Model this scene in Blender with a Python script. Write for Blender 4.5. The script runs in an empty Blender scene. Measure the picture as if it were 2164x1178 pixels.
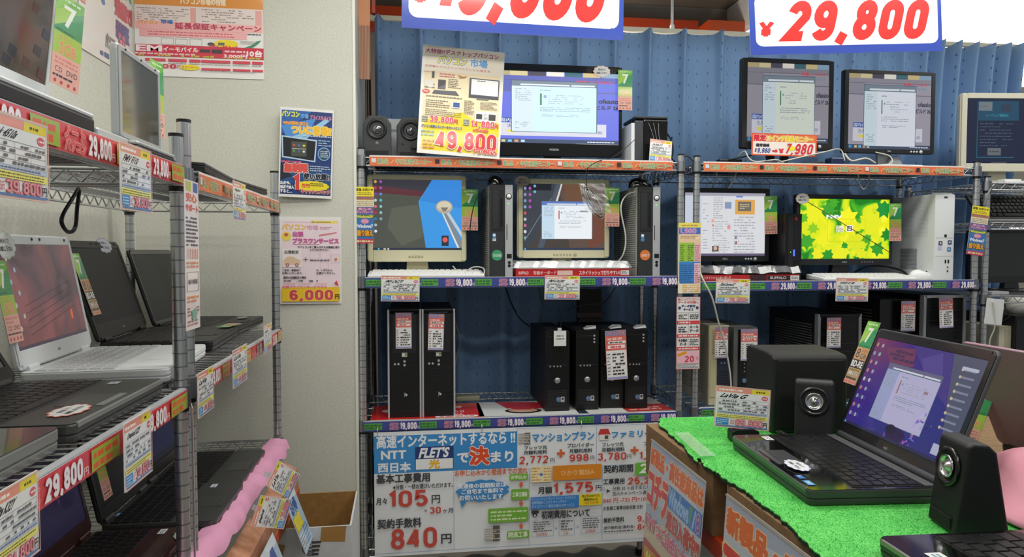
import bpy, math, random
from mathutils import Vector, Matrix, Euler
SC = bpy.context.scene
COL = SC.collection
PI = math.pi
R = math.radians
random.seed(7)

# ---------------------------------------------------------------- camera
F_PX, CXP, CYP = 1470.0, 1082.0, 589.0
YAW, PITCH = R(8.0), math.atan(59 / 1470)
EYE = Vector((0, 0, 1.4))
FW = Vector((math.sin(YAW) * math.cos(PITCH), math.cos(YAW) * math.cos(PITCH), -math.sin(PITCH)))
RT = Vector((math.cos(YAW), -math.sin(YAW), 0))
UP = RT.cross(FW)
cam_data = bpy.data.cameras.new('camera')
cam = bpy.data.objects.new('camera', cam_data)
COL.objects.link(cam)
cam_data.sensor_width = 36
cam_data.lens = 36 * F_PX / 2164
cam_data.clip_start = .02
cam.matrix_world = Matrix((RT, UP, -FW)).transposed().to_4x4()
cam.location = EYE
SC.camera = cam

# ---------------------------------------------------------------- light
w = bpy.data.worlds.new('world'); SC.world = w; w.use_nodes = True
w.node_tree.nodes['Background'].inputs[0].default_value = (.93, .97, 1, 1)
w.node_tree.nodes['Background'].inputs[1].default_value = .23
SC.view_settings.view_transform = 'Standard'
SC.view_settings.look = 'None'
SC.view_settings.gamma = 1
SC.view_settings.use_curve_mapping = False
SC.view_settings.exposure = 0.14
LAMPS = [(-.1, .2, 9), (1.35, .2, 13), (-.15, 1.6, 10), (.55, 2.1, 8.5), (1.75, 2.05, 10), (2.95, 2.05, 9), (1.2, 3.75, 7)]
for lx, ly, pw in LAMPS:
    ld = bpy.data.lights.new('tube_light', 'AREA'); ld.shape = 'RECTANGLE'; ld.size = 1.15; ld.size_y = .22
    ld.energy = pw; ld.color = (1, .985, .93)
    lo = bpy.data.objects.new('tube_light', ld); COL.objects.link(lo); lo.location = (lx, ly, 2.615)

# ---------------------------------------------------------------- picture measuring helpers (points on real planes)
def ray(px, py): return FW + RT * ((px - CXP) / F_PX) - UP * ((py - CYP) / F_PX)
def PY(px, py, Y): r = ray(px, py); return EYE + r * (Y / r.y)
def PX(px, py, X): r = ray(px, py); return EYE + r * (X / r.x)
def PZ(px, py, Z): r = ray(px, py); return EYE + r * ((Z - EYE.z) / r.z)

# ---------------------------------------------------------------- materials
def lin(c):
    c = c.lstrip('#'); c = ''.join(q * 2 for q in c) if len(c) == 3 else c; v = [int(c[i:i + 2], 16) / 255 for i in (0, 2, 4)]
    return tuple((x / 12.92 if x <= .04045 else ((x + .055) / 1.055) ** 2.4) for x in v)
_M = {}
def M(col, rough=.5, metal=0, coat=0, emit=0, alpha=1, trans=0):
    k = (col, rough, metal, coat, emit, alpha, trans)
    if k in _M: return _M[k]
    m = bpy.data.materials.new('m_' + col.lstrip('#')); m.use_nodes = True
    b = m.node_tree.nodes['Principled BSDF']; c = lin(col)
    if emit:
        b.inputs['Base Color'].default_value = (.01, .01, .012, 1)
        b.inputs['Emission Color'].default_value = (*c, 1); b.inputs['Emission Strength'].default_value = emit
    else: b.inputs['Base Color'].default_value = (*c, 1)
    b.inputs['Roughness'].default_value = rough; b.inputs['Metallic'].default_value = metal
    b.inputs['Coat Weight'].default_value = coat; b.inputs['Coat Roughness'].default_value = .06
    b.inputs['Alpha'].default_value = alpha; b.inputs['Transmission Weight'].default_value = trans
    _M[k] = m; return m
def nodes_mat(name, build, rough=.6, coat=0, emit=0):
    m = bpy.data.materials.new(name); m.use_nodes = True; nt = m.node_tree
    b = nt.nodes['Principled BSDF']; b.inputs['Roughness'].default_value = rough; b.inputs['Coat Weight'].default_value = coat
    out = build(nt, b)
    if emit:
        b.inputs['Base Color'].default_value = (.01, .01, .012, 1)
        nt.links.new(out, b.inputs['Emission Color']); b.inputs['Emission Strength'].default_value = emit
    elif out is not None: nt.links.new(out, b.inputs['Base Color'])
    return m
def ramp(nt, fac, stops):
    r = nt.nodes.new('ShaderNodeValToRGB'); e = r.color_ramp.elements
    while len(e) < len(stops): e.new(.5)
    for i, (p, c) in enumerate(stops): e[i].position = p; e[i].color = (*lin(c), 1)
    nt.links.new(fac, r.inputs[0]); return r.outputs[0]
def noise(nt, scale, detail=3, vec=None, coord='Object'):
    n = nt.nodes.new('ShaderNodeTexNoise'); n.inputs['Scale'].default_value = scale; n.inputs['Detail'].default_value = detail
    if vec is None:
        t = nt.nodes.new('ShaderNodeTexCoord'); vec = t.outputs[coord]
    nt.links.new(vec, n.inputs['Vector']); return n.outputs[0]
def bump(nt, b, h, s=.3, d=.001):
    n = nt.nodes.new('ShaderNodeBump'); n.inputs['Strength'].default_value = s; n.inputs['Distance'].default_value = d
    nt.links.new(h, n.inputs['Height']); nt.links.new(n.outputs[0], b.inputs['Normal'])
def speckle(name, c1, c2, scale, rough=.6, bs=.3, bd=.001, coat=0, metal=0):
    def f(nt, b):
        n = noise(nt, scale, 4); bump(nt, b, n, bs, bd); b.inputs['Metallic'].default_value = metal
        return ramp(nt, n, [(.35, c1), (.65, c2)])
    return nodes_mat(name, f, rough, coat)
WALL = speckle('plaster_wallpaper', '#c9c9bd', '#d3d3c8', 160, .75, .35, .002)
FLOOR = speckle('floor_vinyl', '#8d8a80', '#9c998e', 9, .35, .1)
CEIL = speckle('ceiling_board', '#d8d4c8', '#e2dfd4', 40, .8)
CEIL2 = speckle('ceiling_brown', '#6b5f50', '#776a5a', 3, .8)
CARD = speckle('cardboard', '#96703a', '#a47d45', 60, .75)
CARD2 = speckle('cardboard_dull', '#7d6243', '#8c6f4c', 50, .75)
KRAFTW = speckle('white_board', '#c6c8cc', '#cfd1d4', 30, .6)
CHROME = M('#d0d2d4', .25, .9)
CHROMED = M('#8f9398', .3, .9)
BLK = M('#0d0d0f', .42)
BLKG = M('#08080a', .12, coat=.6)
DKG = M('#232427', .5)
CREAM = M('#dcd6b4', .45)
WHT = M('#e8eaec', .4)
SILV = M('#aeb0b4', .35, .5)
def turf_f(nt, b):
    n = noise(nt, 420, 2); n2 = noise(nt, 18, 3); bump(nt, b, n, .6, .003)
    mx = nt.nodes.new('ShaderNodeMath'); mx.operation = 'MULTIPLY_ADD'; mx.inputs[1].default_value = .35
    nt.links.new(n2, mx.inputs[0]); nt.links.new(n, mx.inputs[2])
    return ramp(nt, mx.outputs[0], [(.4, '#2c9a38'), (.6, '#43bb4a'), (.82, '#74dc6c')])
TURF = nodes_mat('artificial_turf', turf_f, .7)
def curtain_f(nt, b):
    t = nt.nodes.new('ShaderNodeTexCoord'); br = nt.nodes.new('ShaderNodeTexBrick')
    mp = nt.nodes.new('ShaderNodeMapping'); nt.links.new(t.outputs['UV'], mp.inputs[0]); nt.links.new(mp.outputs[0], br.inputs[0])
    br.offset = 0; br.inputs['Color1'].default_value = (1, 1, 1, 1); br.inputs['Color2'].default_value = (1, 1, 1, 1)
    sep = nt.nodes.new('ShaderNodeSeparateXYZ'); nt.links.new(t.outputs['UV'], sep.inputs[0])
    def frac(src, per, lo, hi, off=0):
        a = nt.nodes.new('ShaderNodeMath'); a.operation = 'MULTIPLY_ADD'; a.inputs[1].default_value = 1 / per; a.inputs[2].default_value = off
        nt.links.new(src, a.inputs[0]); f = nt.nodes.new('ShaderNodeMath'); f.operation = 'FRACT'; nt.links.new(a.outputs[0], f.inputs[0])
        g = nt.nodes.new('ShaderNodeMath'); g.operation = 'GREATER_THAN'; g.inputs[1].default_value = lo; nt.links.new(f.outputs[0], g.inputs[0])
        l = nt.nodes.new('ShaderNodeMath'); l.operation = 'LESS_THAN'; l.inputs[1].default_value = hi; nt.links.new(f.outputs[0], l.inputs[0])
        m = nt.nodes.new('ShaderNodeMath'); m.operation = 'MULTIPLY'; nt.links.new(g.outputs[0], m.inputs[0]); nt.links.new(l.outputs[0], m.inputs[1]); return m.outputs[0]
    du = frac(sep.outputs[0], .047, .46, .525); dv = frac(sep.outputs[1], .058, .3, .5)
    m = nt.nodes.new('ShaderNodeMath'); m.operation = 'MULTIPLY'; nt.links.new(du, m.inputs[0]); nt.links.new(dv, m.inputs[1])
    return ramp(nt, m.outputs[0], [(.2, '#7fa2cc'), (.6, '#3c5e96')])
CURT = nodes_mat('blue_curtain_cloth', curtain_f, .8)

# ---------------------------------------------------------------- mesh building
def fr_id(): return Matrix.Identity(4)
class MB:
    def __init__(s): s.v = []; s.f = []; s.mi = []; s.sm = []; s.mats = []; s.X = Matrix.Identity(4)
    def m(s, mat):
        if mat not in s.mats: s.mats.append(mat)
        return s.mats.index(mat)
    def add(s, vs, fs, mat, smooth=False):
        b = len(s.v); i = s.m(mat)
        s.v += [tuple(s.X @ Vector(q)) for q in vs]
        for f in fs: s.f.append([b + k for k in f]); s.mi.append(i); s.sm.append(smooth)
        return s
    def box(s, x0, x1, y0, y1, z0, z1, mat):
        vs = [(x, y, z) for x in (x0, x1) for y in (y0, y1) for z in (z0, z1)]
        return s.add(vs, [(0, 1, 3, 2), (4, 6, 7, 5), (0, 4, 5, 1), (2, 3, 7, 6), (0, 2, 6, 4), (1, 5, 7, 3)], mat)
    def prism(s, poly, a0, a1, mat, axis='y', top=None):
        # poly in the two other axes; axis y: (x,z), axis x: (y,z), axis z: (x,y)
        def mk(p, a): return (p[0], a, p[1]) if axis == 'y' else ((a, p[0], p[1]) if axis == 'x' else (p[0], p[1], a))
        n = len(poly); q = top or poly
        vs = [mk(p, a0) for p in poly] + [mk(p, a1) for p in q]
        fs = [list(range(n))[::-1], list(range(n, 2 * n))] + [(i, (i + 1) % n, n + (i + 1) % n, n + i) for i in range(n)]
        return s.add(vs, fs, mat)
    def cyl(s, p0, p1, r0, mat, r1=None, n=16, caps=True, smooth=True):
        p0 = Vector(p0); p1 = Vector(p1); r1 = r0 if r1 is None else r1
        d = (p1 - p0).normalized(); a = d.orthogonal().normalized(); b = d.cross(a)
        vs = []
        for p, r in ((p0, r0), (p1, r1)):
            vs += [p + (a * math.cos(2 * PI * i / n) + b * math.sin(2 * PI * i / n)) * r for i in range(n)]
        s.add(vs, [(i, (i + 1) % n, n + (i + 1) % n, n + i) for i in range(n)], mat, smooth)
        if caps: s.add(vs, [list(range(n))[::-1], list(range(n, 2 * n))], mat)
        return s
    def lathe(s, prof, mat, o=(0, 0, 0), axis='z', n=24, smooth=True):
        # prof: (r, h) along axis ('z' up, 'y' towards -Y)
        vs = []; o = Vector(o)
        for r, h in prof:
            for i in range(n):
                c, q = math.cos(2 * PI * i / n) * r, math.sin(2 * PI * i / n) * r
                vs.append(o + (Vector((c, q, h)) if axis == 'z' else Vector((c, -h, q))))
        k = len(prof); fs = [(j * n + i, j * n + (i + 1) % n, (j + 1) * n + (i + 1) % n, (j + 1) * n + i) for j in range(k - 1) for i in range(n)]
        return s.add(vs, fs, mat, smooth)
    def tube(s, pts, r, mat, n=6, sub=6, closed=False):
        P = [Vector(p) for p in pts]
        if sub > 1 and len(P) > 2:
            Q = []; L = len(P)
            rng = range(L if closed else L - 1)
            for i in rng:
                p0 = P[(i - 1) % L] if (i or closed) else P[0]; p1 = P[i]; p2 = P[(i + 1) % L]; p3 = P[(i + 2) % L] if (closed or i + 2 < L) else P[-1]
                for k in range(sub):
                    t = k / sub
                    Q.append(.5 * ((2 * p1) + (p2 - p0) * t + (2 * p0 - 5 * p1 + 4 * p2 - p3) * t * t + (-p0 + 3 * p1 - 3 * p2 + p3) * t ** 3))
            if not closed: Q.append(P[-1])
            P = Q
        vs = []; a = None; L = len(P)
        for i, p in enumerate(P):
            d = (P[min(i + 1, L - 1)] - P[max(i - 1, 0)])
            d = d.normalized() if d.length > 1e-9 else Vector((0, 0, 1))
            if a is None: a = d.orthogonal().normalized()
            a = (a - d * a.dot(d)); a = a.normalized() if a.length > 1e-6 else d.orthogonal().normalized()
            b = d.cross(a)
            vs += [p + (a * math.cos(2 * PI * j / n) + b * math.sin(2 * PI * j / n)) * r for j in range(n)]
        fs = [(i * n + j, i * n + (j + 1) % n, (i + 1) * n + (j + 1) % n, (i + 1) * n + j) for i in range(L - 1) for j in range(n)]
        if closed: fs += [((L - 1) * n + j, (L - 1) * n + (j + 1) % n, (j + 1) % n, j) for j in range(n)]
        else: fs += [list(range(n))[::-1], list(range((L - 1) * n, L * n))]
        return s.add(vs, fs, mat, True)
    def make(s, name, parent=None, loc=None, rot=None, bevel=0, seg=2):
        me = bpy.data.meshes.new(name); me.from_pydata(s.v, [], s.f)
        for m in s.mats: me.materials.append(m)
        me.polygons.foreach_set('material_index', s.mi); me.polygons.foreach_set('use_smooth', s.sm)
        me.update(); o = bpy.data.objects.new(name, me); COL.objects.link(o)
        if parent: o.parent = parent
        if loc is not None: o.location = loc
        if rot is not None: o.rotation_euler = rot
        if bevel:
            b = o.modifiers.new('bevel', 'BEVEL'); b.width = bevel; b.segments = seg; b.limit_method = 'ANGLE'; b.angle_limit = R(40)
        return o
def rr(x0, z0, x1, z1, r, n=5):
    p = []
    for cx, cz, a in ((x1 - r, z1 - r, 0), (x0 + r, z1 - r, 90), (x0 + r, z0 + r, 180), (x1 - r, z0 + r, 270)):
        for i in range(n + 1): t = R(a + 90 * i / n); p.append((cx + r * math.cos(t), cz + r * math.sin(t)))
    return p
def tag(o, label, cat, group=None, kind=None):
    if label: o['label'] = label
    if cat: o['category'] = cat
    if group: o['group'] = group
    if kind: o['kind'] = kind
    return o
def thing(name, label, cat, loc=(0, 0, 0), rz=0, group=None, rx=0, ry=0):
    o = bpy.data.objects.new(name, None); COL.objects.link(o); o.location = loc; o.rotation_euler = (rx, ry, rz)
    o.empty_display_size = .05
    return tag(o, label, cat, group)
def kids(o): return [c for c in bpy.data.objects if c.parent == o]
def dup(root, loc, rz=None, label=None, group=None, rot=None):
    def cp(o, par):
        c = o.copy(); COL.objects.link(c)
        if par: c.parent = par
        for k in kids(o): cp(k, c)
        return c
    r = cp(root, None); r.location = loc
    if rz is not None: r.rotation_euler = (r.rotation_euler[0], r.rotation_euler[1], rz)
    if rot: r.rotation_euler = rot
    if label: r['label'] = label
    if group: r['group'] = group
    return r
def struct(mb, name): return tag(mb.make(name), None, None, kind='structure')

# ---------------------------------------------------------------- lettering
_G = {}
_tc = bpy.data.curves.new('glyphs', 'FONT'); _to = bpy.data.objects.new('glyphs', _tc); COL.objects.link(_to)
_tc.resolution_u = 2
def glyph(s, thin=0):
    k = (s, thin)
    if k in _G: return _G[k]
    _tc.body = s; _tc.offset = thin; _tc.resolution_u = 4 if s.isascii() and len(s) < 8 else 2
    bpy.context.view_layer.update()
    me = bpy.data.meshes.new_from_object(_to.evaluated_get(bpy.context.evaluated_depsgraph_get()))
    vs = [(v.co.x, v.co.y) for v in me.vertices]; fs = [tuple(p.vertices) for p in me.polygons]
    bpy.data.meshes.remove(me)
    if not vs: vs = [(0, 0)]
    xs = [v[0] for v in vs]; ys = [v[1] for v in vs]
    _G[k] = (vs, fs, min(xs), max(xs), min(ys), max(ys)); return _G[k]

def _arc(cx, cy, rx, ry, a0, a1, n=10): return [(cx + rx * math.cos(R(a0 + (a1 - a0) * i / n)), cy + ry * math.sin(R(a0 + (a1 - a0) * i / n))) for i in range(n + 1)]
def _digit(ch, w):
    h = w / 2; q = min(h, .3)
    if ch == '0': return [(_arc(h, 1 - q, h, q, 0, 180) + _arc(h, q, h, q, 180, 360), True)]
    if ch == '1': return [([(h * .25, .8), (h * 1.05, 1), (h * 1.05, 0)], False)]
    if ch == '2': return [(_arc(h, .72, h, .28, 170, -20) + [(0, 0), (w, 0)], False)]
    if ch == '3': return [(_arc(h, .76, h * .92, .24, 160, -75), False), (_arc(h, .27, h, .27, 80, -160), False)]
    if ch == '4': return [([(w * .74, 0), (w * .74, 1)], False), ([(w * .74, 1), (0, .27), (w, .27)], False)]
    if ch == '5': return [([(w * .95, 1), (w * .12, 1), (w * .05, .52)] + _arc(h, .31, h, .31, 130, -150), False)]
    if ch == '6': return [(_arc(h, .72, h, .28, 25, 180) + [(0, .3)], False), (_arc(h, .29, h, .29, 0, 360, 18)[:-1], True)]
    if ch == '9': return [([(w - x, 1 - y) for x, y in p], c) for p, c in _digit('6', w)]
    if ch == '7': return [([(0, 1), (w, 1), (w * .35, 0)], False)]
    if ch == '8': return [(_arc(h, .765, h * .86, .235, 0, 360, 18)[:-1], True), (_arc(h, .265, h, .265, 0, 360, 18)[:-1], True)]
    if ch == ',': return [([(.1, .08), (-.05, -.27)], False)]
    if ch == '¥': return [([(0, 1), (h, .5), (w, 1)], False), ([(h, .5), (h, 0)], False), ([(.04, .42), (w - .04, .42)], False), ([(.04, .2), (w - .04, .2)], False)]
    return []
def numerals(s, t, w=.5, gap=None):
    vs = []; fs = []; x0 = 0; gap = gap or .30; lay = 0
    for ch in s:
        cw = .1 if ch == ',' else (w * .55 if ch == '1' else w)
        for P, cl in _digit(ch, w):
            n = len(P); b = len(vs); lay = (lay + 1) % 5
            for i, (x, y) in enumerate(P):
                pr = P[i - 1] if (i or cl) else P[0]; nx = P[(i + 1) % n] if (cl or i < n - 1) else P[-1]
                def un(a, c): L = math.hypot(c[0] - a[0], c[1] - a[1]); return ((c[0] - a[0]) / L, (c[1] - a[1]) / L) if L > 1e-9 else None
                d1 = un(pr, (x, y)); d2 = un((x, y), nx); d1 = d1 or d2; d2 = d2 or d1
                mx, my = d1[0] + d2[0], d1[1] + d2[1]; L = math.hypot(mx, my) or 1; mx /= L; my /= L
                k = 1 / max(.45, mx * d2[0] + my * d2[1]); ex = 0
                hx = t / 2 * k; vs.append((x0 + x - my * hx, y + mx * hx, lay)); vs.append((x0 + x + my * hx, y - mx * hx, lay))
            for i in range(n if cl else n - 1): j = (i + 1) % n; fs.append((b + 2 * i, b + 2 * i + 1, b + 2 * j + 1, b + 2 * j))
        x0 += cw + gap
    return vs, fs
EPS = .00004
class Sheet:
    """a printed sheet; u to the right, v down, W x H drawing units over w x h metres; faces local -Y; origin at its centre"""
    def __init__(s, W, H, w, h, mode='P', k=.9):
        s.W, s.H, s.w, s.h, s.mode, s.k = W, H, w, h, mode, k
        s.mb = MB(); s.n = 0; s.off = 0
    def mat(s, c):
        if not isinstance(c, str): return c
        if s.mode == 'P': return M(c, .6)
        if s.mode == 'L': return M(c, .35, coat=.5)
        if s.mode == 'D': return M(c, .5)
        if s.mode == 'G': return M(c, .2, coat=1)
        return M(c, .25, emit=s.k)
    def xy(s, u, v): return ((u / s.W - .5) * s.w, (.5 - v / s.H) * s.h)
    def lay(s, polys, c, quads=None):
        s.n += 1; y = -s.n * EPS - s.off
        vs = []; fs = []
        for p in polys:
            b = len(vs); vs += [(a, y, q) for a, q in (s.xy(*t) for t in p)]; fs.append(list(range(b, b + len(p))))
        s.mb.add(vs, fs, s.mat(c)); return s
    def p(s, pts, c): return s.lay([pts], c)
    def r(s, u0, v0, u1, v1, c, rad=0):
        if rad: return s.lay([rr(u0, v0, u1, v1, rad, 4)], c)
        return s.lay([[(u0, v0), (u0, v1), (u1, v1), (u1, v0)]], c)
    def fr(s, u0, v0, u1, v1, t, c):
        return s.lay([[(a, b), (a, d), (e, d), (e, b)] for a, b, e, d in ((u0, v0, u1, v0 + t), (u0, v1 - t, u1, v1), (u0, v0 + t, u0 + t, v1 - t), (u1 - t, v0 + t, u1, v1 - t))], c)
    def e(s, cu, cv, ru, rv, c, n=22): return s.lay([[(cu + ru * math.cos(2 * PI * i / n), cv - rv * math.sin(2 * PI * i / n)) for i in range(n)]], c)
    def l(s, pts, wd, c):
        q = []
        for (a, b), (d, e) in zip(pts, pts[1:]):
            L = math.hypot(d - a, e - b) or 1; nx, ny = -(e - b) / L * wd / 2, (d - a) / L * wd / 2
            q.append([(a + nx, b + ny), (a - nx, b - ny), (d - nx, e - ny), (d + nx, e + ny)])
        return s.lay(q, c)
    def z(s, u0, v0, u1, v1, rows, c, fill=.55, dens=1.0, cw=None):
        # rows of small print too fine to read
        q = []; rh = (v1 - v0) / rows; cw = cw or rh * .8
        for i in range(rows):
            u = u0; vv = v0 + i * rh + rh * (1 - fill) / 2; end = u1 if random.random() < .6 else u0 + (u1 - u0) * random.uniform(.55, 1)
            while u < end - cw * .5:
                L = min(cw * random.uniform(.5, 2.2), u1 - u)
                if random.random() < dens:
                    a = random.uniform(0, .3) * rh * fill
                    q.append([(u, vv + a), (u, vv + rh * fill), (u + L, vv + rh * fill), (u + L, vv + a * .5)])
                u += L + cw * .35
        return s.lay(q, c) if q else s
    def t(s, txt, u0, v0, u1, v1, c, b=0, out=None, ob=0, sh=0, thin=0, rot=0):
        asc = all(ord(q) < 0x250 for q in txt)
        bs = []
        if all(q in '0123456789,¥' for q in txt):
            t0 = .15 + 1.7 * b / (v1 - v0); gp = .16 + t0 * .9; w_ = .52
            vs, fs = numerals(txt, t0, w_, gp); x0, x1, y1 = min(p[0] for p in vs), max(p[0] for p in vs), 1 + t0 / 2; y0 = -t0 / 2
            if out: bs.append((*numerals(txt, t0 + 2.2 * ob / (v1 - v0), w_, gp), 0, out))
            bs.append((vs, fs, 0, c))
        else: _, _, x0, x1, y0, y1 = glyph(txt, thin)
        for d, col in ((b + ob, out), (b, c)):
            if col is None or (bs and bs[0][2] == 0 and all(q in '0123456789,¥' for q in txt)): continue
            if asc:
                o_ = round(min(.04 if col is c else .06, d * (y1 - y0) / (v1 - v0)) / .005) * .005
                vs, fs = glyph(txt, o_)[:2]; bs.append((vs, fs, 0, col))
            else: vs, fs = glyph(txt, thin)[:2]; bs.append((vs, fs, d, col))
        w0 = (x1 - x0) or 1; h0 = (y1 - y0) or 1
        cu, cv = (u0 + u1) / 2, (v0 + v1) / 2; ca, sa = math.cos(rot), math.sin(rot)
        wu = (u1 - u0) - abs(sh) * (v1 - v0)
        def tr(x, y):
            q = (y - y0) / h0
            u = u0 + (x - x0) / w0 * wu + (sh * q * (v1 - v0) if sh > 0 else -sh * (1 - q) * (v1 - v0)); v = v1 - q * (v1 - v0)
            if rot: du, dv = u - cu, v - cv; u, v = cu + du * ca - dv * sa, cv + du * sa + dv * ca
            return (u, v)
        for vs, fs, d, col in bs:
            base = [(*tr(q[0], q[1]), (q[2] * EPS * .22 if len(q) > 2 else 0)) for q in vs]
            dirs = [(0, 0)] if not d else [(d * math.cos(a), d * math.sin(a)) for a in [i * PI / 4 + PI / 8 for i in range(8)]] + [(0, 0)]
            for du, dv in dirs:
                s.n += .25; y = -s.n * EPS - s.off
                s.mb.add([(a, y - ly, z_) for (a, z_), ly in ((s.xy(u + du, v + dv), ly) for u, v, ly in base)], fs, s.mat(col))
            s.n = math.ceil(s.n + 1.1)
        return s
    def make(s, name, bg, parent=None, thick=.0008, outline=None, loc=None, rot=None, edge=None):
        poly = outline or [(0, 0), (0, s.H), (s.W, s.H), (s.W, 0)]
        s.mb.prism([s.xy(*p) for p in poly], -s.off, thick, s.mat(bg), 'y')
        # printed layers first in file, sheet last: same mesh
        return s.mb.make(name, parent, loc, rot)

# ---------------------------------------------------------------- printed goods
def card_sheet(model, price, w=.145, h=.098, seed=0):
    """laminated price card"""
    S = Sheet(100, 68, w, h, 'L'); random.seed(seed + 11)
    S.r(2, 2, 98, 10, '#f0a08a'); S.r(66, 2, 98, 10, '#f2df3c'); S.z(6, 3.5, 50, 8.5, 1, '#ffffff'); S.z(74, 3.5, 90, 8.5, 1, '#5a5522')
    S.t(model, 8, 12, 60, 19, '#22242c', b=.35, sh=1.2); S.e(90, 15.5, 6, 3.8, '#e06a72'); S.z(86, 14, 95, 17, 1, '#ffffff')
    for v in (21, 26, 31, 36, 41): S.r(5, v, 97, v + .4, '#8b8f98')
    for u in (5, 20, 52, 74, 96.6): S.r(u, 21, u + .4, 41, '#a5a9b0')
    S.z(7, 21.5, 95, 41, 4, '#6d7078', .5, .6); S.r(5, 41.5, 97, 45, '#c3d0e6'); S.z(7, 41.8, 95, 44.6, 1, '#6c7890', .6)
    S.r(3, 46, 97, 52, '#f4ec7c'); S.z(5, 46.5, 93, 51.5, 2, '#6e6836', .5)
    S.r(3, 53, 26, 63, '#3d8fd2'); S.z(5, 54, 24, 62.5, 3, '#d3e6f6', .5)
    S.z(29, 54, 37, 62, 3, '#e08a94', .6)
    S.t(price, 39, 53, 88, 63, '#ffffff', out='#d4525e', ob=.8); S.t(price, 39, 53, 88, 63, '#e8a9b2', b=.1); S.t('円', 89, 55.5, 96, 63, '#333842', b=.2)
    S.r(3, 64, 97, 66, '#5f7fb4'); S.fr(0, 0, 100, 68, 1.2, '#e8b8a8')
    return S
def price_card(model, price, label, loc, rot, w=.145, h=.098, seed=0, group=None, cat='price card'):
    o = card_sheet(model, price, w, h, seed).make('price_card', M('#eef0f0', .35, coat=.5), None, .001, loc=loc, rot=rot)
    return tag(o, label, cat, group)
def seven_sheet(kind=0, w=.055, h=.155):
    S = Sheet(32, 88, w, h, 'L')
    S.r(0, 0, 32, 37, '#6cb845'); S.p([(0, 26), (32, 8), (32, 37), (0, 37)], '#2f9a58'); S.p([(0, 0), (22, 0), (0, 18)], '#8fcf55'); S.p([(0, 18), (14, 8), (20, 20), (0, 33)], '#a6d24b')
    S.z(4, 2, 28, 6, 1, '#d8f0c8'); S.t('7', 9, 9, 23, 31, '#f4faf0', b=.5); S.z(3, 33, 29, 36, 1, '#1f7444')
    if kind == 0:
        S.r(0, 37, 32, 58, '#a9cf46'); S.t('メモリ', 5, 39, 20, 45, '#e8a070'); S.t('2GB', 7, 46, 26, 56, '#e89a62', b=.4, out='#f4f0b0', ob=.4)
        S.r(0, 58, 32, 88, '#f0b4a4'); S.z(3, 60, 29, 68, 2, '#e08c7c', .6); S.t('CD', 4, 70, 12, 75, '#454248'); S.t('DVD', 17, 70, 29, 75, '#454248')
        S.z(2, 77, 30, 80, 1, '#3c3a40', .7)
        for u in (5, 12, 20, 27): S.e(u, 84, 1.5, 1.8, '#c84a4a', 8)
    elif kind == 1:
        S.r(0, 37, 32, 54, '#e09a5c'); S.t('8', 3, 39, 13, 52, '#4a3c3a', b=.4, out='#f2d8b0', ob=.5); S.t('メモリ', 15, 39, 30, 44, '#5a4a44'); S.t('GB', 16, 45, 30, 52, '#5a4038', b=.2, out='#f2d8b0', ob=.4)
        S.r(0, 54, 32, 66, '#3f3c3c'); S.t('BD-RE', 1.5, 56, 30.5, 64, '#f6f4f0', b=.35); S.r(0, 66, 32, 88, '#c8a884'); S.z(3, 66.5, 29, 70, 1, '#8a7c20', .7)
        S.t('搭載モデル', 3, 71, 29, 76, '#f2ece4', b=.2, out='#5a4c44', ob=.3); S.z(2, 78, 30, 82, 1, '#544a48', .8, cw=3); S.r(0, 82.5, 32, 88, '#e8a898')
        for u in range(3, 32, 5): S.e(u, 85.3, 1.3, 1.5, '#d8685c', 8)
    return S
def seven_tag(label, loc, rot, kind=0, w=.055, h=.155, group=None):
    return tag(seven_sheet(kind, w, h).make('spec_tag', M('#e6ece2', .35, coat=.5), None, .0006, loc=loc, rot=rot), label, 'tag', group)
def cloud_poly(n=11, W=40, H=26, a=.12):
    return [(W / 2 + W / 2 * math.cos(t) * (1 - a + a * abs(math.sin(n * t / 2))), H / 2 - H / 2 * math.sin(t) * (1 - a + a * abs(math.sin(n * t / 2)))) for t in [2 * PI * i / 66 for i in range(66)]]
def cloud(label, loc, rot, w=.075, h=.05, tint='#f2f0ee', rim='#e8c8c0', name='cloud_sticker'):
    S = Sheet(40, 26, w, h, 'L'); S.p([(20 + (a - 20) * .92, 13 + (b - 13) * .9) for a, b in cloud_poly()], tint)
    S.t('無料で', 12, 7, 28, 11.5, '#3a3a40', b=.1); S.t('お試し下さい', 8, 14, 32, 18.5, '#33343a', b=.2)
    return tag(S.make(name, M(rim, .4, coat=.4), None, .0006, outline=cloud_poly(), loc=loc, rot=rot), label, 'sticker')
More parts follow.
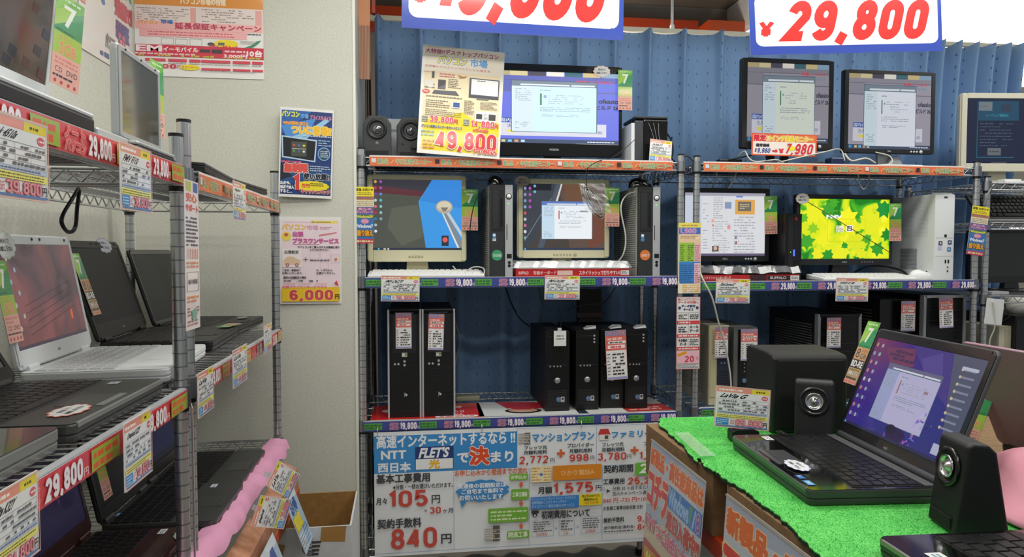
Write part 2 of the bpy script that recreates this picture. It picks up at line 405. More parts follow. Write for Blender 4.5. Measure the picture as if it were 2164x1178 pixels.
def strip_sheet(kind, L, h=.036, n=5, seed=0):
    """shelf edge paper strip; L metres"""
    W = L / h * 10; S = Sheet(W, 10, L, h, 'L'); random.seed(seed)
    if kind == 'orange':
        S.r(0, 0, W, 1, '#f4e8e0'); S.r(0, 1, W, 10, '#e2764c'); p = W / n
        for i in range(n):
            u = i * p + p * .03
            S.t('新品', u + p * .1, 2.8, u + p * .26, 8, '#5ea27c', b=.1, out='#f2cfa0', ob=.35)
            S.p([(u + p * .3, 7.2), (u + p * .31, 7.5), (u + p * .36, 3.8), (u + p * .35, 3.5)], '#f0d070')
            S.t('中古液晶モニター', u + p * .38, 2.6, u + p * .94, 8.2, '#5ea27c', b=.1, out='#f2cfa0', ob=.35)
            S.r(u, 2.6, u + p * .07, 6.8, '#d8dce0' if i % 3 == 0 else '#3c2c34')
    elif kind in ('19,800', '29,800'):
        S.r(0, 0, W, 10, '#3f4a96'); S.r(0, 9, W, 10, '#34407e'); p = W / n
        for i in range(-1, n):
            u = i * p + p * .42
            a, b = max(0, u + p * .6), min(W, u + p * .92)
            if b > a: S.r(a, 1.6, b, 8.4, '#59a548'); S.z(a + .5, 2.4, b - .5, 7.8, 2, '#2f6a35', .7)
            if i < 0: continue
            S.z(u - p * .0, 2, u + p * .02, 5, 1, '#9fd0e8')
            S.t('パソコン', u + p * .06, 1.4, u + p * .22, 4.6, '#3f4a96', b=.1, out='#f2a8b4', ob=.4)
            S.t('パソコン', u + p * .06, 5.2, u + p * .22, 8.6, '#3f4a96', b=.1, out='#f2a8b4', ob=.4)
            S.t(kind, u + p * .25, 1.6, u + p * .55, 8.6, '#f2f2f6', b=.55, out='#c080b0', ob=.35)
            S.t('円', u + p * .56, 5.6, u + p * .6, 8.6, '#f2f2f6')
    else:
        S.r(0, 0, W, 10, '#d8434c'); p = W / n
        for i in range(n):
            u = i * p
            S.t('ノート', u + p * .02, .9, u + p * .26, 4.6, '#d8434c', b=.1, out='#f0a0a0', ob=.35)
            S.t('パソコン', u + p * .02, 5.4, u + p * .26, 9.1, '#d8434c', b=.1, out='#f0a0a0', ob=.35)
            S.t('29,800', u + p * .29, 1.2, u + p * .6, 8.8, '#f6f2f4', b=.6, out='#d898a8', ob=.3)
            S.t('円', u + p * .61, 5.6, u + p * .65, 8.6, '#f2f2f6')
            S.r(u + p * .68, .9, u + p * .97, 9.1, '#a0b83c'); S.z(u + p * .7, 1.4, u + p * .95, 8.8, 2, '#e0643c', .7)
    return S

# ---------------------------------------------------------------- screens
def dialog(S, u0, v0, u1, v1, bar='#7c8a98', side='#d4e4ec', body='#e9f1ee', mark='#2c7a4c', ink='#9cabb8'):
    W, H = u1 - u0, v1 - v0
    def U(a): return u0 + a * W
    def V(a): return v0 + a * H
    S.r(U(-.01), V(-.01), U(1.01), V(1.01), '#54687c'); S.r(u0, v0, u1, V(.09), bar); S.r(U(.1), V(.055), U(.68), V(.085), '#dfe9f0'); S.r(U(.7), V(.055), U(.98), V(.085), '#dfe9f0')
    S.r(u0, V(.1), u1, v1, body); S.r(u0, V(.1), U(.25), v1, side)
    S.z(U(.04), V(.14), U(.23), V(.4), 7, ink, .4, .9); S.z(U(.04), V(.8), U(.2), V(.95), 4, ink, .4, .8)
    S.r(U(.33), V(.24), U(.35), V(.47), mark); S.e(U(.39), V(.3), W * .02, W * .02, '#9aaccb', 12)
    S.z(U(.33), V(.16), U(.45), V(.19), 1, '#8090a0', .5); S.z(U(.43), V(.25), U(.85), V(.45), 5, '#a4b0bc', .35, .7)
    S.z(U(.33), V(.5), U(.92), V(.6), 3, '#8494a2', .35, .9); S.z(U(.35), V(.65), U(.8), V(.7), 2, '#7c8c9c', .35, .8)
def scr_web(W, H, w, h, k, bg, bg2, dlg, body, icon='#3c5c8c'):
    S = Sheet(W, H, w, h, 'E', k); random.seed(3)
    S.r(0, 0, W, H, bg)
    for i, c in enumerate(['#b8a878', '#d4c898', '#4c4858', '#e8e4d8', '#3c6874', '#d0bc88', '#8aa8c0']): S.r(W * i / 7, 0, W * (i + 1) / 7 - .5, H * .06, c)
    S.r(0, H * .06, W, H * .13, bg2); S.r(0, H * .12, W, H * .125, '#5c5a68'); S.r(0, H * .27, W, H * .28, '#6a6878'); S.r(0, H * .13, W * .2, H * .27, bg2)
    S.t('特集 ビジネス', W * .66, H * .105, W * .95, H * .15, '#d04a60', b=W * .001); S.t('するなら', W * .84, H * .16, W * .95, H * .2, '#3a98b4')
    S.t('ofessio', W * .84, H * .36, W * .995, H * .42, '#3c3c50', b=W * .002); S.t('ビルド 26', W * .82, H * .45, W * .995, H * .51, '#3c3c50', b=W * .002)
    S.r(W * .06, H * .72, W * .9, H * .9, '#d4d4e0'); S.r(W * .06, H * .65, W * .22, H * .72, '#3a5fae'); S.t('国内の', W * .07, H * .66, W * .2, H * .71, '#f4f4fc')
    S.t('法人', W * .12, H * .735, W * .2, H * .79, '#3a4a78'); S.p([(W * .12, H * .82), (W * .16, H * .82), (W * .16, H * .8), (W * .19, H * .835), (W * .16, H * .87), (W * .16, H * .85), (W * .12, H * .85)], '#e6d850')
    S.t('用', W * .83, H * .82, W * .865, H * .86, '#3a4a9c')
    S.r(0, H * .945, W, H, '#41506c'); S.e(W * .03, H * .972, H * .022, H * .022, '#3f9ad8', 12)
    for i in range(4): S.r(W * (.08 + .05 * i), H * .957, W * (.11 + .05 * i), H * .99, ['#d8c890', '#7cc0e8', '#e0a060', '#c0d8f0'][i])
    S.z(W * .75, H * .96, W * .97, H * .985, 1, '#dfe6f0')
    dialog(S, *dlg, body=body)
    return S
def tex_screen(name, stops, scale, k, dist=1.5, kind='noise'):
    def f(nt, b):
        if kind == 'noise':
            t = nt.nodes.new('ShaderNodeTexNoise'); t.inputs['Scale'].default_value = scale; t.inputs['Distortion'].default_value = dist; t.inputs['Detail'].default_value = 3
            c = nt.nodes.new('ShaderNodeTexCoord'); nt.links.new(c.outputs['Object'], t.inputs[0]); return ramp(nt, t.outputs[0], stops)
        c = nt.nodes.new('ShaderNodeTexCoord'); mp = nt.nodes.new('ShaderNodeMapping'); nt.links.new(c.outputs['Object'], mp.inputs[0])
        mp.inputs['Rotation'].default_value = (0, R(dist), 0); mp.inputs['Scale'].default_value = (scale,) * 3
        s = nt.nodes.new('ShaderNodeSeparateXYZ'); nt.links.new(mp.outputs[0], s.inputs[0])
        n = noise(nt, 9, 3); a = nt.nodes.new('ShaderNodeMath'); a.operation = 'MULTIPLY_ADD'; a.inputs[1].default_value = .35; nt.links.new(n, a.inputs[0]); nt.links.new(s.outputs[0], a.inputs[2])
        q = nt.nodes.new('ShaderNodeMath'); q.operation = 'ADD'; q.inputs[1].default_value = .33; nt.links.new(a.outputs[0], q.inputs[0])
        return ramp(nt, q.outputs[0], stops)
    return nodes_mat(name, f, .25, emit=k)

# ---------------------------------------------------------------- wire racks
def wire_rack(label, x, y, rz, W, D, H, levels, strips, group='chrome wire racks', shade_liners=()):
    t = thing('wire_rack', label, 'rack', (x, y, 0), rz, group)
    for px in (0, W):
        for py in (0, D):
            m = MB(); m.cyl((0, 0, .03), (0, 0, H), .0127, CHROME, n=18)
            for i in range(int((H - .08) / .0254)):
                z = .06 + i * .0254; m.cyl((0, 0, z), (0, 0, z + .0022), .0131, CHROMED, n=18, caps=False)
            m.cyl((0, 0, H), (0, 0, H + .006), .0135, BLK, n=18); m.cyl((0, 0, 0), (0, 0, .03), .018, BLK, n=12)
            m.make('post', t, (px, py, 0))
    for li, z in enumerate(levels):
        m = MB(); e = .012
        def zig(p0, p1, n):
            p0 = Vector(p0); p1 = Vector(p1); pts = []
            for i in range(2 * n + 1):
                q = p0.lerp(p1, i / (2 * n)); q.z = z - (.004 if i % 2 else .030); pts.append(q)
            m.tube(pts, .0022, CHROME, n=5, sub=1)
        for zz in (z - .004, z - .032):
            for a, b in (((e, 0), (W - e, 0)), ((e, D), (W - e, D)), ((0, e), (0, D - e)), ((W, e), (W, D - e))):
                m.cyl((a[0], a[1], zz), (b[0], b[1], zz), .0032, CHROME, n=8)
        zig((e, 0, 0), (W - e, 0, 0), int(W / .05)); zig((e, D, 0), (W - e, D, 0), int(W / .05))
        zig((0, e, 0), (0, D - e, 0), int(D / .05)); zig((W, e, 0), (W, D - e, 0), int(D / .05))
        for px in (0, W):
            for py in (0, D): m.cyl((px, py, z - .036), (px, py, z + .004), .0185, CHROMED, r1=.0165, n=16); m.cyl((px, py, z - .045), (px, py, z - .036), .0145, BLK, n=14)
        sh = m.make('shelf', t)
        m = MB(); k = int(W / .0254)
        for i in range(1, k): xx = W * i / k; m.cyl((xx, 0, z - .001), (xx, D, z - .001), .0018, CHROME, n=5, caps=False)
        for j in (.25, .5, .75): m.cyl((0, D * j, z - .006), (W, D * j, z - .006), .003, CHROME, n=6)
        m.make('wire_deck', sh)
        if li in shade_liners: m = MB(); m.box(.03, W - .03, .03, D - .01, z - .0005, z + .0005, M('#4c4c4a', .7)); m.make('shade_liner', sh)  # unseen solid sheet added to block light from the curtain below
        if li in strips:
            kind, a, b, n = strips[li]
            S = strip_sheet(kind, b - a, .036, n, li)
            tag(S.make('price_strip', M('#e8e8ea', .35, coat=.4), sh, .001, loc=((a + b) / 2, -.0125 - .006, z - .017)), 'printed paper shelf edge strip', None)
            m = MB(); m.box(a, b, -.0165, -.0045, z - .036, z - .034, M('#dfe3e6', .2, alpha=.5)); m.box(a, b, -.0165, -.0045, z + .001, z + .003, M('#dfe3e6', .2, alpha=.5)); m.make('strip_holder', sh)
    return t

# ---------------------------------------------------------------- monitors
def monitor(label, loc, rz, w, h, bz, frame, screen, depth=.05, stand='block', logo=None, group=None, lift=.09, rx=0, buttons=None, sw=None, rim=.012, foot=None, standc=None, chin=0):
    """origin at foot; screen bottom edge of housing at lift"""
    t = thing('monitor', label, 'monitor', loc, rz, group)
    l, r, tp, bt = bz
    m = MB(); ow, oh = w + l + r, h + tp + bt; x0 = -ow / 2; z0 = lift
    outer = rr(x0, z0, x0 + ow, z0 + oh, rim, 4)
    i0, i1, j0, j1 = x0 + l, x0 + l + w, z0 + bt, z0 + bt + h
    # bezel ring built as four bars, then the back shell
    m.box(x0 + rim * .3, i0, -.0, .012, z0 + rim * .3, z0 + oh - rim * .3, frame); m.box(i1, x0 + ow - rim * .3, 0, .012, z0 + rim * .3, z0 + oh - rim * .3, frame)
    m.box(i0, i1, 0, .012, z0, j0, frame); m.box(i0, i1, 0, .012, j1, z0 + oh, frame)
    m.prism(outer, .006, .026, frame, 'y'); m.prism(rr(x0 + .02, z0 + .02, x0 + ow - .02, z0 + oh - .02, rim, 4), .026, .026 + depth, frame, 'y', top=rr(x0 + .07, z0 + .06, x0 + ow - .07, z0 + oh - .06, rim, 4))
    m.make('housing', t, bevel=.0025)
    screen.make('screen', BLKG, t, .001, loc=((i0 + i1) / 2, .0045, (j0 + j1) / 2))
    sc = standc or frame
    if stand == 'block':
        m = MB(); m.prism([(-.045, 0.005), (.045, .005), (.036, lift + .05), (-.036, lift + .05)], .035, .07, sc, 'y'); m.make('stand_neck', t, bevel=.004)
        m = MB(); m.prism(rr(-.11, .015, .11, .16, .05, 6), 0, .014, sc, 'z'); m.make('stand_base', t, bevel=.003)
    elif stand == 'vee':
        m = MB()
        m.prism([(-.075, lift + .06), (-.045, lift + .06), (-.02, .01), (-.05, .01)], .05, .075, sc, 'y'); m.prism([(.045, lift + .06), (.015, lift + .06), (.0, .01), (.03, .01)], .05, .075, sc, 'y'); m.make('stand_neck', t, bevel=.004)
        m = MB(); m.prism([(-.13, -.06), (-.1, -.07), (0, .03), (.1, -.07), (.13, -.06), (.05, .13), (-.05, .13)], 0, .015, sc, 'z'); m.make('stand_base', t, bevel=.004)
    elif stand == 'silver':
        m = MB(); m.prism([(-.02, .02), (.045, .02), (.03, lift + .07), (-.03, lift + .07)], .04, .06, sc, 'y'); m.prism([(0, .0), (.09, .0), (.06, .06), (.03, .055)], .02, .04, sc, 'y'); m.make('stand_neck', t, bevel=.004)
        m = MB(); m.prism(rr(-.1, -.06, .13, .13, .03, 6), 0, .012, sc, 'z'); m.make('stand_base', t, bevel=.003)
    elif stand == 'oval':
        m = MB(); m.prism([(-.04, .01), (.04, .01), (.03, lift + .03), (-.03, lift + .03)], .03, .06, sc, 'y'); m.make('stand_neck', t, bevel=.004)
        m = MB(); m.prism([(.16 * math.cos(a), .10 + .08 * math.sin(a)) for a in [2 * PI * i / 36 for i in range(36)]], 0, .014, sc, 'z'); m.make('stand_base', t, bevel=.004)
    if logo:
        txt, c, lw, lh = logo; S = Sheet(10, 10, lw, lh); S.t(txt, 0, 0, 10, 10, c, b=.15); S.mb.make('logo', t, loc=(x0 + ow / 2, -.0003, z0 + bt * .5))
    if buttons:
        n, c, sp, bx, big = buttons; m = MB()
        for i in range(n): m.lathe([(0, .003), (.0035, .0025), (.0045, 0)], c, (bx + i * sp, 0, z0 + bt * .45), 'y', 12)
        if big: m.lathe([(0, .004), (.006, .003), (.0075, 0)], c, (bx + n * sp + .006, 0, z0 + bt * .45), 'y', 14)
        m.make('buttons', t)
    if rx:
        pass
    return t

# ---------------------------------------------------------------- laptops
def keys_mb(m, x0, x1, y0, y1, z, rows, cols, mat, hgt=.0025, gap=.0022):
    rh = (y1 - y0) / rows
    for j in range(rows):
        x = x0; i = 0; n = cols - (j % 2)
        ws = [1] * n; ws[0] = 1 + .3 * (j % 3); ws[-1] = 1.4 - .2 * (j % 3)
        if j == rows - 1 and False: pass
        if j == 0: ws = [1.2, 1, 1, 5.2, 1, 1, 1, 1, 1, 1.2][:10]
        k = (x1 - x0) / sum(ws)
        for wv in ws:
            a, b = x + gap / 2, x + wv * k - gap / 2; c, d = y0 + j * rh + gap / 2, y0 + (j + 1) * rh - gap / 2; s = .0012
            m.add([(a, c, z), (b, c, z), (b, d, z), (a, d, z), (a + s, c + s, z + hgt), (b - s, c + s, z + hgt), (b - s, d - s, z + hgt), (a + s, d - s, z + hgt)],
                  [(4, 5, 6, 7), (0, 1, 5, 4), (1, 2, 6, 5), (2, 3, 7, 6), (3, 0, 4, 7)], mat)
            x += wv * k
def laptop(label, loc, rz, w, d, h, tilt, body, deck, keym, bezel, screen=None, lidback=None, th=.024, bz=(.014, .016, .03), lid=True, logo=None, group=None, cols=15, palm=None, edge=None, stickers=(), kb=(.04, .62), dots=True, hinge=None, keyw=.93, touch=True, kwell=None):
    """origin under the hinge line, user side is local -Y"""
    t = thing('laptop', label, 'laptop', loc, rz, group)
    m = MB(); pl = [(-w / 2 + a, b) for a, b in rr(0, -d, w, 0, .014, 5)]
    m.prism([(x * .985, -.0 + y * .985 - .002) for x, y in pl], 0, th * .45, body, 'z', top=pl); m.prism(pl, th * .45, th, body, 'z')
    m.make('base', t, bevel=.003, seg=2)
    m = MB(); m.prism([(x * .992, y * .992 - .001) for x, y in pl], th, th + .0006, palm or deck, 'z')
    k1, k0 = -d * kb[0] - .006, -d * kb[1]
    m.box(-w * keyw / 2 - .003, w * keyw / 2 + .003, k0 - .003, k1 + .003, th + .0006, th + .0012, kwell or deck); dk = m.make('deck', t)
    m = MB(); keys_mb(m, -w * keyw / 2, w * keyw / 2, k0, k1, th + .001, 6, cols, keym); m.make('keyboard', t)
    if touch:
        m = MB(); m.box(-w * .16, w * .1, -d * .9, -d * kb[1] - .02, th + .0006, th + .0012, body); m.box(-w * .16, w * .1, -d * .955, -d * .91, th + .0006, th + .002, edge or body); m.make('touchpad', t)
    if edge:
        m = MB(); m.box(-w / 2 + .012, w / 2 - .012, -d - .0012, -d + .004, th * .75, th + .0008, edge); m.make('edge_trim', t, bevel=.001)
    for i, (sx, sy, sw_, sh_, c, txt) in enumerate(stickers):
        S = Sheet(10, 10, sw_, sh_, 'L'); S.z(1.2, 2, 8.8, 8, 2, txt, .6); S.make('sticker', M(c, .35, coat=.4), t, .0004, loc=(sx * w, -sy * d, th + .0018), rot=(-PI / 2, 0, 0))
    if not lid: return t
    L = bpy.data.objects.new('lid', None)
    m = MB(); lp = rr(-w / 2, 0, w / 2, h, .013, 5); lt = .008
    l, tp, bt = bz
    m.prism(lp, 0, lt, lidback or bezel, 'y'); L = m.make('lid', t, (0, -.004, th + .004), (-tilt, 0, 0), bevel=.002)
    m = MB(); x0, x1, z0, z1 = -w / 2 + .003, w / 2 - .003, .003, h - .003
    m.box(x0, -w / 2 + l, -.0022, 0, z0 + .006, z1 - .006, bezel); m.box(w / 2 - l, x1, -.0022, 0, z0 + .006, z1 - .006, bezel)
    m.box(-w / 2 + l, w / 2 - l, -.0022, 0, z0, bt, bezel); m.box(-w / 2 + l, w / 2 - l, -.0022, 0, h - tp, z1, bezel)
    if dots:
        for sx in (-.4, -.05, .05, .4): m.cyl((sx * w, -.0022, h - tp * .45), (sx * w, -.0038, h - tp * .45), .003, DKG, n=8)
    m.make('bezel', L, bevel=.0008)
    if screen: screen.make('screen', BLKG, L, .0005, loc=(0, -.0006, (bt + h - tp) / 2))
    if logo:
        S = Sheet(10, 10, logo[2], logo[3]); S.t(logo[0], 0, 0, 10, 10, logo[1], b=.2); S.mb.make('logo', L, loc=(0, -.0024, bt * .5))
    if hinge: m = MB(); m.cyl((-w * .46, 0, 0), (w * .46, 0, 0), .0085, hinge, n=14); m.make('hinge', t, (0, -.002, th + .004))
    else:
        for sx in (-.36, .36): m = MB(); m.cyl((-.022, 0, 0), (.022, 0, 0), .0075, body, n=12); m.make('hinge', t, (sx * w, -.002, th + .004))
    return t

# ---------------------------------------------------------------- desktop computers
def vents(m, x, y0, y1, z0, z1, n, mat):
    for i in range(n):
        z = z0 + (z1 - z0) * i / n; m.box(x - .0006, x + .0006, y0, y1, z, z + (z1 - z0) / n * .35, mat)
def shell(m, w, d, h, mat, y0=.004): m.box(-w / 2, w / 2, y0, d, 0, h, mat)
def slim_tower(label, loc, rz, disc, disctxt, group, sidec='#bcbdb8'):
    """black and silver slim desktop"""
    w, d, h = .087, .33, .345
    t = thing('desktop_computer', label, 'computer', loc, rz, group)
    m = MB(); shell(m, w, d, h, M(sidec, .5, .2), .012); vents(m, -w / 2, .03, d - .06, .03, h - .03, 34, M('#5e5f5c', .6)); m.make('case', t, bevel=.002)
    m = MB(); m.box(-w / 2, w * .17, 0, .013, 0, h, M('#2b2d30', .45)); m.box(-w * .42, w * .1, -.001, .001, h * .5, h * .95, M('#1b1c1f', .4)); m.box(-w * .38, -w * .1, -.0018, 0, h * .52, h * .93, M('#26282b', .4)); m.box(w * -.05, w * .08, -.0015, 0, h * .55, h * .86, M('#101114', .3))
    f = m.make('front_panel', t, bevel=.0012)
    m = MB(); m.box(w * .17, w / 2, -.003, .013, 0, h, M('#c4c6c8', .35, .4)); m.box(w * .23, w * .265, -.0035, -.002, h * .4, h * .57, BLK); m.box(w * .24, w * .46, -.0036, -.002, h * .2, h * .25, BLK)
    m.cyl((w * .35, -.0036, h * .155), (w * .35, -.002, h * .155), .006, BLK, n=12); m.cyl((w * .35, -.0036, h * .12), (w * .35, -.002, h * .12), .006, BLK, n=12); g = m.make('silver_panel', t, bevel=.0012)
    m = MB(); m.lathe([(0, .004), (.0075, .0035), (.0085, .0005)], WHT, (w * .33, -.003, h * .875), 'y', 18); m.lathe([(.0085, .001), (.0115, .001), (.0115, 0)], BLK, (w * .33, -.003, h * .875), 'y', 18); m.make('power_button', g)
    m = MB(); m.box(w * .3, w * .35, -.004, -.003, h * .79, h * .8, M('#6cff60', .4, emit=2)); m.make('power_light', g)
    S = Sheet(30, 30, .042, .042, 'L'); S.e(15, 15, 14.6, 14.6, disc, 30); S.t(disctxt, 4, 12, 26, 19, '#e8ece8', b=.1); S.mb.make('round_sticker', f, loc=(-w * .18, -.0012, h * .235))
    S = Sheet(10, 16, .013, .028, 'L'); S.r(0, 0, 10, 10, '#3f8ac4'); S.e(5, 3.2, 4, 3, '#e6f0f6'); S.r(0, 10.6, 10, 16, '#e4e6e8' if disctxt != '2007' else '#5aa0d8'); S.z(1, 11.5, 9, 15, 1, '#444'); S.mb.make('sticker', f, loc=(-w * .3, -.0012, h * .43))
    m = MB()
    for sx in (-.35, .35): m.box(w * sx - .012, w * sx + .012, .03, .06, -.004, 0, BLK)
    m.make('feet', t)
    return t
def hp_tower(label, loc, rz, group, w=.1, d=.38, h=.37, glossy=False):
    t = thing('desktop_computer', label, 'computer', loc, rz, group)
    B = M('#0c0c0e', .4); Sv = M('#c4c6ca', .35, .4)
    m = MB(); shell(m, w, d, h, M('#111113', .5)); m.make('case', t, bevel=.004)
    m = MB(); m.prism([(0, 0), (0, h * .96), (.03, h * 1.0), (.03, 0)], -w / 2 + .004, w / 2 - .004, B, 'x')
    m.mats[0] = B
    m.box(-w * .36, w * .36, -.0012, .001, h * .6, h * .95, BLKG); m.box(-w * .3, w * .3, .001, .012, h * .965, h * .975, M('#33353a', .3))
    for i in range(26): m.box(-w * .42, w * .42, -.001, .001, h * .06 + i * h * .017, h * .06 + i * h * .017 + .002, M('#1b1b1e', .5))
    f = m.make('front_panel', t, (0, -.016, 0))
    m = MB()
    for s in (-1, 1): m.box(s * w / 2 - .0035, s * w / 2 + .0035, -.019, .012, 0, h, Sv)
    m.make('silver_edge', t, bevel=.0015)
    m = MB()
    for i, sx in enumerate((-.3, -.19)): m.cyl((sx * w, -.003, h * .5), (sx * w, 0, h * .5), .004, Sv, n=10)
    for dz in (0, .014): m.cyl((0, -.003, h * .49 + dz), (0, 0, h * .49 + dz), .0045, M('#c8cacc', .3, .5), n=12)
    m.make('ports', f)
    S = Sheet(14, 10, .02, .016, 'L'); S.r(0, 0, 14, 10, '#b8bcb4'); S.p([(8, 2), (13, 1), (12, 8), (9, 8)], '#5c8a4a'); S.r(1.5, 3, 7, 7, '#ece8d8'); S.mb.make('sticker', f, loc=(-.0, -.0014, h * .585))
    S = Sheet(10, 12, .012, .017, 'L'); S.r(0, 0, 2.4, 12, '#8a8d92'); S.t('hp', 3.4, 2, 9.6, 10, '#e8e8ec', b=.3); S.mb.make('logo', f, loc=(.004, -.0014, h * .215))
    return t
def dell_tower(label, loc, rz, group, w=.083, d=.34, h=.31):
    t = thing('desktop_computer', label, 'computer', loc, rz, group)
    B = M('#0d0d0f', .38)
    m = MB(); shell(m, w, d, h * .985, M('#121214', .5), .02); m.box(-w * .3, w * .3, .03, d * .5, h * .985, h * .99, M('#2a2b2e', .4)); m.make('case', t, bevel=.003)
    m = MB(); m.prism(rr(-w / 2, 0, w / 2, h, .006, 4), 0, .021, B, 'y'); m.box(-w * .4, w * .3, -.001, .001, h * .62, h * .93, M('#141417', .3)); m.box(-w * .42, w * .42, -.0012, .001, h * .57, h * .575, M('#2c2c30', .4))
    for i in range(16): m.box(-w * .4, w * .4, -.0008, .001, h * .08 + i * h * .012, h * .08 + i * h * .012 + .0012, M('#19191b', .5))
    f = m.make('front_panel', t, bevel=.003)
    m = MB(); m.lathe([(0, .0035), (.009, .003), (.0115, .0005), (.0115, 0)], M('#a6a8ac', .3, .5), (0, 0, h * .385), 'y', 22); m.make('round_badge', f)
    m = MB()
    for i, sx in enumerate((-.3, -.14, 0, .12)): m.cyl((sx * w, -.003, h * .56), (sx * w, 0, h * .56), .003, M('#c8cacc', .3, .5), n=8)
    m.make('ports', f)
    m = MB()
    for i in range(3): m.box(w * .26, w * .33, -.0025, 0, h * (.84 + i * .04), h * (.86 + i * .04), M('#b8babc', .4))
    m.make('drive_marks', f)
    S = Sheet(20, 14, .034, .024, 'L'); S.e(6, 7, 5.8, 6, '#5a78a4'); S.e(4.6, 6, 3, 3, '#7c98c0'); S.r(11, 1, 19.5, 13, '#d8dadc', 1); S.e(15.2, 5.5, 3, 3, '#4c4e54'); S.z(12, 9.5, 18.5, 12, 1, '#555'); S.mb.make('sticker', f, loc=(.012, -.0004, h * .15))
    return t
def red_tag(label, loc, rot, w=.05, h=.12, seed=0, group=None):
    S = Sheet(30, 74, w, h, 'L'); random.seed(seed)
    S.r(0, 0, 30, 8, '#8a86b8'); S.t('パソコン市場', 2, 1.5, 28, 6.5, '#e89c58', b=.1); S.r(0, 8, 30, 30, '#e06c60'); S.z(3, 10, 24, 15, 1, '#f2c8c0', .7); S.r(4, 16, 29, 20, '#f4ece8'); S.r(3, 22, 28, 27, '#f6e6e2'); S.z(7, 22.6, 24, 26.6, 1, '#d85a60', .8)
    S.z(6, 16.4, 26, 19.6, 1, '#55555c', .7)
    for v in range(33, 70, 5): S.r(1, v, 29, v + .25, '#c4c4cc'); S.z(1.5, v + 1, 6, v + 4, 1, '#666870', .5)
    S.z(9, 33, 27, 68, 7, '#2c2d33', .45, .9, 3); S.r(1, 70, 29, 73, '#9aa0d0'); S.fr(0, 0, 30, 74, .5, '#e8b0b0')
    return tag(S.make('spec_tag', M('#f0eeee', .4, coat=.4), None, .0006, loc=loc, rot=rot), label, 'tag', group)

# ---------------------------------------------------------------- small goods
def keyboard(label, loc, rz, body, keym, w=.42, d=.145, name='keyboard', group=None):
    t = thing(name, label, 'keyboard', loc, rz, group)
    m = MB(); m.prism([(-d / 2, 0), (d / 2, 0), (d / 2, .022), (-d / 2, .01)], -w / 2, w / 2, body, 'x'); m.make('body', t, bevel=.003)
    m = MB(); m.X = Matrix.Translation((0, 0, .0165)) @ Matrix.Rotation(math.atan(.012 / d), 4, 'X'); keys_mb(m, -w / 2 + .012, w / 2 - .012, -d / 2 + .012, d / 2 - .018, 0, 6, 19, keym, .006, .003); m.make('keys', t)
    return t
def mouse(label, loc, rz, mat, s=1, grp=None):
    t = thing('computer_mouse', label, 'mouse', loc, rz, grp)
    m = MB(); prof = []; n = 20; vs = []; rows = 8
    for j in range(rows + 1):
        f = j / rows; a = f * PI / 2
        for i in range(n):
            q = 2 * PI * i / n; rx, ry = .03 * s * math.cos(a) ** .6, .055 * s * math.cos(a) ** .6
            vs.append((rx * math.cos(q), ry * math.sin(q), .004 + .032 * s * math.sin(a) * (1 + .18 * math.sin(q))))
    fs = [(j * n + i, j * n + (i + 1) % n, (j + 1) * n + (i + 1) % n, (j + 1) * n + i) for j in range(rows) for i in range(n)]
    m.add(vs, fs, mat, True); m.add(vs[:n], [list(range(n))[::-1]], mat); m.prism([(x, y) for x, y, _ in vs[:n]], 0, .004, mat, 'z'); m.make('shell', t)
    m = MB(); m.cyl((-.003, -.03 * s, .029 * s), (.003, -.03 * s, .029 * s), .007 * s, DKG, n=12); m.make('scroll_wheel', t)
    return t
def cable(label, pts, r=.0025, mat=None, name='cable', sub=8, group=None, closed=False):
    m = MB(); m.tube(pts, r, mat or BLK, n=6, sub=sub, closed=closed); return tag(m.make(name), label, 'cable', group)

# ================================================================= ROOM
m = MB(); m.box(-1.0, 4.6, -2.2, 4.4, -.05, 0, FLOOR); struct(m, 'floor')
m = MB(); m.box(-1.0, 4.6, -2.2, 2.72, 2.7, 2.76, CEIL); struct(m, 'ceiling')
m = MB(); m.box(-1.0, 2.05, 2.72, 4.4, 2.95, 3.0, CEIL2); m.box(-1.0, 2.05, 2.72, 2.76, 2.76, 2.95, CEIL2); struct(m, 'ceiling_rear')
m = MB(); m.box(2.05, 4.6, 2.72, 4.4, 3.3, 3.36, CEIL); m.box(2.05, 4.6, 2.68, 2.72, 2.76, 3.3, CEIL); m.box(2.0, 2.05, 2.72, 4.4, 2.76, 3.3, CEIL); struct(m, 'ceiling_right')
m = MB(); m.box(-1.0, -.947, -2.2, 2.55, 0, 2.7, WALL); struct(m, 'wall_left')
m = MB(); m.box(-1.0, -.212, 2.55, 3.06, 0, 2.7, WALL); struct(m, 'wall_back')
m = MB(); m.box(-.212, -.203, 2.548, 3.06, 0, 2.7, M('#e4e6dc', .4)); struct(m, 'trim_1')
zs = PY(2155, 186, 4.3).z
m = MB(); m.box(-1.0, 2.1, 4.3, 4.4, 0, 2.95, M('#8a8274', .8)); m.box(2.1, 4.6, 4.3, 4.4, 0, zs - .14, M('#b3ae9c', .7)); struct(m, 'wall_rear')
m = MB(); m.box(2.1, 4.6, 4.34, 4.36, zs, 3.3, M('#fbfdff', .3, emit=3.2)); struct(m, 'window_1')
m = MB(); m.box(2.1, 4.6, 4.27, 4.34, zs - .14, zs, M('#b9b4a4', .5)); struct(m, 'trim_2')
m = MB(); a = PY(2108, 436, 4.28); b = PY(2330, 492, 4.28); m.box(a.x, b.x, 4.285, 4.298, b.z, a.z, M('#fbfdff', .3, emit=1.6)); struct(m, 'window_2')
a = PY(1300, 70, 4.2); b = PY(1476, 44, 4.2)
m = MB(); m.box(-.3, b.x, 4.2, 4.29, a.z - .03, b.z, M('#b8401c', .35, coat=.4)); m.box(b.x, 2.0, 4.05, 4.29, PY(1500, 80, 4.05).z - .03, PY(1500, 42, 4.05).z, M('#d4521f', .35, coat=.4))
tag(m.make('orange_banner'), 'orange plastic covered banner band under the ceiling behind the curtain', 'banner')

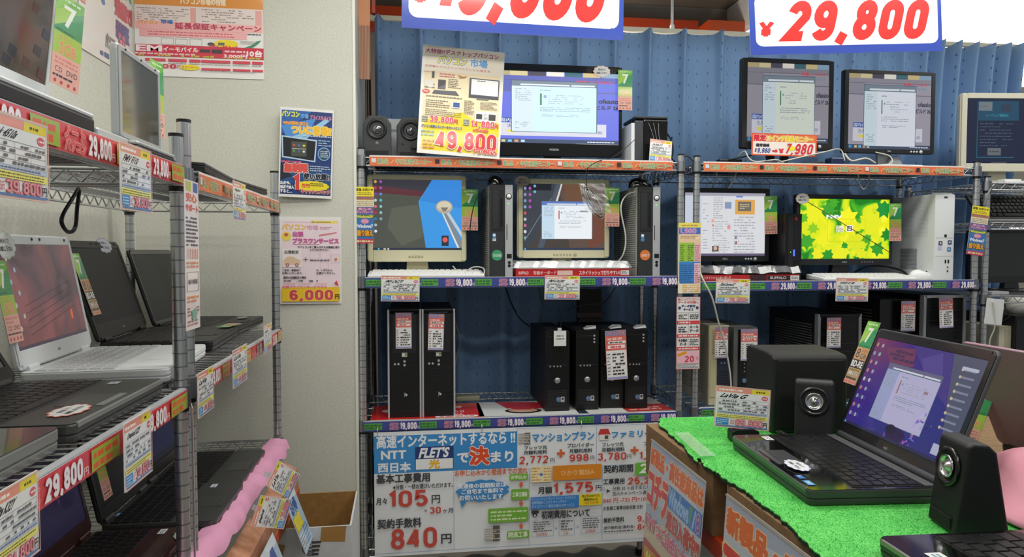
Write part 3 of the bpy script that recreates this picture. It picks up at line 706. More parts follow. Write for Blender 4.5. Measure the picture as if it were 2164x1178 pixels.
# curtain
def curtain():
    x0, x1, zt, zb = -.165, 3.0, 2.405, .04; n = 760; rows = 16
    pl = [PY(p, 60, 3.12).x for p in (800, 889, 973, 1055, 1137, 1218, 1297, 1371, 1443, 1519, 1590, 1660, 1728, 1795, 1850, 1905)]
    xx = pl[-1] + .12
    while xx < x1: pl.append(xx); xx += .085
    vs = []; uv = []; u = 0
    for i in range(n + 1):
        x = x0 + (x1 - x0) * i / n
        k = min(range(len(pl)), key=lambda q: abs(pl[q] - x)); d = abs(pl[k] - x)
        sp = (pl[min(k + 1, len(pl) - 1)] - pl[max(k - 1, 0)]) / 2 or .1
        g = 1 if x < 2.2 else 1 + 1.6 * (x - 2.2)
        for j in range(rows + 1):
            t = j / rows; z = zt + (zb - zt) * t
            pinch = math.exp(-(d / .014) ** 2) * .045 * math.exp(-t * 7)
            wave = .027 * g * math.cos(PI * min(1, d / (sp / 2))) * (.4 + .6 * min(1, t * 4)) + .010 * math.sin(x * 9 + 1.3 + t) + .007 * math.sin(x * 61 + 2 * math.sin(x * 5)) * min(1, t * 2.5)
            sh = -.16 * t * max(0, (x - 2.2) / .8) + .01 * math.sin(x * 23) * t
            zz = z + (.012 * math.exp(-(d / .016) ** 2) + .006 * math.sin(x * 60) * (x > 2.3)) * (1 - t)
            vs.append((x + sh, 3.13 - pinch - wave * .9, zz)); uv.append((u, z))
        if i < n: u += math.hypot((x1 - x0) / n, 0) * (1 if x < 2.2 else 1.35)
    fs = [(i * (rows + 1) + j, i * (rows + 1) + j + 1, (i + 1) * (rows + 1) + j + 1, (i + 1) * (rows + 1) + j) for i in range(n) for j in range(rows)]
    me = bpy.data.meshes.new('curtain'); me.from_pydata(vs, [], fs); me.materials.append(CURT)
    ul = me.uv_layers.new(name='UVMap')
    for lp in me.loops: ul.data[lp.index].uv = uv[lp.vertex_index]
    me.polygons.foreach_set('use_smooth', [True] * len(fs))
    o = bpy.data.objects.new('curtain', me); COL.objects.link(o)
    so = o.modifiers.new('thick', 'SOLIDIFY'); so.thickness = .0015
    return tag(o, 'long pleated blue curtain with dark dashes hanging behind the racks', 'curtain')
curtain()
m = MB(); m.box(-.2, 3.05, 3.135, 3.16, 2.41, 2.43, M('#d8d2bc', .4)); rail = m.make('curtain_rail')
tag(rail, 'long cream curtain rail above the blue curtain', 'curtain rail')
a = PY(1420, 64, 3.15); m = MB(); m.cyl((a.x, 3.148, 2.43), (a.x, 3.148, 2.94), .006, WHT, n=10); m.box(a.x - .008, a.x + .008, 3.14, 3.156, 2.43, 2.45, WHT); m.make('hanger_rod', rail)
# corner clutter beside the column
for i, (xx, yy, lean, top, lb) in enumerate(((-.228, 3.065, 0, 118, 'tallest dark brown board right against the plaster column'), (-.209, 3.12, .0, 132, 'second dark brown board from the plaster column'), (-.19, 3.175, .015, 136, 'third dark brown board from the plaster column'), (-.176, 3.23, .02, 150, 'dark brown board touching the blue curtain'))):
    m = MB(); zt = PY(780, top, yy).z; m.prism([(-.006, .3), (.006, .3), (.006 - lean, zt), (-.006 - lean, zt)], 0, .05, M('#3a2c1c', .7), 'y')
    tag(m.make('dark_board', None, (xx, yy, 0)), lb, 'board', 'dark boards beside the plaster column')
lb_ = bpy.data.lights.new('rear_fill', 'POINT'); lb_.energy = 22; lb_.color = (1, .9, .78); lb_.shadow_soft_size = .12  # added unseen fill light that brightens the ceiling and wall behind the curtain
lo = bpy.data.objects.new('rear_fill', lb_); COL.objects.link(lo); lo.location = (.9, 3.6, 2.1)
a = PY(777, 60, 2.75); m = MB(); m.prism([(-.03, 0), (.01, 0), (.02, .5), (-.045, .5)], 0, .004, M('#f0a878', .6), 'y'); m.prism([(-.03, -.2), (.01, -.2), (.01, 0), (-.03, 0)], .001, .004, M('#d8b090', .6), 'y')
for i in range(7): m.box(-.027 + i * .0055, -.025 + i * .0055, -.0005, .001, -.2, 0, M('#a8604c', .6))
m.box(.018, .03, 0, .03, .05, .5, M('#b03a28', .5)); tag(m.make('orange_pennant', None, (a.x, 2.72, a.z)), 'orange paper pennant hanging beside the column edge by the ceiling', 'pennant')

# ceiling lamps (above the frame)
for i, (lx, ly, pw) in enumerate(LAMPS[:6]):
    t = thing('ceiling_lamp', 'white fluorescent ceiling lamp ' + ['behind the camera on the left', 'behind the camera above the turf table', 'above the left racks by the column', 'above the middle rack', 'above the right rack', 'above the rightmost rack'][i], 'lamp', (lx, ly, 2.7), 0, 'fluorescent ceiling lamps')
    m = MB(); m.prism([(-.07, 0), (.07, 0), (.04, -.05), (-.04, -.05)], -.6, .6, WHT, 'x'); m.make('housing', t)
    m = MB()
    m.cyl((-.58, -.05, -.065), (.58, -.05, -.065), .014, M('#ffffff', .3, emit=2.5), n=12); m.cyl((-.58, .05, -.065), (.58, .05, -.065), .014, M('#ffffff', .3, emit=2.5), n=12); m.make('tube', t)

# ================================================================= RACKS
RY = 2.575
MX = PY(765, 500, RY).x; RX = PY(1471, 500, RY).x; QX = PY(2083, 500, RY).x
wire_rack('chrome wire rack in the middle with two cream monitors on its second shelf', MX, RY, 0, 1.205, .46, 1.765, [.30, .775, 1.30, 1.74],
          {1: ('19,800', .0, 1.19, 6), 2: ('19,800', .01, 1.19, 6), 3: ('orange', .03, 1.165, 5)}, shade_liners=(2, 3))
wire_rack('chrome wire rack right of the centre holding the two black monitors on top', RX, RY, 0, 1.205, .46, 1.76, [.30, .785, 1.278, 1.74],
          {1: ('29,800', .02, 1.19, 6), 2: ('29,800', .015, 1.19, 6), 3: ('orange', .02, 1.13, 5)}, shade_liners=(2, 3))
wire_rack('chrome wire rack at the right edge with a white monitor on top', QX, RY, 0, 1.0, .46, 1.70, [.30, .785, 1.215, 1.52, 1.682], {})
LX = -.445
wire_rack('chrome wire rack nearest the camera on the left, full of laptops', LX, .45, PI / 2, .95, .44, 1.615, [.30, .785, 1.137, 1.557],
          {2: ('red', .02, .93, 3), 3: ('red', .02, .93, 4)})
wire_rack('chrome wire rack between the front left rack and the column', LX, 1.447, PI / 2, .89, .44, 1.65, [.30, .785, 1.145, 1.557],
          {2: ('red', .03, .87, 4), 3: ('orange', .03, .87, 5)})

# ================================================================= MIDDLE RACK, top shelf
ZT = 1.7415
def scrbox(p0, q0, p1, q1, Y):
    a = PY(p0, (q0 + q1) / 2, Y); b = PY(p1, (q0 + q1) / 2, Y); pm = (p0 + p1) / 2
    return b.x - a.x, PY(pm, q0, Y).z - PY(pm, q1, Y).z, (a.x + b.x) / 2, PY(pm, q1, Y).z
def desk_speaker(label, x, y, z, rz, knob=False, w=.105, h=.155):
    t = thing('speaker', label, 'speaker', (x, y, z), rz, 'pair of charcoal desk speakers')
    G = M('#3a3c3e', .5); m = MB()
    m.prism([(-w / 2, 0), (w / 2, 0), (w / 2, h * .8), (w * .3, h), (-w * .3, h), (-w / 2, h * .8)], 0, .1, G, 'y', top=[(-w * .4, .0), (w * .4, .0), (w * .4, h * .8), (w * .25, h * .9), (-w * .25, h * .9), (-w * .4, h * .8)])
    m.make('cabinet', t, bevel=.005, seg=3)
    m = MB(); m.lathe([(.037, 0), (.037, .004), (.03, .005), (.027, .001), (.018, -.002)], M('#1a1b1d', .4), (0, 0, h * .68), 'y', 28); m.lathe([(.018, .000), (.014, .006), (0, .009)], M('#8a8c90', .15, .9), (0, -.0005, h * .68), 'y', 24); m.make('driver', t)
    m = MB(); m.box(-w * .4, w * .4, -.0015, .002, .006, h * .17, M('#0c0c0e', .6)); m.make('port', t)
    if knob: m = MB(); m.cyl((.012, -.014, h * .33), (.012, 0, h * .33), .013, M('#2c2d30', .35), n=20); m.make('volume_knob', t); m = MB(); m.cyl((-.03, -.002, h * .36), (-.03, 0, h * .36), .004, BLK, n=10); m.make('socket', t)
    else: S = Sheet(10, 6, .014, .01); S.t('G', 2, 0, 8, 3.4, '#b8bcc0', b=.1); S.r(0, 4.6, 10, 5.6, '#80848a'); S.mb.make('logo', t, loc=(0, -.0006, h * .35))
    return t
a = PY(797, 328, 2.62); desk_speaker('charcoal desk speaker at the left end of the top shelf', a.x, 2.62, ZT, R(-4)); SPK = a
a = PY(868, 328, 2.64); desk_speaker('charcoal desk speaker with volume knob half hidden by the yellow price poster', a.x, 2.64, ZT, R(-4), True)
a = PY(834, 328, 2.8); m = MB(); m.box(-.05, .06, 0, .12, 0, .17, M('#c2c8cc', .5)); m.box(-.04, .05, -.001, 0, .12, .13, M('#8a9298', .5)); tag(m.make('grey_box', None, (a.x, 2.76, ZT)), 'pale grey box behind and between the two charcoal speakers', 'box')
# TV
w_, h_, xc, zb = scrbox(1034, 152, 1305, 303, 2.72)
S = scr_web(100, 56, w_, h_, 1.05, '#6a74d8', '#6068b4', (16, 7.6, 82, 47), '#cdefff')
# screen drawn with a blue cast
monitor('wide black monitor with a blue lit desktop behind the yellow price poster', (xc, 2.72, ZT), 0, w_, h_, (.027, .014, .028, .05), BLKG, S, .05, 'oval', ('MOSON', '#c8ccd0', .036, .008), lift=zb - .05 - ZT, rim=.008)
seven_tag('green and pink spec tag taped to the right side of the blue lit monitor', (PY(1322, 190, 2.70).x, 2.705, PY(1322, 190, 2.7).z), (0, 0, 0), 0, .058, .158)
cloud('cloud shaped sticker on the top edge of the blue lit monitor', (PY(1273, 150, 2.70).x, 2.708, PY(1273, 150, 2.7).z), (0, 0, 0), .072, .047)
m = MB(); a = PY(1200, 330, 2.62); m.box(-.16, .16, 0, .02, 0, .008, BLK)
tag(m.make('black_cover', None, (a.x, 2.6, ZT)), 'flat black cover strip lying in front of the wide monitor', 'cover')
# yellow price poster 49,800
S = Sheet(820, 1045, .30, .398, 'L'); random.seed(5)
S.r(30, 20, 790, 1010, '#f4e2bc'); S.r(30, 20, 790, 240, '#f7ecd8')
S.p([(60, 720), (300, 660), (420, 620), (560, 690), (800, 700), (800, 1010), (60, 1010), (30, 900)], '#f6dd28')
S.t('大特価!!デスクトップパソコン', 30, 30, 760, 75, '#b04a68', b=2, out='#fff', ob=2); S.t('パソコン', 160, 95, 440, 165, '#f2ea50', b=4, out='#5a7fb8', ob=5); S.t('市場', 480, 95, 650, 170, '#6aa4dc', b=4, out='#fff', ob=4)
S.t('世界最小デスクトップとテレビも使える', 30, 190, 680, 212, '#e0707c')
S.r(20, 255, 140, 260, '#e8a0b0'); S.r(105, 250, 130, 315, '#33343c'); S.r(40, 335, 130, 410, '#e6e2d8'); S.z(40, 335, 140, 420, 3, '#8c8c88', .5, .5); S.r(170, 325, 245, 415, '#3c3c44'); S.p([(175, 400), (240, 370), (240, 412), (180, 415)], '#6a6c74')
S.p([(135, 430), (350, 425), (385, 465), (115, 465)], '#5c5c68'); S.e(55, 447, 38, 20, '#d8434c'); S.t('限定', 30, 437, 80, 457, '#fff'); S.z(180, 255, 330, 300, 2, '#e07a7a', .5); S.p([(360, 260), (440, 285), (450, 265), (380, 295)], '#c88a28')
S.z(270, 305, 400, 400, 6, '#6c665a', .4); S.r(480, 280, 780, 470, '#4c4e58'); S.r(500, 290, 770, 440, '#fafafa'); S.z(560, 295, 640, 312, 1, '#555'); S.r(560, 470, 680, 485, '#777'); S.z(60, 480, 420, 500, 1, '#8c8478')
S.z(60, 520, 300, 600, 4, '#6c665a', .35); S.z(60, 610, 420, 680, 4, '#6c665a', .35); S.r(320, 530, 400, 590, '#eee'); S.r(330, 535, 395, 580, '#3a5c9c'); S.z(440, 500, 540, 640, 9, '#6c665a', .4); S.z(600, 500, 770, 580, 6, '#6c665a', .4)
S.r(550, 600, 770, 700, '#f4f4f0'); S.r(565, 625, 625, 675, '#3c3c44'); S.r(690, 620, 760, 680, '#4c4440'); S.z(640, 620, 680, 680, 5, '#888')
S.r(30, 685, 90, 740, '#b8b89c'); S.z(34, 690, 86, 736, 2, '#777', .6); S.t('39,800', 110, 680, 340, 740, '#e0506a', b=5, out='#fff', ob=3); S.t('円', 345, 700, 385, 740, '#e0506a', b=2)
S.r(440, 685, 500, 745, '#b8b89c'); S.z(444, 690, 496, 740, 2, '#777', .6); S.t('14,800', 520, 690, 750, 755, '#e0506a', b=5, out='#fff', ob=3); S.t('円', 755, 715, 790, 755, '#e0506a', b=2)
S.t('パソコン本体とモニターをセットにして', 30, 768, 430, 796, '#4a62a8', b=1.5); S.t('5年60回', 540, 770, 690, 800, '#e0506a', b=1.5); S.z(30, 815, 180, 880, 2, '#8fb8a8', .5); S.z(50, 900, 170, 1000, 3, '#e8a060', .5)
S.t('49,800', 165, 815, 780, 985, '#e03c46', b=13, out='#fbe9ea', ob=9); S.t('円/税込', 560, 965, 790, 1010, '#e0505a', b=3, out='#fff6d8', ob=3)
a = PY(886, 331, 2.53); b = PY(1047, 332, 2.53)
o = S.make('price_poster', M('#f2efe8', .3, coat=.6), None, .0012, loc=((a.x + b.x) / 2 + .016, 2.56, ZT + .2), rot=(R(-5), R(3.6), 0)); tag(o, 'yellow and cream laminated poster priced 49,800 leaning on the top shelf', 'poster')
# small PC and card
a = PY(1344, 336, 2.66); t = thing('small_computer', 'small black and silver computer standing right of the wide monitor', 'computer', (a.x + .03, 2.66, ZT), R(0))
m = MB(); m.box(-.035, -.0, .0, .02, 0, .17, M('#4a4d52', .35, .4)); m.box(-.05, -.035, 0, .15, 0, .16, WHT); m.make('front_panel', t, bevel=.003)
m = MB(); m.box(0, .1, .0, .16, .0, .175, BLKG); m.box(-.035, .1, .0, .16, .175, .188, BLK); m.make('case', t, bevel=.005)
m = MB()
for i in range(3): m.tube([(.02 + .02 * i, -.002, .16), (.04 + .012 * i, -.004, .1), (.03 + .03 * i, -.003, .05)], .0012, M('#8a8d90', .4), n=5)
m.make('wrapping', t)
price_card('One Series X10', '29,800', 'small price card leaning on the small black computer of the top shelf', (PY(1396, 316, 2.6).x, 2.6, ZT + .043), (R(-8), R(6), 0), .088, .088, 3)

# ---- second shelf
Z2 = 1.3015
w_, h_, xc, zb = scrbox(787, 380, 975, 529, 2.7)
S = Sheet(188, 149, w_, h_, 'E', .95); random.seed(9)
S.r(0, 0, 188, 149, '#4c4f46'); S.p([(0, 12), (120, 26), (118, 36), (0, 28)], '#5a2c34'); S.p([(0, 0), (125, 0), (122, 26), (0, 12)], '#35343c'); S.p([(125, 0), (188, 0), (188, 149), (112, 149), (96, 46)], '#3a93dc'); S.p([(125, 0), (188, 0), (188, 60), (100, 44)], '#3484d4'); S.p([(40, 60), (95, 52), (108, 120), (60, 140), (30, 100)], '#585c50')
S.p([(142, 62), (150, 58), (188, 130), (188, 149), (180, 149)], '#7c848c'); S.p([(150, 62), (156, 60), (188, 110), (188, 122)], '#b8c4cc'); S.p([(144, 66), (147, 66), (184, 146), (180, 147)], '#cfd8de')
S.e(151, 57, 18, 14, '#b0a894'); S.e(151, 55, 15, 10, '#cfc6b0'); S.p([(143, 58), (160, 58), (154, 66), (148, 66)], '#7c7668')
for i in range(9):
    S.e(6, 5 + 13 * i, 3, 3.2, ['#d09a50', '#b03a4a', '#7c3aa0', '#b8c0c8', '#c86a78', '#a83038', '#3870a0', '#9cb8c8', '#d8d8e0'][i], 10)
    if i < 7: S.e(17, 5 + 13 * i, 3, 3.2, ['#a04ab0', '#a04ab0', '#5c80c8', '#58b0c0', '#88b8c0', '#8ab4c4', '#7c9ca8'][i], 10)
S.r(145, 118, 160, 140, '#28303c'); S.e(152.5, 127, 5.5, 5.5, '#e05a54', 14); S.r(0, 144, 188, 149, '#2c3440'); S.e(12, 146.4, 2, 2, '#58b8e0', 8); S.r(22, 145, 27, 148, '#d0c8a0'); S.e(32, 146.5, 2, 2, '#d8d8d8', 8)
monitor('cream monitor showing a tower on a blue sky, left end of the second shelf', (xc, 2.7, Z2), 0, w_, h_, (.021, .019, .019, .045), CREAM, S, .06, 'block', ('FUJITSU', '#7c7860', .022, .0035), lift=zb - .045 - Z2, rim=.012, buttons=(5, M('#b5af90', .5), .012, -.03, False))
seven_tag('glossy green spec tag right of the cream monitor with the blue sky', (PY(993, 444, 2.69).x, 2.69, PY(993, 444, 2.69).z), (0, 0, 0), 0, .062, .158)
a = PY(893, 586, 2.60); keyboard('white keyboard in front of the cream monitor with the blue sky', (a.x + .015, 2.65, Z2), 0, WHT, M('#e6e6e2', .5), .43, .13)
w_, h_, xc, zb = scrbox(1105, 389, 1278, 529, 2.72)
S = Sheet(173, 140, w_, h_, 'E', .9); random.seed(10)
S.r(0, 0, 173, 140, '#463e38'); S.p([(0, 0), (70, 0), (28, 120), (0, 140)], '#3a3f48'); S.p([(75, 0), (173, 0), (173, 140), (100, 140)], '#5c4a40'); S.p([(70, 0), (84, 0), (42, 140), (30, 140)], '#4b5564'); S.p([(80, 0), (83, 0), (70, 50), (62, 60)], '#d8d4cc'); S.p([(86, 0), (150, 0), (120, 60), (90, 60)], '#6c4c38'); S.l([(4, 120), (60, 30)], 1, '#8a98a8'); S.p([(130, 70), (173, 50), (173, 120), (140, 140)], '#6e4232')
S.r(0, 0, 60, 14, '#1c1e26')
for i in range(9): S.e(5, 10 + 13 * i, 3, 3.4, ['#8890c0', '#8890c0', '#6c9cc8', '#78a8c8', '#c85a5a', '#b8c8d0', '#c86a8a', '#d8d8e0', '#7c9ca8'][i], 10)
for i in range(4): S.e(15, 10 + 13 * i, 3, 3.4, '#a850b0', 10); S.e(25, 5 + 12 * i, 3, 3, '#70b0d8', 10) if i < 2 else None
dialog(S, 40, 37, 146, 116, '#5c78c0', '#c4dcec', '#eaf0f4', '#b8403c'); S.r(120, 56, 138, 59, '#7c8c9c'); S.r(0, 135, 173, 140, '#2c3850'); S.e(5, 137.5, 2, 2, '#58b8e0', 8)
monitor('cream monitor with a dialog window, between the two slim desktop computers', (xc, 2.72, Z2), 0, w_, h_, (.022, .022, .020, .032), CREAM, S, .06, 'block', None, lift=zb - .032 - Z2, rim=.014, buttons=(6, M('#bdb797', .5), .013, -.04, True))
cloud('dull cloud shaped sticker on the corner of the cream monitor with a dialog window', (PY(1104, 383, 2.71).x, 2.71, PY(1104, 383, 2.71).z), (0, 0, R(0)), .066, .043, '#a89c94', '#8c8078')
seven_tag('green spec tag with a blue band right of the cream monitor with a dialog window', (PY(1294, 438, 2.7).x, 2.7, PY(1294, 438, 2.7).z), (0, 0, 0), 0, .058, .155)
# red keyboard box + wrapped keyboard
a = PY(1090, 588, 2.6); b = PY(1331, 588, 2.6); wbx = b.x - a.x
t = thing('keyboard_box', 'red keyboard box with white Japanese lettering on the second shelf', 'box', ((a.x + b.x) / 2, 2.6, Z2))
m = MB(); m.box(-wbx / 2, wbx / 2, 0, .13, 0, .028, M('#c41c20', .35, coat=.3)); m.make('carton', t, bevel=.001)
S = Sheet(240, 16, wbx, .028, 'L'); S.t('BUFFALO', 6, 5, 26, 11, '#f0d8d8', b=.2); S.t('スタイリッシュで打ちやすい!', 132, 3.5, 218, 12.5, '#f4e4e4', b=.25); S.r(220, 3, 238, 13, '#d8d8d8'); S.z(222, 5, 236, 11, 2, '#555'); S.t('有線キーボード', 36, 4, 84, 12, '#f2c8c8', b=.2); S.r(86, 3, 118, 13, '#e8c4bc'); S.mb.make('lettering', t, loc=(0, -.0005, .014))
t = keyboard('white keyboard in clear plastic lying on the red keyboard box', ((a.x + b.x) / 2, 2.665, Z2 + .029), 0, WHT, M('#d8d8d4', .5), .44, .13, 'wrapped_keyboard')
m = MB(); random.seed(4); vs = []; nx, ny = 26, 8
for i in range(nx + 1):
    for j in range(ny + 1):
        e = (i in (0, nx)) or (j in (0, ny)); vs.append((-.235 + .47 * i / nx, -.075 + .15 * j / ny, (.002 if e else .026) + random.uniform(0, .006)))
m.add(vs, [(i * (ny + 1) + j, (i + 1) * (ny + 1) + j, (i + 1) * (ny + 1) + j + 1, i * (ny + 1) + j + 1) for i in range(nx) for j in range(ny)], M('#e8ecf0', .15, alpha=.35, coat=1)); tag(m.make('plastic_sleeve', t), 'crumpled clear plastic sleeve', None)
# slim towers
def front_x(p0, p1, Y): return (PY(p0, 560, Y).x + PY(p1, 560, Y).x) / 2
slim_tower('slim grey desktop computer with a round green sticker on the second shelf', (front_x(1034, 1084, 2.6), 2.6, Z2), 0, '#3f9c6c', 'XX500', 'slim black and silver desktop computers')
slim_tower('slim grey desktop computer with a round orange sticker on the second shelf', (front_x(1347, 1395, 2.6), 2.6, Z2), 0, '#e07a34', '2007', 'slim black and silver desktop computers')
mouse('black computer mouse on the slim computer with a green sticker', (front_x(1034, 1084, 2.6) - .01, 2.68, Z2 + .345), R(160), BLKG)
mouse('black computer mouse on the slim computer with an orange sticker', (front_x(1347, 1395, 2.6) - .01, 2.68, Z2 + .345), R(110), BLKG)
CC = 2.535
def pcard(px0, py0, px1, py1, model, price, label, seed, ry=0, Y=CC):
    a = PY(px0, py0, Y); b = PY(px1, py1, Y); return price_card(model, price, label, ((a.x + b.x) / 2, Y, (a.z + b.z) / 2), (0, R(ry), 0), b.x - a.x, a.z - b.z, seed, 'laminated price cards on the shelf edges')
pcard(805, 583, 887, 637, 'FMV-D6270', '19,980', 'price card 19,980 hanging under the cream monitor with the blue sky', 1, 1)
pcard(1151, 583, 1225, 633, 'FMV-D6280', '32,800', 'price card 32,800 hanging under the red keyboard box', 2, 1)
pcard(1513, 590, 1584, 641, 'ThinkCentreA52', '29,800', 'price card 29,800 hanging under the white web page monitor', 3, 1)
pcard(1767, 588, 1834, 637, 'MY30VFJ7 CEL 1800', '64,800', 'price card 64,800 hanging under the monitor with yellow leaves', 4, 1)
# vertical flyers clipped to posts
def os_flyer(label, loc, rot, w, h):
    S = Sheet(40, 122, w, h, 'L'); random.seed(2); S.r(0, 0, 40, 20, '#f4e42c'); S.t('緊急 お知らせ', 2, 3, 38, 9, '#5a4a20', b=.3); S.z(4, 11, 36, 18, 2, '#8a7a28', .5); S.r(0, 20, 40, 43, '#ead9b0'); S.r(0, 20, 40, 28, '#d08a4c'); S.z(2, 21, 38, 27, 2, '#5a5a8c', .6); S.z(2, 30, 38, 41, 3, '#8c8c94', .5)
    S.r(0, 43, 40, 122, '#3c78b8'); S.r(0, 44, 40, 58, '#7858a0'); S.t('安心の', 6, 45, 34, 50, '#f0b4b8', b=.3); S.t('アップグレード', 3, 51, 37, 57, '#f0b4b8', b=.3); S.r(0, 60, 40, 67, '#6c7c30'); S.t('WindowsXP', 3, 61.5, 37, 66.5, '#e8e46c', b=.3); S.e(20, 74, 9, 5.5, '#d88ab0'); S.t('から', 14, 71, 26, 77, '#f8e8ec')
    S.t('Windows7', 3, 81, 37, 88, '#f4f8ff', b=.4); S.t('乗り換え', 3, 93, 37, 106, '#e8a428', b=.8, out='#50341c', ob=.7); S.r(0, 112, 40, 122, '#c83a5c'); S.z(3, 114, 37, 120, 1, '#f2d8a0', .7, cw=4)
    return tag(S.make('flyer', M('#e8e8e8', .35, coat=.4), None, .0006, loc=loc, rot=rot), label, 'flyer')
a = PY(751, 395, 2.55); b = PY(791, 515, 2.55); os_flyer('narrow yellow and blue flyer on the left post of the middle rack', ((a.x + b.x) / 2, 2.55, (a.z + b.z) / 2), (0, 0, 0), b.x - a.x, a.z - b.z)
a = PY(2045, 436, 2.55); b = PY(2090, 540, 2.55); os_flyer('tilted narrow yellow and blue flyer between the two right hand posts', ((a.x + b.x) / 2, 2.552, (a.z + b.z) / 2), (0, R(7), 0), .078, a.z - b.z)
a = PY(1434, 471, 2.552); b = PY(1480, 620, 2.552); S = Sheet(46, 149, b.x - a.x, a.z - b.z, 'L'); random.seed(8)
S.r(0, 0, 46, 149, '#f3ead0'); S.r(0, 0, 46, 10, '#f0e468'); S.z(6, 3, 40, 8, 1, '#c09a3c', .6); S.r(1, 10, 45, 24, '#4a72c8'); S.t('1,980', 3, 12, 36, 22, '#e868b4', b=.6, out='#fff', ob=.4); S.r(1, 24, 45, 42, '#f0d0a8'); S.z(4, 27, 40, 34, 2, '#b08878', .5); S.e(39, 32, 4.5, 3, '#f4e4d0')
S.r(2, 42, 33, 82, '#9ccc44'); S.r(33, 42, 45, 82, '#f2c0cc'); S.r(2, 82, 45, 85, '#3f88d4'); S.r(2, 85, 33, 128, '#3f88d4'); S.r(33, 85, 45, 128, '#f2c8d4'); S.z(4, 46, 12, 81, 8, '#4e7030', .5); S.z(19, 46, 31, 81, 8, '#4e7030', .5); S.z(34, 46, 44, 81, 8, '#c86878', .5); S.z(4, 87, 31, 127, 9, '#2c5c94', .5); S.z(34, 87, 44, 127, 9, '#b06070', .5); S.r(10, 131, 18, 146, '#f0b440'); S.r(22, 131, 44, 146, '#f2c87c'); S.z(11, 132, 43, 146, 3, '#f0e8e0', .5)
tag(S.make('flyer', M('#e8e8e8', .35, coat=.4), None, .0006, loc=((a.x + b.x) / 2, 2.552, (a.z + b.z) / 2)), 'yellow, green and blue price list taped across two rack posts', 'flyer')
a = PY(1430, 628, 2.552); b = PY(1478, 780, 2.552); S = Sheet(48, 152, b.x - a.x, a.z - b.z, 'L'); random.seed(8)
S.t('新しいパソコンへ', 3, 3, 45, 8, '#d0505c', b=.3); S.t('データお引越し', 3, 9, 45, 14, '#d0505c', b=.3); S.t('データ移行', 10, 17, 38, 22, '#3c4470', b=.4); S.t('サービス', 14, 24, 34, 29, '#3c4470', b=.4); S.e(6, 23, 3, 3.4, '#3c4470', 12); S.e(42, 23, 3, 3.4, '#3c4470', 12)
S.r(2, 33, 46, 33.5, '#6c6c74'); S.r(24, 33.5, 24.5, 115, '#6c6c74'); S.z(4, 36, 22, 47, 3, '#44444c', .6); S.z(27, 36, 45, 47, 3, '#44444c', .6)
for v in (50, 78, 105): S.r(1, v, 47, v + 7, '#d8444c'); S.z(4, v + 1, 44, v + 6, 1, '#f6e0e0', .7)
S.z(4, 61, 22, 75, 3, '#44444c', .6); S.t('メール', 27, 60, 45, 66, '#2c2c34', b=.3); S.t('データ', 27, 68, 45, 74, '#2c2c34', b=.3); S.t('その他の', 4, 88, 22, 94, '#2c2c34', b=.3); S.t('データ', 7, 96, 20, 102, '#2c2c34', b=.3); S.z(27, 88, 45, 102, 4, '#44444c', .6)
S.r(1, 114, 47, 140, '#f2c0cc'); S.p([(2, 120), (20, 113), (22, 119), (3, 126)], '#f0a030'); S.t('20', 16, 124, 36, 137, '#d03c58', b=.7); S.t('%', 40, 126, 45, 132, '#d03c58'); S.z(2, 142, 46, 150, 3, '#55555c', .4); S.fr(0, 0, 48, 152, .8, '#d86068')
tag(S.make('flyer', M('#ecebea', .35, coat=.4), None, .0006, loc=((a.x + b.x) / 2, 2.552, (a.z + b.z) / 2)), 'white and red data transfer flyer below the colourful price list', 'flyer')

# ---- bottom shelf
Z3 = .7765
t_ = hp_tower('black desktop computer with silver edges at the left end of the bottom shelf', (front_x(820, 887, 2.6), 2.615, Z3), 0, 'black desktop computers with silver edges', .117, .36, .405)
hp_tower('black desktop computer with silver edges, right one of the standing pair', (front_x(892, 960, 2.6), 2.615, Z3), 0, 'black desktop computers with silver edges', .117, .36, .405)
for i, (x0, x1, yb, lb, yy) in enumerate(((1152, 1205, 877, 'black desktop computer with a white paper tag hanging on its front', 2.62), (1217, 1267, 872, 'black desktop computer right of the one with the white paper tag', 2.625), (1270, 1320, 870, 'black desktop computer with a long red and white tag', 2.64), (1322, 1371, 868, 'black desktop computer at the right end of the row of four', 2.625))):
    dell_tower(lb, (front_x(x0, x1, yy), yy, Z3), 0, 'row of four black desktop computers', PY(x1, 700, yy).x - PY(x0, 700, yy).x - .003, .35, .315)
    if i != 0:
        a = PY((x0 + x1) / 2, 690, yy + .08); m = MB(); m.add([(-.025, -.03, 0), (.02, -.035, .004), (.03, .01, .012), (-.02, .02, .001), (0, .03, .01)], [(0, 1, 2, 3), (3, 2, 4)], M('#d8dadc', .6)); tag(m.make('paper_slip', None, (a.x, yy + .06, Z3 + .3135)), ['', 'white paper slip on top of the second black computer of the row', 'white paper slip on top of the black computer with the red tag', 'white paper slip on top of the last black computer of the row'][i], 'paper')
def tag_at(p0, q0, p1, q1, Y, label, seed, ry=0, rz=0, g='red and white spec tags'):
    a = PY(p0, q0, Y); b = PY(p1, q1, Y); return red_tag(label, ((a.x + b.x) / 2, Y, (a.z + b.z) / 2), (0, R(ry), R(rz)), abs(b.x - a.x), a.z - b.z, seed, g)
tag_at(836, 662, 870, 737, 2.59, 'red and white spec tag on the leftmost black computer of the bottom shelf', 1)
tag_at(905, 664, 938, 740, 2.59, 'red and white spec tag on the second black computer from the left', 2, 2)
tag_at(1281, 699, 1324, 802, 2.61, 'long red and white spec tag hanging on the third computer of the row of four', 3, -3)
a = PY(1171, 700, 2.6); b = PY(1197, 732, 2.6); S = Sheet(26, 32, b.x - a.x, a.z - b.z); S.t('本体のみ', 5, 9, 21, 13, '#44444a', b=.1); S.z(5, 15, 22, 19, 1, '#44444a'); S.r(8, -6, 16, 2, '#d8dad8')
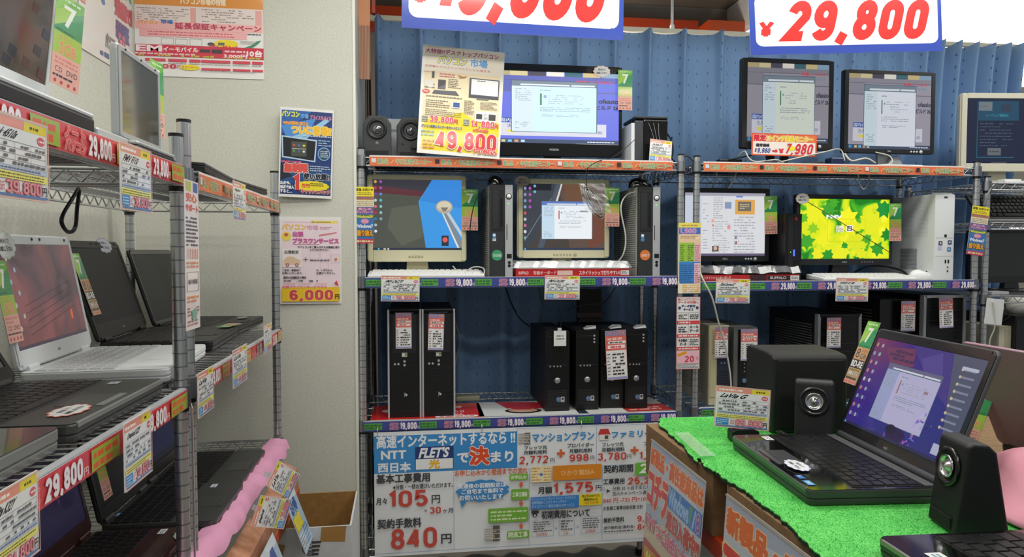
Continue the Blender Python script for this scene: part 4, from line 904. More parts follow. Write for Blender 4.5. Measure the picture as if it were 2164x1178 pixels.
tag(S.make('paper_tag', M('#eceeec', .6), None, .0006, loc=((a.x + b.x) / 2, 2.605, (a.z + b.z) / 2)), 'small white paper tag on the first computer of the row of four', 'tag')
# printed mats under the towers
a = PZ(783, 893, Z3); 
S = Sheet(110, 60, .42, .24, 'L'); random.seed(3); S.r(0, 0, 110, 60, '#c8201c'); S.t('2', 62, 26, 74, 40, '#f4e8e4', b=.8, rot=PI); S.t('YAHOO!', 60, 44, 90, 49, '#f2d8d4', b=.3, rot=PI); S.r(58, 12, 90, 19, '#f0e4e0'); S.z(60, 13, 88, 18, 2, '#c8201c', .6); S.r(62, 51, 104, 58, '#f2f0ec', 3); S.z(66, 52, 100, 57, 1, '#c83028', .6); S.t('月々', 82, 30, 92, 40, '#f4e0dc', rot=PI); S.e(18, 25, 9, 7, '#e8d8cc')
tag(S.make('printed_mat', M('#e0dcd8', .35, coat=.3), None, .0008, loc=(MX + .235, RY + .115, Z3 + .002), rot=(-PI / 2, 0, 0)), 'red printed mat under the two silver edged computers', 'mat')
S = Sheet(100, 60, .38, .24, 'L'); S.r(0, 0, 100, 60, '#d8dcda'); S.p([(20, 0), (55, 2), (85, 10), (90, 30), (60, 34), (30, 30), (25, 14)], '#c42c34'); S.e(46, 41, 19, 11, '#2c1a14'); S.e(46, 39, 15, 8.5, '#caa084'); S.p([(34, 30), (58, 30), (54, 36), (38, 36)], '#c42c34')
tag(S.make('printed_mat', M('#e0dcd8', .35, coat=.3), None, .0008, loc=(MX + .62, RY + .115, Z3 + .002), rot=(-PI / 2, 0, R(-2))), 'white printed mat with a red patch in the middle of the bottom shelf', 'mat')
S = Sheet(100, 60, .34, .24, 'L'); S.r(0, 0, 100, 60, '#d4d6d4'); S.r(45, 30, 100, 60, '#b8322c'); S.z(50, 40, 90, 55, 2, '#e8b8b0', .6)
tag(S.make('printed_mat', M('#e0dcd8', .35, coat=.3), None, .0008, loc=(MX + 1.01, RY + .115, Z3 + .002), rot=(-PI / 2, 0, R(3))), 'white and red printed mat under the row of four black computers', 'mat')
a = PY(988, 838, 2.86); m = MB(); m.box(-.05, .05, 0, .05, 0, .02, M('#a8a890', .4)); tag(m.make('power_adapter', None, (a.x, 2.84, Z3 + .003), bevel=.004), 'small beige adapter lying behind the silver edged computers', 'adapter')

# ---- banner
BY = 2.535
bx0 = PY(790, 917, BY).x; bz0 = PY(790, 915, BY).z
BW, BH = 1110, 458
S = Sheet(BW, BH, BW / 1000, BH / 1000, 'L'); random.seed(1)
def bm(cx, cy):
    p = PY(560 + cx / 2.576, 880 + cy / 2.576, BY); return (p.x - bx0) * 1000, (bz0 - p.z) * 1000
def bb(x0, y0, x1, y1):
    ym = (y0 + y1) / 2; xm = (x0 + x1) / 2
    return bm(x0, ym)[0], bm(xm, y0)[1], bm(x1, ym)[0], bm(xm, y1)[1]
def BR(x0, y0, x1, y1, c, rad=0): S.r(*bb(x0, y0, x1, y1), c, rad)
def BT(s, x0, y0, x1, y1, c, **k): S.t(s, *bb(x0, y0, x1, y1), c, **k)
BL = '#3a8ed0'; K = '#3c3e44'; RD = '#cc4a3c'
w5 = bm(1372, 100)[0]; S.r(0, 14, w5, 152, BL)
BT('高速インターネットするなら !!', 608, 95, 1360, 162, '#f0f4f8', b=1.5)
BT('NTT', 634, 190, 766, 232, '#f0f4f8', b=2); BT('西日本', 616, 254, 792, 303, '#f0f4f8', b=1.5)
BR(817, 165, 1027, 290, '#1f3a78'); BR(821, 232, 1023, 288, '#f0f2f4'); BT("FLET'S", 838, 172, 1006, 224, '#f4f6fa', b=2.5, sh=.25); BT('光', 894, 238, 950, 284, '#f0b820', b=2)
BT('で', 1048, 202, 1106, 252, '#f0f4f8', b=2); BT('決', 1116, 168, 1218, 262, '#e2502c', b=4, out='#f8e8e0', ob=3); BT('まり', 1232, 192, 1350, 248, '#f0f4f8', b=2)
def frame(x0, y0, x1, y1):
    a, b, c, d = bb(x0, y0, x1, y1); S.fr(a, b, c, d, 1.2, '#7aa0cc')
w6 = bm(1437, 400)[0]; w7 = bm(1803, 150)[0]; w8 = bm(1027, 400)[0]; w9 = bm(1835, 400)[0]
S.r(w5, 3, BW, 4.2, '#7aa0cc'); S.r(w7, 4, w7 + 1.2, 155, '#7aa0cc'); S.r(w5, 4, w5 + 1.2, 152, '#7aa0cc'); S.r(w8, 152, w8 + 1.2, 448, '#7aa0cc'); S.r(w6, 158, w6 + 1.2, 448, '#7aa0cc'); S.r(w9, 158, w9 + 1.2, 448, '#7aa0cc'); S.r(w8, 157, BW, 158.2, '#7aa0cc'); S.r(4, 446, BW, 447.2, '#7aa0cc')
# building icon, house icon
BR(1380, 95, 1412, 150, '#9a958c'); BR(1412, 90, 1444, 154, '#6e6a64'); S.z(*bb(1382, 98, 1442, 148), 6, '#e0dcd4', .5)
BT('マンションプラン', 1456, 88, 1790, 134, '#3a8ed0', b=1.2); BT('ファミリープラン', 1888, 76, 2240, 112, '#3a8ed0', b=1.2)
BR(1820, 100, 1872, 130, '#e8e4dc'); S.p([bm(1812, 100), bm(1824, 70), bm(1868, 68), bm(1880, 98)], '#c43a34'); BR(1848, 104, 1868, 124, '#585450')
BT('フレッツ光', 1412, 160, 1534, 180, K, b=.5); BT('月額利用料', 1408, 186, 1534, 206, K, b=.5); BT('2,772', 1380, 216, 1542, 258, RD, b=1); BT('円', 1552, 228, 1576, 252, K)
S.r(*bb(1588, 195, 1632, 209), '#d8683c'); S.r(*bb(1603, 180, 1617, 224), '#d8683c')
BT('プロバイダー', 1646, 146, 1788, 168, K, b=.5); BT('月額利用料', 1656, 176, 1780, 198, K, b=.5); BT('998', 1656, 206, 1762, 244, RD, b=1); BT('円', 1770, 214, 1792, 240, K)
BT('フレッツ光', 1836, 142, 1950, 164, K, b=.5); BT('月額利用料', 1832, 170, 1956, 192, K, b=.5); BT('3,780', 1810, 198, 1966, 238, RD, b=1); BT('円', 1970, 208, 1992, 230, K)
S.r(*bb(1988, 178, 2032, 192), '#d8683c'); S.r(*bb(2003, 164, 2017, 206), '#d8683c'); BT('プロバイダー', 2062, 134, 2200, 156, K, b=.5); BT('月額利用料', 2070, 162, 2200, 182, K, b=.5); BT('1,260', 2036, 190, 2190, 230, RD, b=1)
BT('基本工事費用', 608, 312, 896, 360, K, b=1.2); BT('※分割・一括お選びいただけます。', 698, 366, 1022, 392, K, b=.4)
BT('月々', 606, 446, 664, 480, K, b=.6); BT('105', 674, 402, 886, 492, RD, b=2.5); BT('円', 908, 428, 952, 472, K, b=.6); BT('×', 868, 506, 882, 520, K); BT('30', 896, 492, 958, 528, RD, b=1.2); BT('ヶ月', 968, 500, 1022, 524, K, b=.4)
BT('契約手数料', 614, 556, 850, 606, K, b=1.2); BT('840', 686, 606, 936, 718, RD, b=3); BT('円', 960, 640, 1014, 690, K, b=1)
BT('お申し込みから開通までの流れ', 1034, 284, 1428, 318, '#d8683c', b=.5)
a, b, c, d = bb(1036, 342, 1332, 464); S.lay([[((a + c) / 2 + (x - 20) * (c - a) / 40, (b + d) / 2 + (y - 13) * (d - b) / 26) for x, y in cloud_poly(13)]], '#3c8ccc'); S.p([bm(1060, 450), bm(1100, 455), bm(1072, 498)], '#3c8ccc')
BT('開通後の初期設定は', 1050, 362, 1310, 388, '#f2f6fa', b=.6); BT('ご自宅まで無料で', 1070, 392, 1296, 418, '#f2f6fa', b=.6); BT('お伺いいたします。', 1058, 424, 1304, 452, '#f2f6fa', b=.6)
for (x0, y0, x1, y1, s) in ((1330, 312, 1430, 346, 'お申込み'), (1338, 394, 1434, 452, '工事日連絡'), (1214, 496, 1432, 574, ''), (1316, 620, 1436, 662, '開通工事')):
    BR(x0, y0, x1, y1, '#78b43c', 5)
    if s: BT(s, x0 + 8, y0 + (6 if y1 - y0 < 50 else 16), x1 - 8, y1 - (6 if y1 - y0 < 50 else 16), '#eef6e0', b=.4)
    else: S.z(*bb(x0 + 14, y0 + 10, x1 - 10, y1 - 8), 3, '#dcecc0', .5)
for y in (368, 470, 592): S.p([bm(1380, y), bm(1406, y - 1), bm(1393, y + 20)], '#e0603c'); S.r(*bb(1387, y - 12, 1399, y + 2), '#e0603c')
BR(1196, 610, 1240, 672, '#a8a49c'); BR(1240, 592, 1276, 676, '#5c5850'); S.z(*bb(1198, 612, 1274, 668), 6, '#e0dcd4', .5)
BR(1448, 270, 1556, 356, '#f0e2b8'); S.z(*bb(1450, 274, 1500, 352), 5, '#d8a850', .5); S.z(*bb(1515, 274, 1554, 352), 5, '#d8a850', .5); S.e(*[(p + q) / 2 for p, q in zip(bb(1488, 300, 1516, 300)[:2], bb(1488, 330, 1516, 330)[2:])], 6, 6, '#4a80c0')
BR(1564, 262, 1830, 342, '#e08a24'); BT('ひかり電話A', 1610, 288, 1790, 318, '#f2c488', b=.4)
BT('月額', 1486, 382, 1560, 418, K, b=1); BT('1,575', 1568, 358, 1784, 414, RD, b=2); BT('円', 1798, 372, 1828, 402, K, b=.4)
BR(1444, 432, 1706, 498, '#3c84cc'); S.t('ナンバーディスプレイ ナンバーリクエスト', *bb(1450, 436, 1690, 452), '#cfe2f4'); S.t('迷惑電話おことわり キャッチホン', *bb(1450, 456, 1640, 472), '#cfe2f4'); S.t('ボイスワープ 着信お知らせサービス', *bb(1450, 476, 1680, 492), '#cfe2f4')
BR(1708, 420, 1830, 480, '#f0d820', 3); BT('毎月504円の', 1722, 422, 1818, 438, '#4c4630', b=.3); BT('通話料込み', 1732, 442, 1808, 456, '#4c4630', b=.3); BT('150円お得', 1734, 458, 1812, 474, RD)
S.e(*bm(1467, 532), 9, 8, '#33343a'); BR(1448, 510, 1488, 526, '#33343a'); S.e(*bm(1467, 536), 3.5, 3.2, '#e8eaec')
BT('初期費用について', 1504, 506, 1764, 548, K, b=1)
for (x0, y0, x1, y1, s) in ((1450, 560, 1568, 652, '1,050'), (1598, 552, 1682, 646, '2,100'), (1716, 540, 1826, 634, '1,050')):
    frame(x0, y0, x1, y1); S.z(*bb(x0 + 10, y0 + 6, x1 - 10, y0 + 66), 5 if x1 - x0 > 100 else 4, '#5c5e66', .5); BT(s, x0 + 24, y1 - 20, x1 - 34, y1 - 6, RD, b=.2)
for x, y in ((1583, 606), (1699, 598)): S.e(*bm(x, y), 3.6, 3.6, '#4a88cc'); S.e(*bm(x, y), 1.5, 1.5, '#e8eaec')
BT('契約期間', 1842, 262, 1998, 302, K, b=1.2); BR(2010, 248, 2120, 316, '#6cb83c', 6); BT('2', 2030, 254, 2082, 306, '#f2f6ec', b=2)
BT('工事費用', 1838, 336, 1952, 366, K, b=.9); BT('25,200', 1966, 326, 2160, 364, RD, b=1.4); S.l([bm(1842, 376), bm(1842, 402), bm(1862, 402)], 1.5, K); S.p([bm(1856, 392), bm(1876, 402), bm(1858, 414)], K)
BT('分割 30 ヶ月すると月々', 1888, 374, 2110, 396, K, b=.3); BT('加入キャンペーン適用で', 1888, 402, 2110, 424, K, b=.3); BT('840 円 -735 円=105', 1838, 438, 2080, 464, RD, b=.4); BT('お客様工事費用負担額 合計', 1838, 482, 2052, 504, K, b=.4)
BT('解約手数料', 1840, 546, 1950, 574, K, b=.6); BT('9,450', 2022, 534, 2140, 566, RD, b=1.2); BT('途中解約金(違約金)', 1840, 590, 2006, 610, K, b=.3); BT('840', 2022, 580, 2100, 612, RD, b=1.2); S.z(*bb(1842, 612, 2000, 626), 1, '#5c5e66', .5)
o = S.make('campaign_banner', M('#e6e9ec', .35, coat=.3), None, .0008, loc=(bx0 + BW / 2000, BY, bz0 - BH / 2000)); tag(o, 'big white and blue internet plan banner under the middle rack bottom shelf', 'banner')
for px, wl in ((798, 'left end'), (1018, 'middle'), (1228, 'right part')):
    a = PY(px, 900, 2.53); m = MB(); m.tube([(0, 0, 0), (0, -.012, .012), (.0, -.004, .03), (.002, .012, .03)], .0015, CHROME, n=5); tag(m.make('hook', None, (a.x, 2.533, bz0 - .012)), 'small wire hook at the ' + wl + ' of the top edge of the internet plan banner', 'hook', 'wire hooks of the banner')

# ================================================================= RIGHT RACK
w_, h_, xc, zb = scrbox(1579, 134, 1752, 300, 2.66)
S = scr_web(100, 80, w_, h_, .62, '#9c98a4', '#87858f', (19, 13, 82, 76), '#dfe8dc')
DELLF = M('#1c1d20', .4)
monitor('black monitor with the red price sign taped to its lower edge', (xc, 2.66, ZT), 0, w_, h_, (.024, .022, .018, .03), DELLF, S, .05, 'vee', None, lift=zb - .03 - ZT, rim=.01, buttons=(4, M('#c8cacc', .3), .0145, .075, True))
w_, h_, xc, zb = scrbox(1793, 157, 1968, 315, 2.68)
S = scr_web(100, 80, w_, h_, .66, '#a4a0ae', '#8f8d9a', (19, 12, 81, 77), '#e4e9f4')
monitor('black monitor on a silver stand at the right of the top shelf', (xc, 2.68, ZT), 0, w_, h_, (.02, .018, .014, .018), DELLF, S, .05, 'silver', ('DELL', '#d0d2d6', .016, .005), lift=zb - .018 - ZT, rim=.006, buttons=(3, M('#c8cacc', .3), .013, .1, True), standc=SILV)
a = PY(1590, 281, 2.63); b = PY(1727, 331, 2.63)
S = Sheet(137, 51, b.x - a.x, a.z - b.z, 'L'); S.r(0, 0, 137, 51, '#e4603c'); S.r(3, 3, 134, 48, '#f2e8e0'); S.r(3, 3, 134, 19, '#e87848')
S.t('限定', 5, 4, 29, 18, '#d8303c', b=1, out='#f6ece8', ob=.7); S.t('19インチ液晶モニター', 32, 4, 128, 18, '#ecd030', b=.7, out='#fdf6d8', ob=.7); S.t('通常価格', 9, 24, 37, 31, '#2c2c38', b=.4); S.t('¥9,980', 5, 34, 40, 45, '#3450a0', b=.6, sh=.2)
S.p([(43, 38), (50, 38), (50, 35), (55, 40), (50, 45), (50, 42), (43, 42)], '#d8343c'); S.t('¥', 56, 33, 68, 46, '#d8343c', b=.8); S.e(82, 33, 9, 6, '#f4e42c'); S.t('7,980', 70, 22, 131, 47, '#d8343c', b=1.7, out='#f4e8e4', ob=.8, sh=.2)
tag(S.make('price_sign', M('#efeae4', .35, coat=.5), None, .001, loc=((a.x + b.x) / 2, 2.635, (a.z + b.z) / 2), rot=(0, R(.6), 0)), 'red bordered sign reading 7,980 below the left black monitor', 'sign')
# second shelf
Z5 = 1.2795
w_, h_, xc, zb = scrbox(1448, 408, 1618, 541, 2.74)
S = Sheet(170, 133, w_, h_, 'E', .95); random.seed(12); S.r(0, 0, 170, 133, '#c9ccd2'); S.r(0, 0, 170, 6, '#9c9aa8'); S.r(0, 6, 34, 128, '#bfc6d4'); S.r(36, 8, 170, 128, '#d2d3d6'); S.r(106, 14, 148, 45, '#d8a050'); S.r(112, 18, 140, 38, '#6c6860'); S.z(116, 22, 136, 34, 3, '#c8b488', .5); S.r(108, 6, 122, 9, '#5c80c8'); S.r(84, 19, 98, 33, '#8094b4')
S.z(60, 8, 80, 55, 10, '#9094a0', .35); S.z(104, 48, 150, 128, 14, '#9498a4', .35, .8); S.z(58, 58, 96, 128, 14, '#a0a4ae', .35, .7); S.r(56, 56, 62, 62, '#e0a080'); S.r(58, 112, 72, 124, '#5c4c44'); S.e(65, 117, 4, 5, '#c8a898', 10); S.e(93, 72, 4, 5, '#d89098', 10); S.r(58, 66, 61, 70, '#d07050'); S.r(106, 92, 110, 96, '#5c6c9c'); S.r(106, 103, 111, 108, '#9c5c5c'); S.z(38, 20, 52, 120, 16, '#98a0b4', .3, .6); S.r(0, 128, 170, 133, '#5c5470')
monitor('black monitor showing a white web page on the right rack', (xc, 2.74, Z5), 0, w_, h_, (.018, .02, .02, .024), DELLF, S, .05, 'oval', ('DELL', '#d0d2d6', .022, .006), lift=zb - .024 - Z5, rim=.006, buttons=(3, M('#c8cacc', .3), .012, .09, True))
seven_tag('green spec tag right of the monitor with the white web page', (PY(1629, 455, 2.7).x, 2.7, PY(1629, 455, 2.7).z), (0, R(-1.5), 0), 0, .056, .156)
a = PY(1658, 575, 2.66); b = PY(1693, 575, 2.66); hh = PY(1670, 452, 2.66).z - Z5
t = thing('desktop_computer', 'thin black desktop computer between the two lit monitors of the right rack', 'computer', ((a.x + b.x) / 2, 2.66, Z5))
wd = b.x - a.x; m = MB(); m.box(-wd / 2, wd / 2, .01, .3, 0, hh, M('#0f0f11', .45)); m.make('case', t, bevel=.003)
m = MB(); m.box(-wd / 2, wd / 2, 0, .012, 0, hh, M('#101012', .3)); m.box(.0, wd * .35, -.001, .001, hh * .3, hh * .92, M('#1a1a1d', .2)); m.box(-wd * .3, -wd * .02, -.001, .001, hh * .1, hh * .95, M('#17171a', .5)); f = m.make('front_panel', t, bevel=.0015)
m = MB(); m.box(.0, .006, -.002, 0, hh * .36, hh * .46, M('#4a6cff', .4, emit=1.5)); m.cyl((-.012, -.002, hh * .42), (-.012, 0, hh * .42), .0018, M('#6cff60', .4, emit=2), n=8); m.cyl((-.01, -.002, hh * .14), (-.01, 0, hh * .14), .0018, M('#6cff60', .4, emit=2), n=8); m.cyl((-.01, -.002, hh * .07), (-.01, 0, hh * .07), .0022, M('#c83028', .4), n=8); m.box(.004, .016, -.002, 0, hh * .9, hh * .95, M('#8c2420', .4)); m.make('indicator_lights', f)
LEAF = tex_screen('leaf_wallpaper', [(.38, '#147a14'), (.45, '#4cb41c'), (.5, '#c8dc14'), (.62, '#e6e414'), (.72, '#f0ee3c')], 9, 1.0, 1.2)
w_, h_, xc, zb = scrbox(1690, 421, 1880, 548, 2.7)
S = Sheet(190, 127, w_, h_, 'E', 1.0); random.seed(15); S.r(0, 0, 190, 127, LEAF)
def leaf(cx, cy, r, c, a0=0):
    p = []
    for i in range(14):
        q = a0 + i * PI / 7; rr_ = r * ((1 if i % 4 == 0 else .82) if i % 2 == 0 else .58); p.append((min(190, max(0, cx + rr_ * math.cos(q))), min(127, max(0, cy + rr_ * math.sin(q)))))
    S.p(p, c)
for cx, cy, r, c in ((150, 50, 34, '#dce018'), (120, 90, 26, '#d4dc14'), (30, 30, 26, '#e4e41c'), (90, 110, 22, '#dfe21a'), (165, 105, 18, '#2c9420'), (15, 90, 20, '#3ca024'), (60, 20, 16, '#3c9c28'), (100, 40, 26, '#ece81c'), (50, 85, 20, '#e6e41a'), (178, 20, 22, '#188c34'), (40, 116, 18, '#e2e01c'), (130, 115, 16, '#d8dc18'), (95, 98, 9, '#2c9420'), (185, 75, 16, '#1c8428'), (70, 6, 13, '#44a424'), (8, 40, 12, '#5cb41c'), (60, 118, 15, '#259024'), (142, 84, 13, '#3ca024'), (108, 60, 22, '#e2e018'), (28, 62, 14, '#88c41c')): leaf(cx, cy, r, c, cx)
S.fr(58, 42, 138, 90, .6, '#b0b414'); S.t('FMV', 56, 34, 88, 41, '#f0ecf0', b=.5); S.r(76, 56, 92, 70, '#e8e8c8'); S.z(77, 57, 91, 69, 4, '#7c8450', .6); S.r(98, 55, 111, 69, '#f0f0f4'); S.t('日', 100, 57, 109, 67, '#55585c', b=.6)
S.l([(10, 3), (190, 112)], 1.6, '#4c3c1c'); S.r(0, 126, 190, 127, '#20401c')
monitor('black monitor filled with yellow and green leaves', (xc, 2.7, Z5), 0, w_, h_, (.018, .014, .018, .024), DELLF, S, .045, 'oval', ('ASUS', '#a8aaae', .022, .006), lift=zb - .024 - Z5, rim=.006, buttons=(5, M('#3c3d40', .3), .012, .08, False))
a = PY(1869, 556, 2.695); m = MB(); m.cyl((0, 0, 0), (0, -.002, 0), .005, M('#4a4cff', .4, emit=4), n=12)
cloud('cloud shaped sticker at the left corner of the leafy monitor', (PY(1696, 420, 2.69).x, 2.69, PY(1696, 420, 2.69).z), (0, 0, 0), .062, .046)
seven_tag('green spec tag on the right side of the leafy monitor', (PY(1892, 470, 2.69).x, 2.69, PY(1892, 470, 2.69).z), (0, R(-1), 0), 0, .056, .158)
# white tower
a = PY(1975, 500, 2.6); b = PY(2016, 500, 2.6); wd = b.x - a.x; hh = PY(1995, 407, 2.6).z - Z5
t = thing('desktop_computer', 'tall white desktop computer at the right end of the second shelf', 'computer', ((a.x + b.x) / 2, 2.6, Z5)); Wt = M('#e6eaec', .4); G1 = M('#8c9094', .5)
m = MB(); m.box(-wd / 2 + .001, wd / 2 - .001, .018, .40, .005, hh - .006, Wt)
for i in range(16): m.box(-wd / 2 - .001, -wd / 2 + .002, .1, .2, hh * .12 + i * .0055, hh * .12 + i * .0055 + .0028, G1)
for i in range(30): m.box(-wd / 2 + .0003, -wd / 2 + .002, .04, .38, hh * .5 + i * .0055, hh * .5 + i * .0055 + .001, M('#c0c4c8', .5))
m.make('case', t, bevel=.002)
m = MB(); m.prism([(0, .0), (0, hh * .97), (.02, hh), (.02, 0)], -wd / 2, wd / 2, Wt, 'x'); m.box(-wd * .45, wd * .45, -.0006, .001, hh * .27, hh * .272, G1); m.box(-wd * .45, wd * .45, -.0006, .001, hh * .48, hh * .482, G1); f = m.make('front_panel', t, bevel=.003, seg=3)
m = MB(); m.cyl((wd * .2, -.002, hh * .1), (wd * .2, 0, hh * .1), .0035, BLK, n=10); m.cyl((wd * .2, -.002, hh * .145), (wd * .2, 0, hh * .145), .0035, M('#b05040', .4), n=10); m.box(wd * .05, wd * .12, -.001, 0, hh * .19, hh * .23, BLK); m.box(wd * .2, wd * .27, -.001, 0, hh * .19, hh * .23, BLK); m.box(-wd * .05, wd * .12, -.001, 0, hh * .935, hh * .955, M('#44464c', .4)); m.box(wd * .0, wd * .12, -.001, 0, hh * .49, hh * .52, DKG); m.make('ports', f)
for (x, z, c) in ((-.14, .42, '#4c4450'), (.2, .43, '#3c4c6c'), (.18, .35, '#3c88c0'), (-.16, .37, '#c8c0e8')):
    S = Sheet(10, 10, .017, .017, 'L'); S.r(0, 0, 10, 10, c, 1.5); S.e(5, 5, 2.6, 2.6, '#c8d4e4', 10); S.mb.make('sticker', f, loc=(x * wd * 1.4, -.0012, z * hh))
# keyboards
a = PY(1482, 593, 2.6); b = PY(1691, 593, 2.6); wbx = b.x - a.x
t = thing('keyboard_box', 'red and black keyboard box under a wrapped black keyboard', 'box', ((a.x + b.x) / 2, 2.605, Z5))
m = MB(); m.box(-wbx / 2, wbx / 2, 0, .14, 0, .024, M('#b81c20', .35, coat=.3)); m.make('carton', t, bevel=.001)
S = Sheet(200, 14, wbx, .024, 'L'); S.t('スタイリッシュキーボード', 6, 3, 60, 10, '#f0d0d0', b=.2); S.r(98, 0, 132, 14, '#3a1c20'); S.r(134, 2, 180, 12, '#2c2024'); S.t('BUFFALO', 140, 4, 172, 10, '#d8c8c8', b=.2); S.r(181, 2, 199, 13, '#dcdcdc'); S.z(183, 4, 197, 11, 2, '#555'); S.mb.make('lettering', t, loc=(0, -.0005, .012))
t = keyboard('black keyboard wrapped in shiny plastic on the red and black box', ((a.x + b.x) / 2, 2.68, Z5 + .025), 0, BLK, M('#161618', .4), .4, .13, 'wrapped_keyboard')
m = MB(); random.seed(6); vs = []
for i in range(nx + 1):
    for j in range(ny + 1):
        e = (i in (0, nx)) or (j in (0, ny)); vs.append((-.22 + .45 * i / nx, -.075 + .15 * j / ny, (.002 if e else .028) + random.uniform(0, .009)))
m.add(vs, [(i * (ny + 1) + j, (i + 1) * (ny + 1) + j, (i + 1) * (ny + 1) + j + 1, i * (ny + 1) + j + 1) for i in range(nx) for j in range(ny)], M('#9a9ca0', .12, alpha=.45, coat=1)); m.make('plastic_sleeve', t)
a = PY(1815, 590, 2.66); keyboard('white keyboard in front of the leafy monitor', (a.x, 2.65, Z5), R(-2), WHT, M('#e4e5e6', .5), .40, .135)
a = PY(1946, 590, 2.64); mouse('white computer mouse beside the tall white computer', (a.x, 2.64, Z5), R(90), WHT)
cable('thick black cable curled behind the white keyboard', [PY(1790, 585, 2.78), PY(1840, 562, 2.8), PY(1900, 570, 2.78), PY(1925, 588, 2.74)], .004)
# bottom shelf of the right rack
Z6 = .7865
def old_tower(label, p0, p1, qt, Y, d, facec, sidec, kind, grp=None):
    a = PY(p0, 700, Y); b = PY(p1, 700, Y); wd = b.x - a.x; hh = PY((p0 + p1) / 2, qt, Y).z - Z6
    t = thing('desktop_computer', label, 'computer', ((a.x + b.x) / 2, Y, Z6), 0, grp)
    m = MB(); m.box(-wd / 2, wd / 2, .012, d, 0, hh, sidec); vents(m, -wd / 2, .05, d - .05, .04, hh - .04, 24, M('#6c6a60', .6)); m.make('case', t, bevel=.003)
    m = MB(); m.box(-wd / 2, wd / 2, 0, .014, 0, hh, facec)
    if kind == 'beige':
        m.box(-wd * .1, wd * .5, -.004, .001, hh * .02, hh * .98, M('#2a2f40', .4)); m.box(-wd * .45, -wd * .14, -.002, .001, hh * .1, hh * .6, M('#bdb694', .5)); m.box(-wd * .36, -wd * .22, -.003, 0, hh * .66, hh * .95, M('#b2ab8a', .5))
        for i in range(14): m.box(0, wd * .42, -.0048, -.003, hh * .1 + i * .008, hh * .1 + i * .008 + .003, M('#141826', .5))
        for i in range(2): m.cyl((wd * (.1 + .16 * i), -.006, hh * .53), (wd * (.1 + .16 * i), -.003, hh * .53), .004, M('#5c8c9c', .4), n=8)
    elif kind == 'black':
        m.box(-wd * .32, wd * .34, -.003, .001, hh * .05, hh * .97, M('#15161a', .3)); m.cyl((-wd * .05, -.006, hh * .3), (-wd * .05, -.002, hh * .3), .009, M('#5c8098', .3), n=14)
        for i in range(3): m.cyl((-wd * .05, -.005, hh * (.42 + .05 * i)), (-wd * .05, -.002, hh * (.42 + .05 * i)), .003, SILV, n=8)
    elif kind == 'silverrim':
        for s in (-1, 1): m.box(s * wd / 2 - .006, s * wd / 2 + .006, -.006, .02, 0, hh, M('#a4a6aa', .3, .6))
        m.box(-wd / 2, wd / 2, -.006, .02, hh - .012, hh, M('#a4a6aa', .3, .6) if 'right' in label else facec)
        for i in range(4): m.box(-wd * .42, wd * .42, -.0012, .001, hh * (.55 + .1 * i), hh * (.55 + .1 * i) + .002, M('#2c2c30', .4))
    m.make('front_panel', t, bevel=.003); return t
old_tower('beige old desktop computer with a navy front strip on the right rack', 1499, 1541, 688, 2.6, .36, M('#c4bd9c', .5), M('#98968a', .5), 'beige')
old_tower('black fronted grey desktop computer beside the beige old computer', 1551, 1600, 692, 2.62, .36, M('#6c6e6e', .5), M('#6e706e', .5), 'black')
old_tower('black desktop computer with thin silver edges behind the black subwoofer', 1730, 1816, 664, 2.64, .40, M('#0d0d0f', .35), M('#101012', .5), 'silverrim')
old_tower('glossy black desktop computer with a tag left of the silver rimmed one', 1858, 1934, 632, 2.66, .38, M('#0b0b0d', .25), M('#101012', .5), 'plain')
old_tower('black desktop computer with a thick silver rim at the right end', 1952, 2036, 624, 2.62, .38, M('#0d0d0f', .4), M('#1a1a1c', .5), 'silverrim')
g = 'red and white spec tags'
tag_at(1511, 692, 1538, 757, 2.585, 'red and white spec tag on the beige old desktop computer', 5)
tag_at(1566, 696, 1600, 762, 2.6, 'red and white spec tag on the black fronted grey computer', 6)
tag_at(1748, 672, 1776, 735, 2.61, 'red and white spec tag on the computer behind the black subwoofer', 7)
tag_at(1905, 637, 1933, 700, 2.63, 'red and white spec tag on the glossy black computer left of the silver rim', 8)
tag_at(1986, 629, 2013, 693, 2.59, 'red and white spec tag on the computer with a thick silver rim', 9, -3)
# cables on and around the right rack
W_ = M('#c4c4b8', .5)
def C(label, pts, r=.0028, mat=None, **k): return cable(label, [PY(*p) for p in pts], r, mat or W_, **k)
C('white cable hanging from the second shelf down to the beige computer', [(1478, 572, 2.56), (1488, 596, 2.535), (1505, 630, 2.53), (1518, 680, 2.55), (1532, 730, 2.57), (1543, 790, 2.58), (1546, 850, 2.575)], .0035)
C('white cable looping on the top shelf left of the black monitor', [(1560, 330, 2.7), (1574, 320, 2.66), (1583, 335, 2.64), (1600, 342, 2.62), (1640, 338, 2.62), (1655, 345, 2.65)], .003)
C('pale cable arching between the two black monitors of the top shelf', [(1640, 345, 2.64), (1690, 333, 2.62), (1740, 322, 2.64), (1775, 316, 2.68), (1785, 340, 2.66)], .003)
C('pale cable bundle beside the silver monitor stand', [(1785, 325, 2.68), (1800, 340, 2.64), (1830, 335, 2.63), (1850, 345, 2.63)], .004)
C('white cable curling right of the silver monitor stand', [(1850, 322, 2.66), (1880, 330, 2.64), (1884, 345, 2.63), (1860, 349, 2.63)], .0025)
C('black cable behind the red price sign', [(1540, 338, 2.7), (1570, 332, 2.68), (1600, 325, 2.7), (1625, 318, 2.72)], .003, BLK)
C('thin grey cable hanging down behind the right end of the second shelf', [(1515, 360, 2.75), (1512, 380, 2.76), (1500, 410, 2.8)], .003)
C('pale cable drooping below the top shelf over the web page monitor', [(1558, 352, 2.76), (1552, 376, 2.7), (1540, 398, 2.72)], .003)
C('grey cable loop hanging under the top shelf above the leafy monitor', [(1812, 352, 2.68), (1816, 386, 2.66), (1826, 400, 2.66), (1836, 380, 2.68), (1834, 352, 2.7)], .0025)
